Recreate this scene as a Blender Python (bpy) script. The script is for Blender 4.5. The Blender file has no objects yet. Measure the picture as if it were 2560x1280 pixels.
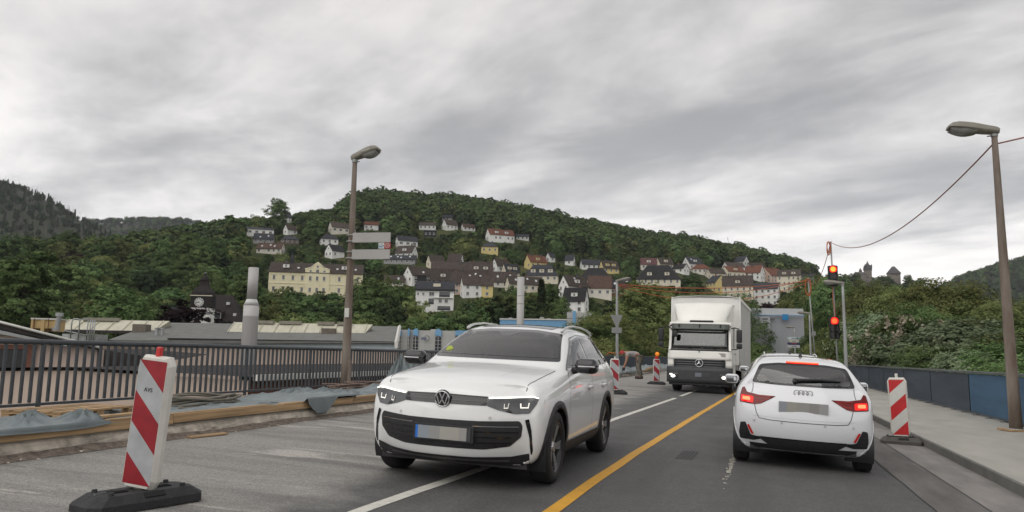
import bpy, bmesh, math, random
import numpy as np
from mathutils import Vector, Matrix, Euler
from mathutils.bvhtree import BVHTree
from mathutils.geometry import delaunay_2d_cdt
random.seed(7); rng = np.random.default_rng(11)
SC = bpy.context.scene; COL = SC.collection
# ---------------------------------------------------------------- camera
F = 1850.0; PITCH = math.atan(249/F); ROLL = math.atan(.0151); YAW = math.atan(608/(F/math.cos(PITCH)))
CAMZ = 1.32; KX = 0.035                     # the carriageway falls 3.5 % to the right
FW = np.array([-math.sin(YAW)*math.cos(PITCH), math.cos(YAW)*math.cos(PITCH), math.sin(PITCH)])
_rt = np.array([math.cos(YAW), math.sin(YAW), 0.]); _up = np.cross(_rt, FW)
RT = _rt*math.cos(ROLL)+_up*math.sin(ROLL); UP = -_rt*math.sin(ROLL)+_up*math.cos(ROLL)
CAMP = np.array([0, 0, CAMZ])
def at(px, py, dep): return CAMP+dep*(FW+RT*(px-1280)/F-UP*(py-640)/F)
def planex(px, py, x):
    d = FW+RT*(px-1280)/F-UP*(py-640)/F
    return CAMP+d*x/d[0]
def ground(px, py, z0=0.):
    d = FW+RT*(px-1280)/F-UP*(py-640)/F
    return CAMP+d*(z0-CAMZ)/(d[2]+KX*d[0])
def proj(p):
    v = np.asarray(p, float)-CAMP; d = v@FW
    return 1280+F*(v@RT)/d, 640-F*(v@UP)/d, d
cam = bpy.data.cameras.new('camera'); cam.sensor_width = 36; cam.lens = 36*F/2560; cam.clip_end = 9000; cam.clip_start = .05
camo = bpy.data.objects.new('camera', cam); COL.objects.link(camo); SC.camera = camo
camo.matrix_world = Matrix(((RT[0], UP[0], -FW[0], 0), (RT[1], UP[1], -FW[1], 0), (RT[2], UP[2], -FW[2], CAMZ), (0, 0, 0, 1)))
# ---------------------------------------------------------------- sky, sun, exposure
SUN_EL, SUN_AZ = 48, 205                      # azimuth clockwise from +Y
world = bpy.data.worlds.new('World'); SC.world = world; world.use_nodes = True
def sky():
    nt = world.node_tree; N = nt.nodes; L = nt.links; N.clear()
    out = N.new('ShaderNodeOutputWorld'); bg = N.new('ShaderNodeBackground'); bg.inputs[1].default_value = .1
    L.new(bg.outputs[0], out.inputs[0])
    ns = N.new('ShaderNodeTexSky'); ns.sky_type = 'NISHITA'; ns.sun_disc = False
    ns.sun_elevation = math.radians(SUN_EL); ns.sun_rotation = math.radians(SUN_AZ)
    tc = N.new('ShaderNodeTexCoord'); sx = N.new('ShaderNodeSeparateXYZ'); L.new(tc.outputs['Generated'], sx.inputs[0])
    def m(op, a, b=None, c=None, clamp=False):
        n = N.new('ShaderNodeMath'); n.operation = op; n.use_clamp = clamp
        for i, v in enumerate((a, b, c)):
            if v is None: continue
            if isinstance(v, (int, float)): n.inputs[i].default_value = v
            else: L.new(v, n.inputs[i])
        return n.outputs[0]
    z = m('MAXIMUM', sx.outputs[2], 0.0)
    den = m('ADD', z, .16)
    # cloud deck: direction projected on a high plane, turned so that the streets run across the road
    u0 = m('DIVIDE', sx.outputs[0], den); v0 = m('DIVIDE', sx.outputs[1], den)
    A = math.radians(-22)
    u = m('ADD', m('MULTIPLY', u0, math.cos(A)), m('MULTIPLY', v0, math.sin(A)))
    v = m('ADD', m('MULTIPLY', u0, -math.sin(A)), m('MULTIPLY', v0, math.cos(A)))
    def noise(su, sv, sc, det, rough, dist=0., off=0.):
        c = N.new('ShaderNodeCombineXYZ'); L.new(m('MULTIPLY', u, su), c.inputs[0]); L.new(m('MULTIPLY', v, sv), c.inputs[1]); c.inputs[2].default_value = off
        n = N.new('ShaderNodeTexNoise'); n.inputs['Scale'].default_value = sc; n.inputs['Detail'].default_value = det
        n.inputs['Roughness'].default_value = rough; n.inputs['Distortion'].default_value = dist; L.new(c.outputs[0], n.inputs['Vector']); return n.outputs[0]
    def mr(x, a, b, c, d, smooth=True):
        n = N.new('ShaderNodeMapRange'); n.interpolation_type = 'SMOOTHSTEP' if smooth else 'LINEAR'; L.new(x, n.inputs[0])
        for i, w in enumerate((a, b, c, d)): n.inputs[i+1].default_value = w
        return n.outputs[0]
    big = noise(.60, 1.0, .60, 5, .50, .25, 5.2)
    mid = noise(.62, 1.0, 2.0, 7, .56, .35, 8.7)
    wisp = noise(.8, 1.0, 6.5, 6, .6, .4, 1.3)
    t = m('ADD', m('ADD', m('MULTIPLY', big, .60), m('MULTIPLY', mid, .34)), m('MULTIPLY', wisp, .07))
    dens = mr(t, .425, .64, 0, 1)
    # thin cloud is bright, thick cloud dark; towards the horizon the deck is seen edge-on through bright air
    lum = m('SUBTRACT', 1.0, m('MULTIPLY', dens, .63))
    hor = mr(z, .0, .55, 1.0, .0)
    lum = m('MULTIPLY', lum, m('ADD', 8.4, m('MULTIPLY', hor, 3.7)))
    lum = m('ADD', lum, m('MULTIPLY', hor, 1.2))
    cr = N.new('ShaderNodeMix'); cr.data_type = 'RGBA'; L.new(dens, cr.inputs[0])
    cr.inputs[6].default_value = (1.0, .962, .93, 1); cr.inputs[7].default_value = (.985, .98, .99, 1)
    vm = N.new('ShaderNodeVectorMath'); vm.operation = 'SCALE'; L.new(cr.outputs[2], vm.inputs[0]); L.new(lum, vm.inputs[3])
    mx = N.new('ShaderNodeMix'); mx.data_type = 'RGBA'; mx.inputs[0].default_value = .94
    L.new(ns.outputs[0], mx.inputs[6]); L.new(vm.outputs[0], mx.inputs[7]); L.new(mx.outputs[2], bg.inputs[0])
sky()
sl = bpy.data.lights.new('sun', 'SUN'); sl.energy = 1.2; sl.angle = math.radians(75); sl.color = (1, .965, .91)
so = bpy.data.objects.new('sun', sl); COL.objects.link(so)
_e, _a = math.radians(SUN_EL), math.radians(SUN_AZ)
so.rotation_euler = Vector((-math.sin(_a)*math.cos(_e), -math.cos(_a)*math.cos(_e), -math.sin(_e))).to_track_quat('-Z', 'Y').to_euler()
SC.view_settings.view_transform = 'Standard'; SC.view_settings.look = 'None'; SC.view_settings.gamma = 1; SC.view_settings.exposure = 0.05
SC.view_settings.use_curve_mapping = False
try:
    SC.cycles.max_bounces = 8; SC.cycles.transparent_max_bounces = 12; SC.cycles.diffuse_bounces = 3; SC.cycles.glossy_bounces = 3
    SC.cycles.transmission_bounces = 4; SC.cycles.volume_bounces = 0; SC.cycles.caustics_reflective = False; SC.cycles.caustics_refractive = False
except Exception: pass
# ---------------------------------------------------------------- materials
MATS = {}
def pm(name, col, rough=.6, var=.12, scale=4., bump=0., bscale=40., metal=0., coat=0., spec=.5, emit=0., stretch=(1, 1, 1), rnd=0., tint=None, detail=6.):
    """procedural material: base colour broken up by object-space noise, optional fine relief"""
    if name in MATS: return MATS[name]
    m = bpy.data.materials.new(name); m.use_nodes = True; nt = m.node_tree; N = nt.nodes; L = nt.links
    b = N['Principled BSDF']; b.inputs['Roughness'].default_value = rough; b.inputs['Metallic'].default_value = metal
    b.inputs['Coat Weight'].default_value = coat; b.inputs['Coat Roughness'].default_value = .04; b.inputs['Specular IOR Level'].default_value = spec
    tc = N.new('ShaderNodeTexCoord'); mp = N.new('ShaderNodeMapping'); mp.inputs['Scale'].default_value = stretch
    oi = N.new('ShaderNodeObjectInfo'); L.new(tc.outputs['Object'], mp.inputs[0])
    sc = N.new('ShaderNodeVectorMath'); sc.operation = 'ADD'; L.new(mp.outputs[0], sc.inputs[0])
    rm = N.new('ShaderNodeMath'); rm.operation = 'MULTIPLY'; rm.inputs[1].default_value = 37.; L.new(oi.outputs['Random'], rm.inputs[0]); L.new(rm.outputs[0], sc.inputs[1])
    n = N.new('ShaderNodeTexNoise'); n.inputs['Scale'].default_value = scale; n.inputs['Detail'].default_value = detail; n.inputs['Roughness'].default_value = .6
    L.new(sc.outputs[0], n.inputs['Vector'])
    mr = N.new('ShaderNodeMapRange'); mr.inputs[1].default_value = .3; mr.inputs[2].default_value = .7; L.new(n.outputs[0], mr.inputs[0])
    mx = N.new('ShaderNodeMix'); mx.data_type = 'RGBA'; L.new(mr.outputs[0], mx.inputs[0])
    t2 = tint or tuple(min(1, c*(1+var)) for c in col)
    mx.inputs[6].default_value = (*[c*(1-var) for c in col], 1); mx.inputs[7].default_value = (*t2, 1)
    src = mx.outputs[2]
    if rnd:
        h = N.new('ShaderNodeHueSaturation'); L.new(src, h.inputs['Color']); r2 = N.new('ShaderNodeMapRange')
        r2.inputs[3].default_value = 1-rnd; r2.inputs[4].default_value = 1+rnd; L.new(oi.outputs['Random'], r2.inputs[0]); L.new(r2.outputs[0], h.inputs['Value']); src = h.outputs[0]
    L.new(src, b.inputs['Base Color'])
    if emit:
        L.new(src, b.inputs['Emission Color']); b.inputs['Emission Strength'].default_value = emit
    if bump:
        n2 = N.new('ShaderNodeTexNoise'); n2.inputs['Scale'].default_value = bscale; n2.inputs['Detail'].default_value = 4; L.new(sc.outputs[0], n2.inputs['Vector'])
        bp = N.new('ShaderNodeBump'); bp.inputs['Strength'].default_value = bump; bp.inputs['Distance'].default_value = .02; L.new(n2.outputs[0], bp.inputs['Height']); L.new(bp.outputs[0], b.inputs['Normal'])
    MATS[name] = m; return m
def glassm(name, tint=(.35, .38, .37), rough=.02, body=.0):
    if name in MATS: return MATS[name]
    m = bpy.data.materials.new(name); m.use_nodes = True; nt = m.node_tree; N = nt.nodes; L = nt.links; N.clear()
    o = N.new('ShaderNodeOutputMaterial'); t = N.new('ShaderNodeBsdfTransparent'); g = N.new('ShaderNodeBsdfGlossy'); g.inputs['Roughness'].default_value = rough
    t.inputs[0].default_value = (*tint, 1); f = N.new('ShaderNodeFresnel'); f.inputs[0].default_value = 1.55
    mr = N.new('ShaderNodeMapRange'); mr.inputs[1].default_value = 0; mr.inputs[2].default_value = 1; mr.inputs[3].default_value = body; mr.inputs[4].default_value = 1.; L.new(f.outputs[0], mr.inputs[0])
    x = N.new('ShaderNodeMixShader'); L.new(mr.outputs[0], x.inputs[0]); L.new(t.outputs[0], x.inputs[1]); L.new(g.outputs[0], x.inputs[2]); L.new(x.outputs[0], o.inputs[0])
    MATS[name] = m; return m
# ---------------------------------------------------------------- mesh helpers
def tag(o, label=None, cat=None, group=None, kind=None):
    if label: o['label'] = label
    if cat: o['category'] = cat
    if group: o['group'] = group
    if kind: o['kind'] = kind
    return o
def link(o, parent=None):
    COL.objects.link(o)
    if parent is not None: o.parent = parent
    return o
def thing(name, label, cat, loc=(0, 0, 0), rz=0., group=None, rot=None):
    o = bpy.data.objects.new(name, None); o.empty_display_size = .2; link(o); o.location = tuple(float(v) for v in loc); o.rotation_euler = rot or (0, 0, rz)
    return tag(o, label, cat, group)
def obj(name, me, parent=None, loc=None, rot=None):
    o = bpy.data.objects.new(name, me); link(o, parent)
    if loc is not None: o.location = tuple(float(v) for v in loc)
    if rot is not None: o.rotation_euler = rot
    return o
def copy_tree(o, parent=None):
    c = o.copy(); COL.objects.link(c); c.parent = parent
    for ch in list(o.children): copy_tree(ch, c)
    return c
class MB:
    """collects geometry for one mesh"""
    def __init__(s): s.v = []; s.f = []; s.mi = []; s.sm = []; s.M = Matrix.Identity(4); s.m = 0; s.smooth = False
    def add(s, vs, fs, sm=None):
        b = len(s.v); M = s.M
        s.v += [tuple(M @ Vector((float(p[0]), float(p[1]), float(p[2])))) for p in vs]
        for f in fs: s.f.append(tuple(b+i for i in f)); s.mi.append(s.m); s.sm.append(s.smooth if sm is None else sm)
        return s
    def box(s, c, d, rz=0., rx=0., ry=0., bev=0.):
        x, y, z = [q/2 for q in d]; R = Euler((rx, ry, rz)).to_matrix(); c = Vector([float(q) for q in c])
        if bev:
            b = min(bev, x*.9, y*.9, z*.9); vs = []; 
            bm = bmesh.new(); bmesh.ops.create_cube(bm, size=1); bmesh.ops.scale(bm, vec=(x*2, y*2, z*2), verts=bm.verts)
            bmesh.ops.bevel(bm, geom=bm.edges[:], offset=b, segments=2, affect='EDGES', profile=.5)
            bm.verts.index_update(); vs = [c+R @ v.co for v in bm.verts]; fs = [[v.index for v in f.verts] for f in bm.faces]; bm.free()
            return s.add(vs, fs)
        vs = [c+R @ Vector((a*x, b*y, e*z)) for a in (-1, 1) for b in (-1, 1) for e in (-1, 1)]
        return s.add(vs, [(0, 1, 3, 2), (4, 6, 7, 5), (0, 4, 5, 1), (2, 3, 7, 6), (0, 2, 6, 4), (1, 5, 7, 3)], False)
    def cyl(s, p0, p1, r0, r1=None, n=12, cap=True, sm=True):
        r1 = r0 if r1 is None else r1; p0 = Vector([float(q) for q in p0]); p1 = Vector([float(q) for q in p1]); a = (p1-p0).normalized()
        t = a.orthogonal().normalized(); b = a.cross(t)
        vs = []; 
        for p, r in ((p0, r0), (p1, r1)):
            for i in range(n):
                q = 2*math.pi*i/n; vs.append(p+(t*math.cos(q)+b*math.sin(q))*r)
        s.add(vs, [(i, (i+1) % n, n+(i+1) % n, n+i) for i in range(n)], sm)
        if cap:
            s.add(vs, [tuple(range(n))[::-1], tuple(range(n, 2*n))], False)
        return s
    def tube(s, pts, r, n=6, sm=True, closed=False):
        P = [Vector([float(q) for q in p]) for p in pts]; k = len(P); rs = r if hasattr(r, '__len__') else [r]*k; vs = []; up = None
        for i, p in enumerate(P):
            d = (P[(i+1) % k]-P[i-1]) if closed else (P[min(i+1, k-1)]-P[max(i-1, 0)])
            d.normalize()
            if up is None: up = d.orthogonal().normalized()
            up = (up-d*up.dot(d)); up = up.normalized() if up.length > 1e-6 else d.orthogonal().normalized(); b = d.cross(up)
            vs += [p+(up*math.cos(2*math.pi*j/n)+b*math.sin(2*math.pi*j/n))*rs[i] for j in range(n)]
        fs = [(i*n+j, i*n+(j+1) % n, ((i+1) % k)*n+(j+1) % n, ((i+1) % k)*n+j) for i in range(k if closed else k-1) for j in range(n)]
        if not closed: fs += [tuple(range(n))[::-1], tuple(range((k-1)*n, k*n))]
        return s.add(vs, fs, sm)
    def lathe(s, prof, n=24, c=(0, 0, 0), sm=True, sq=False):
        """profile of (r, z) turned about the vertical axis; sq: four-sided"""
        k = 4 if sq else n; o = math.pi/4 if sq else 0; q = math.sqrt(2) if sq else 1
        vs = [(c[0]+r*q*math.cos(o+2*math.pi*j/k), c[1]+r*q*math.sin(o+2*math.pi*j/k), c[2]+z) for r, z in prof for j in range(k)]
        fs = [(i*k+j, i*k+(j+1) % k, (i+1)*k+(j+1) % k, (i+1)*k+j) for i in range(len(prof)-1) for j in range(k)]
        fs += [tuple(range(k))[::-1], tuple(range((len(prof)-1)*k, len(prof)*k))]
        return s.add(vs, fs, sm and not sq)
    def prism(s, poly, fn, t0, t1):
        """2-D polygon swept from t0 to t1; fn(a, b, t) gives the point"""
        n = len(poly); vs = [fn(a, b, t0) for a, b in poly]+[fn(a, b, t1) for a, b in poly]
        return s.add(vs, [tuple(range(n))[::-1], tuple(range(n, 2*n))]+[(i, (i+1) % n, n+(i+1) % n, n+i) for i in range(n)], False)
    def grid(s, P, sm=True):
        """P[i][j] 3-D points"""
        r, c = len(P), len(P[0])
        return s.add([p for q in P for p in q], [(i*c+j, i*c+j+1, (i+1)*c+j+1, (i+1)*c+j) for i in range(r-1) for j in range(c-1)], sm)
    def mesh(s, name, mats):
        me = bpy.data.meshes.new(name); me.from_pydata(s.v, [], s.f)
        for m in (mats if isinstance(mats, (list, tuple)) else [mats]): me.materials.append(m)
        me.polygons.foreach_set('material_index', s.mi); me.polygons.foreach_set('use_smooth', s.sm)
        bm = bmesh.new(); bm.from_mesh(me); bmesh.ops.recalc_face_normals(bm, faces=bm.faces); bm.to_mesh(me); bm.free(); me.update(); return me
    def build(s, name, mats, parent=None, loc=None, rot=None, label=None, cat=None, group=None, kind=None):
        o = obj(name, s.mesh(name, mats), parent, loc, rot); return tag(o, label, cat, group, kind)
def road_z(x): return -KX*x
def struct(o): o['kind'] = 'structure'; return o
_TXT = {}
def text_mesh(txt, size):
    """flat lettering from the built-in font, as a mesh in the XY plane, centred"""
    k = (txt, size)
    if k not in _TXT:
        cu = bpy.data.curves.new('lettering', 'FONT'); cu.body = txt; cu.size = size; cu.align_x = 'CENTER'; cu.align_y = 'CENTER'; cu.extrude = .001
        o = bpy.data.objects.new('lettering', cu); COL.objects.link(o)
        dg = bpy.context.evaluated_depsgraph_get(); me = bpy.data.meshes.new_from_object(o.evaluated_get(dg)); COL.objects.unlink(o); bpy.data.objects.remove(o); _TXT[k] = me
    return _TXT[k].copy()
def lettering(txt, size, mat, parent, loc, rot, name='lettering'):
    me = text_mesh(txt, size); me.materials.clear(); me.materials.append(mat); return obj(name, me, parent, loc, rot)
def vnoise(x, y, s=0.):
    """cheap smooth value noise for modelling"""
    return (math.sin(x*1.7+s)+math.sin(y*2.3-s*1.3+x*.6)+math.sin((x+y)*1.1+s*2.1)+.5*math.sin(x*4.1-y*3.3+s))/3.5
# ================================================================ bridge deck: carriageway, pavements, markings
def asphalt_mat():
    m = bpy.data.materials.new('asphalt'); m.use_nodes = True; nt = m.node_tree; N = nt.nodes; L = nt.links; b = N['Principled BSDF']
    tc = N.new('ShaderNodeTexCoord'); sx = N.new('ShaderNodeSeparateXYZ'); L.new(tc.outputs['Object'], sx.inputs[0])
    def noise(sc, det, ro, st=(1, 1, 1), dist=0.):
        mp = N.new('ShaderNodeMapping'); mp.inputs['Scale'].default_value = st; L.new(tc.outputs['Object'], mp.inputs[0])
        n = N.new('ShaderNodeTexNoise'); n.inputs['Scale'].default_value = sc; n.inputs['Detail'].default_value = det; n.inputs['Roughness'].default_value = ro; n.inputs['Distortion'].default_value = dist
        L.new(mp.outputs[0], n.inputs['Vector']); return n.outputs[0]
    def m2(op, a, c, clamp=False):
        n = N.new('ShaderNodeMath'); n.operation = op; n.use_clamp = clamp
        for i, v in enumerate((a, c)):
            if isinstance(v, (int, float)): n.inputs[i].default_value = v
            else: L.new(v, n.inputs[i])
        return n.outputs[0]
    def mr(x, a, bb, c, d):
        n = N.new('ShaderNodeMapRange'); n.interpolation_type = 'SMOOTHSTEP'; L.new(x, n.inputs[0])
        for i, w in enumerate((a, bb, c, d)): n.inputs[i+1].default_value = w
        return n.outputs[0]
    def mix(f, a, bb):
        n = N.new('ShaderNodeMix'); n.data_type = 'RGBA'; L.new(f, n.inputs[0])
        for i, v in ((6, a), (7, bb)):
            if isinstance(v, tuple): n.inputs[i].default_value = (*v, 1)
            else: L.new(v, n.inputs[i])
        return n.outputs[2]
    fine = noise(90, 3, .7); mid = noise(1.3, 5, .6); streak = noise(2.2, 5, .62, (1, .10, 1), .4); cross = noise(1.1, 6, .66, (.22, 1.5, 1), .8)
    base = mix(mr(mid, .3, .7, 0, 1), (.088, .088, .086), (.112, .111, .108))
    base = mix(mr(streak, .35, .7, 0, .75), base, (.075, .075, .075))
    base = mix(mr(fine, .25, .8, 0, 1), base, (.145, .143, .138)) if False else base
    for xt in (-.15, 1.35, -3.75, -2.1):            # wheel tracks polished dark by traffic
        tr = m2('ABSOLUTE', m2('SUBTRACT', m2('ADD', sx.outputs[0], m2('MULTIPLY', m2('SUBTRACT', mid, .5), .5)), xt), 0.)
        base = mix(mr(tr, .10, .42, .30, 0), base, (.062, .062, .062))
    # construction dust lies on the closed half of the road and along its kerb
    xx = m2('ADD', sx.outputs[0], m2('MULTIPLY', m2('SUBTRACT', mid, .5), 1.6))
    half = mr(xx, -3.0, -3.9, 0, 1)
    dust = m2('MULTIPLY', half, mr(cross, .24, .60, .25, 1.))
    base = mix(dust, base, (.275, .264, .247))
    patch = m2('MULTIPLY', half, mr(noise(.8, 6, .68, (.30, 1.6, 1), 1.2), .57, .66, 0, .9))
    base = mix(patch, base, (.43, .405, .37))
    gr = m2('MULTIPLY', mr(fine, .3, .72, .62, 1.45), mr(noise(28, 4, .7), .3, .7, .82, 1.2)); v = N.new('ShaderNodeVectorMath'); v.operation = 'SCALE'; L.new(base, v.inputs[0]); L.new(gr, v.inputs[3])
    L.new(v.outputs[0], b.inputs['Base Color'])
    L.new(mr(mid, .3, .7, .62, .85), b.inputs['Roughness'])
    bp = N.new('ShaderNodeBump'); bp.inputs['Strength'].default_value = .9; bp.inputs['Distance'].default_value = .006; L.new(fine, bp.inputs['Height']); L.new(bp.outputs[0], b.inputs['Normal'])
    return m
YF = 92.                                        # far end of the bridge road
def strip(name, x0, x1, z0, z1, y0, y1, mat, ny=40, nx=2, under=.25):
    g = MB(); P = [[(x0+(x1-x0)*i/nx, y0+(y1-y0)*j/ny, z0+(z1-z0)*i/nx) for i in range(nx+1)] for j in range(ny+1)]; g.grid(P, False)
    return struct(g.build(name, mat))
CONC = pm('concrete_pale', (.37, .36, .325), .85, .14, 2.2, .35, 60, stretch=(1, .35, 1))
GUT = pm('gutter_asphalt', (.225, .212, .20), .85, .25, 3.5, .3, 60, stretch=(1, .3, 1))
KERB = pm('kerb_face', (.17, .168, .155), .85, .18, 3, .3, 50)
SLATE = pm('panel_slate', (.060, .074, .092), .55, .22, 1.6, stretch=(1, .25, 2.))
PBLUE = pm('panel_blue', (.060, .118, .19), .5, .18, 1.6, stretch=(1, .25, 2.))
RAILM = pm('railing_paint', (.045, .052, .060), .42, .3, 9)
TIMB = pm('raw_timber', (.38, .255, .14), .8, .38, 7, .25, 30, stretch=(1, .12, 4), rnd=.18)
OLDC = pm('old_concrete', (.50, .45, .38), .92, .42, 5, .7, 22)
road = MB(); nx, ny = 20, 120
road.grid([[(-6.9+(2.72+6.9)*i/nx, -12+(YF+12)*j/ny, road_z(-6.9+(2.72+6.9)*i/nx)) for i in range(nx+1)] for j in range(ny+1)], False)
struct(road.build('road', asphalt_mat()))
strip('gutter', 2.10, 2.70, road_z(2.10)+.006, road_z(2.70)+.006, -12, YF, GUT)
# right pavement with its kerb: one slab of concrete, a real step
g = MB(); g.prism([(2.69, -.6), (2.69, .035), (2.72, .052), (4.98, .15), (4.98, -.6)], lambda a, b, t: (a, t, b), -12, YF)
pv = struct(g.build('pavement', CONC))
g = MB(); g.prism([(2.682, -.3), (2.682, .030), (2.700, .046), (2.70, -.3)], lambda a, b, t: (a, t, b), -12, YF); struct(g.build('kerb', KERB))
# markings, 4 mm sheets
WHITE = pm('road_white', (.60, .585, .53), .7, .16, 14, .2, 80); YEL = pm('road_yellow', (.66, .34, .03), .6, .10, 8, .2, 80)
def ribbon(pts, w, dz, wob=0.):
    g = MB(); P = []
    for i, (x, y) in enumerate(pts):
        e = wob*math.sin(i*1.9+y); P.append([(x-w/2+e, y, road_z(x-w/2+e)+dz), (x+w/2+e, y, road_z(x+w/2+e)+dz)])
    return g.grid(P, False)
def lerp_path(ctrl, y0, y1, n):
    ys = np.linspace(y0, y1, n); return [(float(np.interp(y, [c[1] for c in ctrl], [c[0] for c in ctrl])), float(y)) for y in ys]
cw = [(-3.06, -8), (-2.95, 5.37), (-2.82, 8), (-2.69, 14.5), (-2.35, 24), (-1.9, 40), (-1.4, 60)]
struct(ribbon(lerp_path(cw, -6, 23.9, 40), .125, .004, .004).build('lane_line', WHITE))
for a, b in ((25.2, 30.0), (34.5, 38.5), (44, 48), (54, 58)): struct(ribbon(lerp_path(cw, a, b, 6), .12, .004).build('lane_dash', WHITE))
cy = [(-1.66, -6), (-1.615, 6.0), (-1.585, 8.1), (-1.535, 10.), (-1.465, 12), (-1.27, 17), (-1.06, 22), (-.85, 27), (-.5, 36)]
struct(ribbon([(x+.004*math.sin(y*2.3), y) for x, y in lerp_path(cy, -6, 34, 110)], .125, .0045).build('temporary_line', YEL))
# worn remains of an old line beside the yellow one
g = MB(); random.seed(3)
for i in range(46):
    y = random.uniform(8.0, 11.6); x = -.30+.012*(y-10)+random.gauss(0, .018); r = random.uniform(.012, .05)*(1.3 if y > 9.2 else .6)
    q = [(x+r*random.uniform(.5, 1.1)*math.cos(a)*.6, y+r*random.uniform(.6, 1.4)*2.2*math.sin(a)) for a in np.linspace(0, 5.4, 6)]
    g.add([(a, b, road_z(a)+.004) for a, b in q], [tuple(range(6))])
tag(g.build('worn_line', pm('worn_paint', (.42, .40, .34), .8, .3, 30)), kind='structure')
g = MB()
for i in range(5):
    x = -1.0+i*.045; g.add([(x, 10.0, road_z(x)+.0035), (x+.03, 10.0, road_z(x)+.0035), (x+.06, 10.9, road_z(x)+.0035), (x+.03, 10.9, road_z(x)+.0035)], [(0, 1, 2, 3)])
struct(g.build('tyre_mark', pm('rubber_mark', (.055, .055, .055), .8, .2, 20)))
# seam and dark repair strip beside the gutter
struct(ribbon([(1.83+.02*vnoise(y*.7, 0), y) for y in np.linspace(-8, 90, 140)], .5, .0035, .006).build('asphalt_seam', pm('asphalt_repair', (.125, .118, .112), .85, .3, 5, .4, 90, stretch=(1, .2, 1))))
struct(ribbon([(1.565+.035*vnoise(y*.9, 1), y) for y in np.linspace(-8, 60, 140)], .014, .0042, .004).build('asphalt_crack', pm('crack', (.03, .03, .03), .9, .1, 10)))
# ---- left: closed walkway, broken concrete ledge, timber edging
WZ = .44
g = MB(); g.prism([(-6.98, -.6), (-6.98, WZ-.04), (-7.02, WZ), (-9.2, WZ), (-9.2, -.6)], lambda a, b, t: (a, t, b), -12, YF)
wk = struct(g.build('walkway', pm('walkway_concrete', (.36, .34, .31), .9, .2, 1.5, .4, 40)))
g = MB(); P = []
random.seed(5)
for j in range(420):
    y = -6+j*.14; row = []
    for k in range(9):
        t = k/8; z = road_z(-6.9)-.01+t*(WZ-.06-road_z(-6.9)); x = -6.90-.05*t*t+.018*vnoise(y*2.3, z*9, 2)+.014*vnoise(y*7.1, z*21, 5)+(.03 if k == 0 else 0)+random.gauss(0, .004)
        row.append((x, y, z))
    row.append((-6.99, y, WZ-.045)); P.append(row)
g.grid(P, False); struct(g.build('broken_ledge', OLDC))
g = MB(); P = []
for j in range(300):
    y = -6+j*.2; P.append([(-6.90+.01, y, road_z(-6.9)+.05+.02*vnoise(y*3, 1)), (-6.84+.02*vnoise(y*4, 2), y, road_z(-6.84)+.022+.01*vnoise(y*5, 2)), (-6.76+.05*vnoise(y*1.7, 3), y, road_z(-6.76)+.004)])
g.grid(P, False); tag(g.build('rubble_strip', pm('rubble', (.17, .14, .115), .95, .55, 16, .8, 60), label='crumbled dirt and rubble along the foot of the broken ledge', cat='rubble', kind='stuff'))
# loose chunks of concrete and splinters at the foot of the ledge
random.seed(9); g = MB()
for i in range(160):
    y = random.uniform(3, 30); x = -6.82+abs(random.gauss(0, .05)); s = random.uniform(.006, .018)
    g.box((x, y, road_z(x)+s*.3), (s*1.4, s*random.uniform(1, 2.4), s), random.uniform(0, 3), random.uniform(0, .5))
tag(g.build('rubble_chunks', OLDC, label='small chunks of broken concrete along the ledge', cat='rubble', kind='stuff'))
ed = thing('timber_edging', 'raw timber edge boards set on the broken concrete ledge', 'timber', (-6.95, 0, WZ))
y = -4.; i = 0
random.seed(21)
while y < 58:
    ln = random.choice((3.9, 4.4, 3.0)); dz = random.uniform(-.012, .012)
    g = MB(); g.box((0, 0, 0), (.045, ln-.012, .105), bev=.004)
    g.build('plank', TIMB, ed, (random.uniform(-.006, .006), y+ln/2, .022+dz), (0, 0, random.uniform(-.002, .002))); y += ln
y = 6.6
for ln in (3.1, 3.6, 2.8, 4.0):                   # flat boards lying on the edging
    g = MB(); g.box((0, 0, 0), (.11, ln, .024), bev=.003); g.build('plank', TIMB, ed, (-.035+random.uniform(-.02, .02), y+ln/2, .085), (0, 0, random.uniform(-.008, .008))); y += ln+random.uniform(.02, .3)
g = MB(); g.box((0, 0, 0), (.10, .58, .018), bev=.003)
g.build('board', TIMB, None, (-6.69, 8.05, road_z(-6.7)+.016), (0, math.radians(4), math.radians(-9)), label='short loose board lying on the road at the foot of the ledge', cat='board')
# ---------------------------------------------------------------- left railing of upright bars
RX = -8.9; RZT, RZB = 1.405, .60
def bar_railing(y0, y1):
    t = thing('bar_railing', 'dark grey steel railing of upright bars along the closed walkway', 'railing', (RX, y0, WZ))
    h = WZ; n = int((y1-y0)/.13)
    g = MB(); g.tube([(0, y, RZT-h) for y in np.linspace(0, y1-y0, 30)], .036, 10); g.build('top_rail', RAILM, t)
    g = MB(); g.box((0, (y1-y0)/2, RZB-h), (.055, y1-y0, .035), bev=.004); g.build('bottom_rail', RAILM, t)
    g = MB(); g.box((0, 0, (RZT+RZB)/2-h), (.030, .033, RZT-RZB-.05)); bar = g.mesh('baluster', RAILM)
    g = MB(); g.box((0, 0, (RZT)/2-h/2), (.045, .042, RZT-h-.03)); g.box((0, 0, .01), (.16, .16, .02)); post = g.mesh('post', RAILM)
    for i in range(n):
        if i % 16 == 9: obj('post', post, t, (0, i*.13, 0))
        else: obj('baluster', bar, t, (0, i*.13, 0))
    return t
bar_railing(4.2, 38.5)
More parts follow.
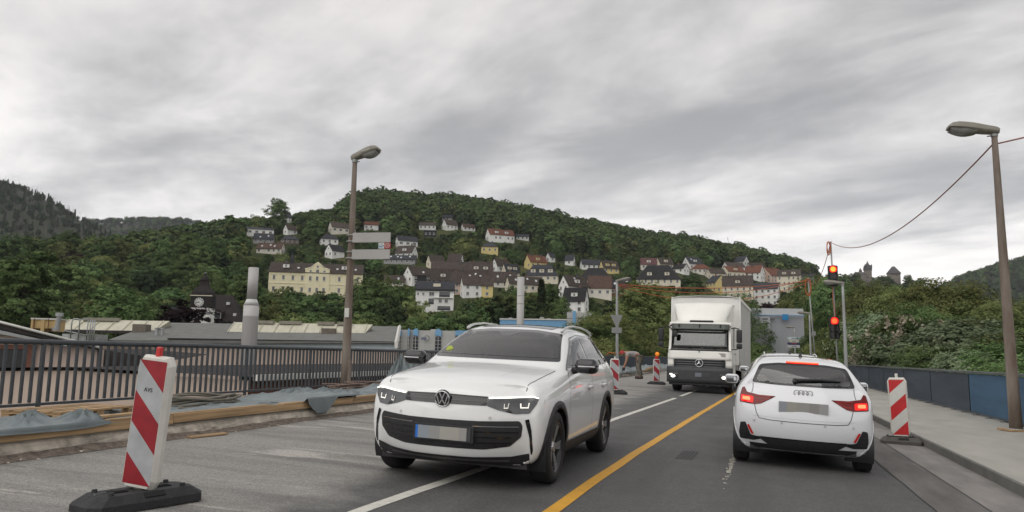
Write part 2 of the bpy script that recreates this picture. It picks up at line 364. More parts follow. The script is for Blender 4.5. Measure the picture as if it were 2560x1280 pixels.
# ---------------------------------------------------------------- solid corrugated parapets
def panel_mesh(name, ln, h, mat):
    g = MB(); P = []; n = int(ln/.05)
    for i in range(n+1):
        y = ln*i/n; x = .012*(1 if (i//1) % 2 else -1); P.append([(x, y, 0), (x, y, h)])
    g.grid(P, False); g.grid([[(p[0][0]+.03, *p[0][1:]), (p[1][0]+.03, *p[1][1:])] for p in P], False); return g.mesh(name, mat)
def parapet(name, label, x, y0, y1, zb, zt, zg, blue=()):
    t = thing(name, label, 'railing', (x, y0, zg)); L = 4.0; n = int((y1-y0)/L)
    a = panel_mesh('panel', L-.01, zt-zb-.04, SLATE); b = panel_mesh('panel', L-.01, zt-zb-.04, PBLUE)
    g = MB(); g.box((0, (y1-y0)/2, zt-zg), (.10, y1-y0, .05), bev=.008); g.build('top_rail', pm('rail_cap', (.10, .11, .115), .5, .25, 6, stretch=(1, .2, 1)), t)
    g = MB(); g.box((0, (y1-y0)/2, zb-zg), (.06, y1-y0, .04)); g.build('bottom_rail', SLATE, t)
    g = MB(); g.box((0, 0, (zb-zg)/2), (.05, .05, zb-zg)); g.box((0, 0, .006), (.14, .12, .012)); foot = g.mesh('foot', pm('foot_steel', (.16, .16, .15), .6, .3, 12))
    for i in range(n):
        obj('panel', b if i in blue else a, t, (0, i*L, zb-zg))
        for q in (.5, 1.5, 2.5, 3.5): obj('foot', foot, t, (-.01, i*L+q, 0))
parapet('panel_railing', 'slate grey corrugated panel railing with one blue panel beside the pavement', 4.78, -8, 92, .185, 1.10, .141, blue=(6,))
parapet('panel_railing', 'dark corrugated panel railing on the far stretch behind the bending worker', RX, 38.6, 90.6, .53, 1.41, WZ)
# deck body below, so the bridge has thickness from other views
g = MB(); g.box((-2.1, 40, -.95), (14.2, 104, .65)); struct(g.build('bridge_deck', pm('deck_concrete', (.3, .29, .27), .9, .2, 1)))

# the street met at the far end of the bridge
g = MB(); g.grid([[(x, y, -.03) for x in (-70, -9.2, 5, 60)] for y in (92, 100, 104)], False); struct(g.build('cross_street', pm('street_asphalt', (.10, .10, .098), .85, .15, .8)))
g = MB(); g.box((-5, 98, -2.2), (130, 13, 4.2)); struct(g.build('embankment', OLDC))
# ================================================================ terrain: valley floor, town slope, wooded hills
# for each image column: ground level met at a distance; distances follow from the size of the houses that stand there
TCOL = {-500: [(60, 1000), (110, 945), (150, 905), (200, 850), (260, 765), (330, 690), (380, 675), (460, 690), (600, 760)],
 0: [(60, 1010), (110, 950), (150, 905), (200, 850), (260, 765), (330, 690), (380, 665), (460, 680), (600, 760)],
 250: [(60, 1020), (110, 958), (150, 908), (200, 850), (260, 768), (330, 690), (400, 655), (500, 660), (700, 740)],
 480: [(60, 1025), (110, 960), (150, 905), (200, 850), (260, 775), (330, 690), (420, 625), (480, 605), (560, 612), (800, 720)],
 600: [(60, 1030), (120, 960), (160, 905), (220, 830), (285, 745), (340, 680), (400, 622), (470, 588), (530, 575), (600, 585), (850, 700)],
 770: [(60, 1030), (120, 965), (170, 900), (230, 822), (285, 745), (340, 680), (400, 632), (470, 588), (560, 560), (640, 548), (700, 556), (900, 680)],
 950: [(60, 1030), (120, 968), (170, 905), (230, 835), (280, 770), (340, 690), (420, 622), (500, 578), (600, 535), (680, 515), (740, 522), (950, 660)],
 1150: [(60, 1035), (120, 970), (180, 890), (230, 828), (262, 778), (300, 736), (350, 684), (430, 622), (530, 574), (620, 540), (700, 524), (760, 532), (1000, 680)],
 1300: [(60, 1035), (120, 970), (180, 890), (230, 832), (262, 782), (300, 736), (350, 700), (420, 648), (480, 610), (600, 570), (720, 548), (780, 556), (1000, 700)],
 1450: [(60, 1035), (120, 972), (180, 895), (220, 835), (248, 784), (290, 740), (350, 706), (420, 664), (520, 625), (640, 596), (760, 580), (820, 590), (1050, 720)],
 1650: [(60, 1040), (120, 975), (180, 905), (240, 835), (290, 768), (340, 716), (390, 684), (460, 662), (600, 640), (720, 622), (820, 610), (880, 618), (1100, 740)],
 1850: [(60, 1045), (120, 980), (200, 890), (270, 830), (330, 790), (385, 752), (440, 706), (500, 678), (560, 664), (700, 654), (850, 644), (920, 652), (1150, 760)],
 1980: [(60, 1045), (120, 980), (200, 895), (280, 845), (350, 790), (400, 752), (450, 726), (520, 702), (640, 690), (800, 682), (900, 686), (1150, 770)],
 2100: [(60, 1050), (120, 980), (200, 905), (300, 870), (450, 830), (600, 765), (700, 722), (760, 710), (820, 716), (1000, 780)],
 2260: [(60, 1050), (120, 980), (200, 908), (300, 880), (450, 840), (600, 775), (700, 728), (760, 716), (820, 722), (1000, 790)],
 2400: [(60, 1055), (120, 985), (200, 912), (300, 890), (450, 860), (600, 820), (700, 790), (760, 780), (900, 790)],
 2700: [(60, 1060), (120, 990), (200, 915), (300, 895), (600, 870), (900, 860)], 3200: [(60, 1065), (120, 992), (200, 918), (300, 900), (600, 880), (900, 870)]}
_ks = sorted(TCOL); DEPS = np.array([12, 30, 60, 90, 110, 130, 150, 170, 185, 200, 215, 230, 245, 260, 275, 290, 305, 320, 340, 360, 380, 400, 425, 450, 475, 500, 530, 560, 600, 640, 680, 720, 760, 800, 850, 900, 1000, 1150.])
def _colpy(k):
    a = TCOL[k]; d = np.array([q[0] for q in a], float); p = np.array([q[1] for q in a], float); hz = 871+.0151*k
    z = (hz-p)*d                       # height x F above the camera, smooth in distance
    out = np.interp(DEPS, d, z); 
    out[DEPS < 60] = z[0]
    out[DEPS > d[-1]] = z[-1]-(DEPS[DEPS > d[-1]]-d[-1])*150
    return out
_tab = np.array([_colpy(k) for k in _ks])
def tz_line(px):
    """height (x F, relative to camera) along the column px, for all DEPS"""
    i = min(max(np.searchsorted(_ks, px)-1, 0), len(_ks)-2); t = min(max((px-_ks[i])/(_ks[i+1]-_ks[i]), 0), 1); t = t*t*(3-2*t)*.5+t*.5
    return _tab[i]*(1-t)+_tab[i+1]*t
def t_py(px, dep): return 871+.0151*px-np.interp(dep, DEPS, tz_line(px))/dep
def t_at(px, dep): return at(px, t_py(px, dep), dep)
def t_find(px, py, dmin=60, dmax=1000):
    """nearest distance at which the ground rises to py in column px"""
    ds = np.linspace(dmin, dmax, 900); z = np.interp(ds, DEPS, tz_line(px)); q = 871+.0151*px-z/ds
    w = np.where(q <= py)[0]; return float(ds[w[0]]) if len(w) else float(ds[np.argmin(q)])
def ground_mat():
    m = bpy.data.materials.new('meadow'); m.use_nodes = True; nt = m.node_tree; N = nt.nodes; L = nt.links; b = N['Principled BSDF']; b.inputs['Roughness'].default_value = .95; b.inputs['Specular IOR Level'].default_value = .1
    tc = N.new('ShaderNodeTexCoord'); n = N.new('ShaderNodeTexNoise'); n.inputs['Scale'].default_value = .03; n.inputs['Detail'].default_value = 9; L.new(tc.outputs['Object'], n.inputs['Vector'])
    r = N.new('ShaderNodeValToRGB'); L.new(n.outputs[0], r.inputs[0]); e = r.color_ramp.elements
    e[0].position = .32; e[0].color = (.030, .038, .016, 1); e[1].position = .70; e[1].color = (.105, .102, .042, 1)
    q = r.color_ramp.elements.new(.5); q.color = (.050, .062, .022, 1); L.new(r.outputs[0], b.inputs['Base Color']); return m
MEADOW = ground_mat()
g = MB(); g.smooth = True
pxs = list(range(-500, 3201, 50))
g.grid([[t_at(px, d) for px in pxs] for d in DEPS], True); struct(g.build('hillside', MEADOW))
g = MB(); g.grid([[(x, y, -9.5) for x in (-2600, -300, -60, 60, 300, 2600)] for y in (-1000, -60, 60, 300, 2800)], False); struct(g.build('ground', MEADOW))
# hills beyond
HILLS = {
 'left_hill': ([(-700, 300), (-300, 370), (-60, 442), (0, 466), (60, 490), (120, 520), (190, 560), (260, 598), (330, 625), (420, 680), (520, 760)], 1050, 330),
 'far_hill': ([(-300, 600), (60, 575), (180, 556), (215, 551), (300, 549), (380, 547), (440, 549), (500, 560), (560, 574), (640, 585), (760, 600), (900, 640)], 1900, 380),
 'far_ridge': ([(1500, 690), (1700, 650), (1800, 625), (1850, 628), (1900, 636), (1960, 660), (2010, 684), (2060, 706), (2120, 740), (2200, 800)], 1350, 330),
 'right_hill': ([(2150, 860), (2300, 770), (2390, 714), (2430, 700), (2480, 682), (2520, 670), (2560, 660), (2640, 645), (2800, 630), (3100, 650)], 1500, 420)}
FORESTG = pm('forest_floor', (.028, .034, .017), .95, .4, .05)
HILLF = {}
for nm, (sky_l, dep, thick) in HILLS.items():
    xs = np.arange(sky_l[0][0], sky_l[-1][0]+1, 25.); ys = np.interp(xs, [a for a, _ in sky_l], [b for _, b in sky_l]); ys = np.convolve(np.pad(ys, 2, mode='edge'), np.ones(5)/5, 'valid')
    rows = []
    for t in np.linspace(0, 1, 12):                # from the foot (near) up to the crest, then down behind
        d = dep-thick*(1-t); s = (1-(1-t)**1.7); row = []
        for px, py in zip(xs, ys):
            crest = at(px, py, dep); foot_z = -9.; p = at(px, 871+.0151*px, d); p[2] = foot_z+(crest[2]-foot_z)*s+ (4*vnoise(px*.02, t*6) if 0 < t < 1 else 0); row.append(p)
        rows.append(row)
    back = []
    for px, py in zip(xs, ys):
        p = at(px, 871+.0151*px, dep+300); p[2] = at(px, py, dep)[2]-120; back.append(p)
    rows.append(back); HILLF[nm] = np.array(rows)
    g = MB(); g.grid(rows, True); o = struct(g.build(nm, FORESTG))
# ================================================================ trees
def leaf_mat(name, cols, trans=.25, rnd=.16):
    m = bpy.data.materials.new(name); m.use_nodes = True; nt = m.node_tree; N = nt.nodes; L = nt.links; N.clear()
    o = N.new('ShaderNodeOutputMaterial'); d = N.new('ShaderNodeBsdfDiffuse'); t = N.new('ShaderNodeBsdfTranslucent'); x = N.new('ShaderNodeMixShader'); x.inputs[0].default_value = trans
    a = N.new('ShaderNodeAttribute'); a.attribute_name = 'tint'; r = N.new('ShaderNodeValToRGB'); L.new(a.outputs['Fac'], r.inputs[0]); e = r.color_ramp.elements
    e[0].position = 0; e[0].color = (*cols[0], 1); e[1].position = 1; e[1].color = (*cols[-1], 1)
    for i, c in enumerate(cols[1:-1]): q = e.new((i+1)/(len(cols)-1)); q.color = (*c, 1)
    oi = N.new('ShaderNodeObjectInfo'); h = N.new('ShaderNodeHueSaturation'); h.inputs['Saturation'].default_value = .80; L.new(r.outputs[0], h.inputs['Color'])
    mr = N.new('ShaderNodeMapRange'); mr.inputs[3].default_value = 1-rnd*2.3; mr.inputs[4].default_value = 1+rnd*2.0; L.new(oi.outputs['Random'], mr.inputs[0]); L.new(mr.outputs[0], h.inputs['Value'])
    m7 = N.new('ShaderNodeMath'); m7.operation = 'MULTIPLY'; m7.inputs[1].default_value = 7.31; L.new(oi.outputs['Random'], m7.inputs[0]); fr = N.new('ShaderNodeMath'); fr.operation = 'FRACT'; L.new(m7.outputs[0], fr.inputs[0])
    m2 = N.new('ShaderNodeMapRange'); m2.inputs[3].default_value = .5-.012; m2.inputs[4].default_value = .5+.020; L.new(fr.outputs[0], m2.inputs[0]); L.new(m2.outputs[0], h.inputs['Hue'])
    L.new(h.outputs[0], d.inputs[0]); L.new(h.outputs[0], t.inputs[0]); L.new(d.outputs[0], x.inputs[1]); L.new(t.outputs[0], x.inputs[2]); L.new(x.outputs[0], o.inputs[0]); return m
LEAF = leaf_mat('leaf_green', [(.064, .112, .028), (.116, .185, .046), (.174, .250, .064)])
LEAFY = leaf_mat('leaf_olive', [(.105, .139, .033), (.197, .231, .055), (.290, .312, .083)])
LEAFL = leaf_mat('leaf_fresh', [(.089, .162, .043), (.143, .250, .060), (.220, .336, .093)])
LEAFD = leaf_mat('leaf_dark', [(.038, .063, .025), (.060, .093, .036), (.089, .127, .046)], .15)
LEAFP = leaf_mat('leaf_purple', [(.023, .014, .018), (.037, .021, .024), (.057, .032, .032)], .12)
LEAFS = leaf_mat('leaf_silver', [(.116, .162, .074), (.197, .255, .127), (.290, .347, .185)])
BARK = pm('bark', (.075, .06, .045), .95, .35, 3, .6, 12, stretch=(1, 1, .25)); DEADB = pm('dead_bark', (.16, .145, .13), .95, .3, 1.0)
def leafmesh(name, C, Nrm, size, tint, mat, rs, asp=1.7):
    """many small folded leaf blades: C centres, Nrm facing, one mesh"""
    n = len(C); a = rs.normal(size=(n, 3)); a -= Nrm*np.sum(a*Nrm, 1, keepdims=True); a /= np.linalg.norm(a, axis=1, keepdims=True)+1e-9; b = np.cross(Nrm, a)
    s = size*rs.uniform(.6, 1.35, (n, 1)); l = a*s*asp*.5; w = b*s*.5; fold = Nrm*s*.18
    V = np.empty((n, 4, 3)); V[:, 0] = C-l; V[:, 1] = C+w-fold+l*.15; V[:, 2] = C+l; V[:, 3] = C-w-fold+l*.1
    me = bpy.data.meshes.new(name); me.vertices.add(4*n); me.vertices.foreach_set('co', V.reshape(-1)); me.loops.add(4*n); me.loops.foreach_set('vertex_index', np.arange(4*n, dtype=np.int32))
    me.polygons.add(n); me.polygons.foreach_set('loop_start', np.arange(0, 4*n, 4, dtype=np.int32)); me.polygons.foreach_set('loop_total', np.full(n, 4, np.int32))
    at_ = me.attributes.new('tint', 'FLOAT', 'FACE'); at_.data.foreach_set('value', tint.astype(np.float32)); me.materials.append(mat); me.update(calc_edges=True); me.validate(); return me
def limbs(seed, h, r, crown_c, n=7, dead=False):
    rs = random.Random(seed); g = MB(); top = h*.82
    pts = [(rs.gauss(0, .02)*h*k/5, rs.gauss(0, .02)*h*k/5, top*k/5) for k in range(6)]; g.tube(pts, [r*(1-.16*k) for k in range(6)], 7)
    for i in range(n):
        c = crown_c[rs.randrange(len(crown_c))]; k = rs.uniform(.25, .75); b = (pts[int(k*5)][0], pts[int(k*5)][1], top*k); e = [b[q]+(c[q]-b[q])*.85 for q in range(3)]
        mid = [(b[q]+e[q])/2+(0, 0, .06*h)[q] for q in range(3)]; g.tube([b, mid, e], [r*.42, r*.26, r*.08], 5)
    return g
def broadleaf(seed, h, w, n, size, mat, lobes=16, base=.22, tall=1., gap=.62, name='crown', twig=None):
    """one tree as two meshes: trunk with limbs, crown of leaf blades clustered into clumps with gaps between"""
    rs = np.random.default_rng(seed); cen = []; rad = []
    for i in range(lobes):
        t = (i+.5)/lobes; z = base+(1-base)*(.10+.80*t); prof = math.sin(math.pi*min(1, max(0, (z-base+.10)/(1.12-base))))**.62
        a = i*2.4+rs.uniform(-.5, .5); q = w*.5*prof*rs.uniform(.25, .74)
        cen.append((q*math.cos(a), q*math.sin(a), z*h)); rad.append(w*rs.uniform(.15, .27)*(.55+.5*prof))
    cen.append((0, 0, h*(base+.5*(1-base)))); rad.append(w*.26)
    cen = np.array(cen); rad = np.array(rad); 
    # second level: small sprays of leaves on the surface of each lobe
    ns = max(60, int(n/28)); li = rs.choice(len(cen), ns, p=rad**2/np.sum(rad**2)); d = rs.normal(size=(ns, 3)); d[:, 2] += .25; d /= np.linalg.norm(d, axis=1, keepdims=True)
    sp = cen[li]+d*rad[li, None]*rs.uniform(.72, 1.08, (ns, 1))*np.array([1, 1, .85*tall]); sr = rad[li]*rs.uniform(.16, .40, ns); stint = rs.uniform(.1, .75, ns)
    k = rs.integers(0, ns, n); o = rs.normal(size=(n, 3)); o /= np.linalg.norm(o, axis=1, keepdims=True); C = sp[k]+o*(sr[k]*rs.uniform(.3, 1.15, n)**.6)[:, None]*np.array([1, 1, .6])
    out = C-np.array([0, 0, h*.55]); out /= np.linalg.norm(out, axis=1, keepdims=True)+1e-9; Nn = out*.6+d[k]*.75+rs.normal(size=(n, 3))*.36+np.array([0, 0, .30]); Nn /= np.linalg.norm(Nn, axis=1, keepdims=True)
    C = C[C[:, 2] > h*.05] if False else C
    tint = np.clip(stint[k]+rs.normal(0, .16, n), 0, 1); crown = leafmesh(name, C, Nn, size, tint, mat, rs)
    trunk = limbs(seed, h, h*.022, [tuple(c) for c in cen]).mesh('trunk', BARK); return trunk, crown
def conifer(seed, h, w, n, size, mat, sparse=False):
    rs = np.random.default_rng(seed); z = h*(.10+.90*rs.uniform(0, 1, n)**.85); lay = np.floor(z/h*16+rs.uniform(-.2, .2, n)); r = w*.5*(1.02-z/h)*rs.uniform(.25, 1.05, n)**.5*(.78+.30*np.sin(lay*2.3+1))
    na = 9; a = (rs.integers(0, na, n)+lay*.37)/na*2*np.pi+rs.normal(0, .13, n); C = np.stack([r*np.cos(a), r*np.sin(a), z-r*.38+rs.normal(0, .1, n)], 1)
    Nn = np.stack([np.cos(a)*.5, np.sin(a)*.5, np.full(n, .7)], 1)+rs.normal(size=(n, 3))*.35; Nn /= np.linalg.norm(Nn, axis=1, keepdims=True); tint = np.clip(rs.normal(.4, .22, n), 0, 1)
    g = MB(); g.cyl((0, 0, 0), (0, 0, h*.97), h*.016, h*.003, 7, False); return g.mesh('trunk', BARK), leafmesh('crown', C, Nn, size, tint, mat, rs, 2.2)
def deadspruce(seed, h):
    rs = random.Random(seed); g = MB(); g.cyl((0, 0, 0), (rs.gauss(0, .2), rs.gauss(0, .2), h), h*.011, h*.003, 5, False)
    for i in range(26):
        z = h*rs.uniform(.3, .97); a = rs.uniform(0, 6.28); l = h*.10*(1.1-z/h)*rs.uniform(.5, 1.4); g.cyl((0, 0, z), (l*math.cos(a), l*math.sin(a), z-l*.25), .05, .02, 3, False)
    return g.mesh('trunk', DEADB), None
PROTO = {}
def proto(k, fn):
    PROTO[k] = fn
MID = []      # middle distance, 100 to 330 m
for i, (h, w, mt, lb) in enumerate([(15, 12.5, LEAF, 16), (13, 13, LEAFY, 15), (17, 11, LEAF, 18), (14, 12, LEAFL, 15), (16, 14, LEAFY, 19), (14, 12, LEAFD, 15), (18, 13, LEAF, 20), (13, 11, LEAFL, 14)]):
    MID.append((broadleaf(100+i, h, w, 12000, .34, mt, lb, .10), h, w))
PURP = (broadleaf(140, 13, 12, 9000, .36, LEAFP, 15, .08), 13, 12); SPR = (conifer(150, 17, 7.5, 6000, .52, LEAFD), 17, 7.5); SPR2 = (conifer(151, 15, 7, 6000, .5, LEAF), 15, 7); POP = (broadleaf(160, 14, 4.2, 6000, .30, LEAF, 14, .04, 1.3), 14, 4.2)
NEAR = []     # along the bridge, 30 to 100 m
for i, (h, w, mt, lb) in enumerate([(11, 9.5, LEAFY, 16), (12, 9, LEAF, 17), (10, 9, LEAFL, 15), (9, 8.5, LEAFS, 15), (12.5, 10, LEAF, 18), (10.5, 9.5, LEAFY, 16)]):
    NEAR.append((broadleaf(200+i, h, w, 44000, .135, mt, lb+6, .05), h, w))
BIRCH = (broadleaf(230, 13, 7, 26000, .14, LEAFY, 24, .12, 1.5), 13, 7)
FAR = []
for i, (h, w, mt) in enumerate([(13, 12, LEAFD), (14, 13, LEAF), (12, 11, LEAFD), (15, 11, LEAF), (12, 12, LEAFY)]):
    FAR.append((broadleaf(300+i, h, w, 5600, .60, mt, 15, .06), h, w))
FCON = (conifer(350, 18, 7, 900, 1.3, LEAFD), 18, 7); DEAD = [(deadspruce(360+i, 20+2*i), 20+2*i, 3) for i in range(3)]
TREES = []
def tree(p, pr, h, name, label, group, cat='tree', rz=None, wsc=1.):
    (tr, cr), h0, w0 = pr; s = h/h0; o = thing(name, label, cat, p, random.uniform(0, 6.28) if rz is None else rz, group); o.scale = (s*wsc, s*wsc, s)
    obj('trunk', tr, o)
    if cr is not None: obj('crown', cr, o)
    TREES.append(o); return o
# ---- woods that read as one mass: geometry-node instances, one object each
PC = bpy.data.collections.new('tree_kinds')
def hidden_kind(nm, pr):
    (tr, cr), h, w = pr
    if cr is None: me = tr
    else:
        me = cr
    o = bpy.data.objects.new(nm, me); return o
def wood(name, pts, scl, kinds, label):
    c = bpy.data.collections.new(name+'_kinds')
    for i, k in enumerate(kinds): c.objects.link(hidden_kind('%s_kind' % name, k))
    n = len(pts); me = bpy.data.meshes.new(name); me.vertices.add(n); me.vertices.foreach_set('co', np.asarray(pts, np.float32).reshape(-1))
    me.attributes.new('s', 'FLOAT', 'POINT').data.foreach_set('value', np.asarray(scl, np.float32)); me.attributes.new('r', 'FLOAT', 'POINT').data.foreach_set('value', rng.uniform(0, 6.28, n).astype(np.float32))
    me.attributes.new('k', 'INT', 'POINT').data.foreach_set('value', rng.integers(0, len(kinds), n).astype(np.int32)); me.update()
    o = obj(name, me); ng = bpy.data.node_groups.new(name, 'GeometryNodeTree'); ng.interface.new_socket('Geometry', in_out='INPUT', socket_type='NodeSocketGeometry'); ng.interface.new_socket('Geometry', in_out='OUTPUT', socket_type='NodeSocketGeometry')
    N = ng.nodes; L = ng.links; gi = N.new('NodeGroupInput'); go = N.new('NodeGroupOutput'); ip = N.new('GeometryNodeInstanceOnPoints'); ci = N.new('GeometryNodeCollectionInfo')
    ci.inputs['Collection'].default_value = c; ci.inputs['Separate Children'].default_value = True; ci.inputs['Reset Children'].default_value = True
    def na(nm, t):
        q = N.new('GeometryNodeInputNamedAttribute'); q.data_type = t; q.inputs[0].default_value = nm; return q.outputs[0]
    ip.inputs['Pick Instance'].default_value = True; L.new(gi.outputs[0], ip.inputs['Points']); L.new(ci.outputs[0], ip.inputs['Instance']); L.new(na('k', 'INT'), ip.inputs['Instance Index'])
    cx = N.new('ShaderNodeCombineXYZ'); L.new(na('r', 'FLOAT'), cx.inputs[2]); L.new(cx.outputs[0], ip.inputs['Rotation']); L.new(na('s', 'FLOAT'), ip.inputs['Scale']); L.new(ip.outputs[0], go.inputs[0])
    o.modifiers.new('instances', 'NODES').node_group = ng; tag(o, label, 'woodland', kind='stuff'); return o
def hill_pts(nm, spacing, lo=.0):
    R = HILLF[nm]; P = []
    for i in range(R.shape[0]-2):
        for j in range(R.shape[1]-1):
            a, b, c, d = R[i, j], R[i, j+1], R[i+1, j+1], R[i+1, j]; ar = np.linalg.norm(np.cross(b-a, d-a)); n = rng.poisson(ar/spacing**2)
            for _ in range(n):
                u, v = rng.uniform(0, 1, 2); P.append(a*(1-u)*(1-v)+b*u*(1-v)+c*u*v+d*(1-u)*v)
    # a closed line of crowns along the crest
    for j in range(R.shape[1]-1):
        a, b = R[-2, j], R[-2, j+1]; n = max(1, int(np.linalg.norm(b-a)/(spacing*.8)))
        for q in range(n): P.append(a+(b-a)*(q+rng.uniform(0, .8))/n)
    P = np.array(P); return P
# ---------------------------------------------------------------- distant woods
P = hill_pts('left_hill', 7.5); wood('spruce_wood', P, rng.uniform(.4, .72, len(P)), [FCON, DEAD[0], DEAD[1], DEAD[2], FAR[0], FAR[2]], 'spruce wood with many bare dead trunks on the steep hill at the left')
P = hill_pts('far_hill', 15); wood('far_wood', P, rng.uniform(.8, 1.3, len(P)), FAR[:3], 'dark wood along the far ridge beyond the valley')
P = hill_pts('far_ridge', 10.5); wood('ridge_wood', P, rng.uniform(.7, 1.2, len(P)), FAR[:4], 'wooded ridge running down behind the town towards the castle')
P = hill_pts('right_hill', 11); wood('hazy_wood', P, rng.uniform(.8, 1.3, len(P)), FAR[:4], 'hazy wooded hill at the right edge behind the lamp post')
# ================================================================ the town on the slope
WALLC = {'w': (.78, .775, .75), 'c': (.70, .64, .51), 'y': (.66, .54, .24), 'p': (.62, .47, .38), 'g': (.33, .33, .33), 'b': (.30, .26, .21), 'k': (.035, .035, .04), 'r': (.17, .07, .05), 'i': (.70, .66, .58), 'n': (.13, .10, .08)}
ROOFC = {'b': (.072, .058, .051), 's': (.048, .050, .058), 'r': (.150, .068, .047), 'd': (.033, .032, .034), 'm': (.11, .055, .058), 'n': (.095, .062, .05)}
WM = {k: pm('render_'+k, c, .9, .09, .7, stretch=(1, 1, .4)) for k, c in WALLC.items()}
def roof_mat(k, c):
    m = pm('roof_'+k, c, .85, .30, 1.3, stretch=(1, 1, 1), rnd=.14, spec=.15); nt = m.node_tree; N = nt.nodes; L = nt.links
    tc = N.new('ShaderNodeTexCoord'); w = N.new('ShaderNodeTexWave'); w.bands_direction = 'Z'; w.inputs['Scale'].default_value = 1.6; w.inputs['Distortion'].default_value = 1.; L.new(tc.outputs['Object'], w.inputs['Vector'])
    b = N.new('ShaderNodeBump'); b.inputs['Strength'].default_value = .5; b.inputs['Distance'].default_value = .05; L.new(w.outputs[1], b.inputs['Height']); L.new(b.outputs[0], N['Principled BSDF'].inputs['Normal']); return m
RM = {k: roof_mat(k, c) for k, c in ROOFC.items()}
FRAME = pm('window_frame', (.62, .62, .60), .5, .05); PANE = pm('window_pane', (.045, .052, .060), .12, .3, .9, spec=.7); TRIM = pm('trim_white', (.66, .65, .61), .6, .08); BRICK = pm('brick_dark', (.16, .07, .05), .9, .25, 5)
def win_mesh(w, h):
    g = MB(); t = .10
    for c, d in (((0, 0, h/2-t/2), (w, .10, t)), ((0, 0, -h/2+t/2), (w, .10, t)), ((-w/2+t/2, 0, 0), (t, .10, h-2*t)), ((w/2-t/2, 0, 0), (t, .10, h-2*t)), ((0, 0, 0), (.06, .08, h-2*t))): g.box(c, d)
    g.box((0, -.05, -h/2-.04), (w+.16, .2, .06)); f = g.mesh('window', FRAME)
    g = MB(); g.box((0, .02, 0), (w-2*t+.02, .03, h-2*t+.02)); return f, g.mesh('pane', PANE)
WIN = {'n': win_mesh(1.15, 1.4), 's': win_mesh(.8, .95), 't': win_mesh(1.0, 1.75), 'b': win_mesh(1.9, 1.45)}
def put_win(par, p, rz, kind='n'):
    f, q = WIN[kind]; o = obj('window', f, par, p, (0, 0, rz)); obj('pane', q, o); return o
g = MB(); g.box((0, 0, 0), (.8, 1.15, .10)); SKYL = g.mesh('skylight', pm('skylight_glass', (.55, .57, .58), .25, .1))
g = MB(); g.box((0, 0, .1), (.6, .55, 1.7)); g.box((0, 0, .98), (.72, .67, .10)); CHIM = g.mesh('chimney', pm('chimney_brick', (.15, .09, .07), .9, .25, 4)); 
g = MB(); g.box((0, 0, .1), (.6, .55, 1.7)); g.box((0, 0, .98), (.72, .67, .10)); CHIMG = g.mesh('chimney', pm('chimney_slate', (.09, .085, .085), .9, .25, 4))
def roof_geo(L, W, he, hr, ov=.45, th=.16, hip=0.):
    g = MB(); s = (hr-he)/(W/2); e = W/2+ov; ze = he-s*ov; l = L/2+ov*.6
    if hip:
        r = max(.2, L/2-hip); v = [(-l, -e, ze), (l, -e, ze), (l, e, ze), (-l, e, ze), (-r, 0, hr), (r, 0, hr)]
        g.add(v+[(a, b, c-th) for a, b, c in v[:4]], [(0, 1, 5, 4), (2, 3, 4, 5), (3, 0, 4), (1, 2, 5), (0, 6, 7, 1), (1, 7, 8, 2), (2, 8, 9, 3), (3, 9, 6, 0), (6, 9, 8, 7)])
    else:
        for sy in (-1, 1):
            v = [(-l, sy*e, ze), (l, sy*e, ze), (l, -sy*.0, hr), (-l, 0, hr)]; nrm = Vector((0, sy*s, 1)).normalized()*th
            g.add([Vector(p)+nrm for p in v]+v, [(0, 1, 2, 3), (4, 7, 6, 5), (0, 4, 5, 1), (1, 5, 6, 2), (3, 7, 4, 0), (2, 6, 7, 3)])
    return g, s
def gable_wall(L, W, he, hr, deep=3., hip=False, ymin=0.):
    g = MB(); x, y = L/2, W/2
    if hip: g.box((0, 0, (he-deep)/2), (L, W, he+deep)); return g
    v = []
    for sx in (-1, 1): v += [(sx*x, -y, -deep), (sx*x, y, -deep), (sx*x, y, he), (sx*x, 0, hr-.02), (sx*x, -y, he)]
    g.add(v, [(0, 1, 2, 3, 4), (9, 8, 7, 6, 5), (0, 5, 6, 1), (0, 4, 9, 5), (1, 6, 7, 2)]); return g
HOUSES = []       # pixel boxes for keeping trees off the visible faces: (x0, x1, ytop, ybase, depth)
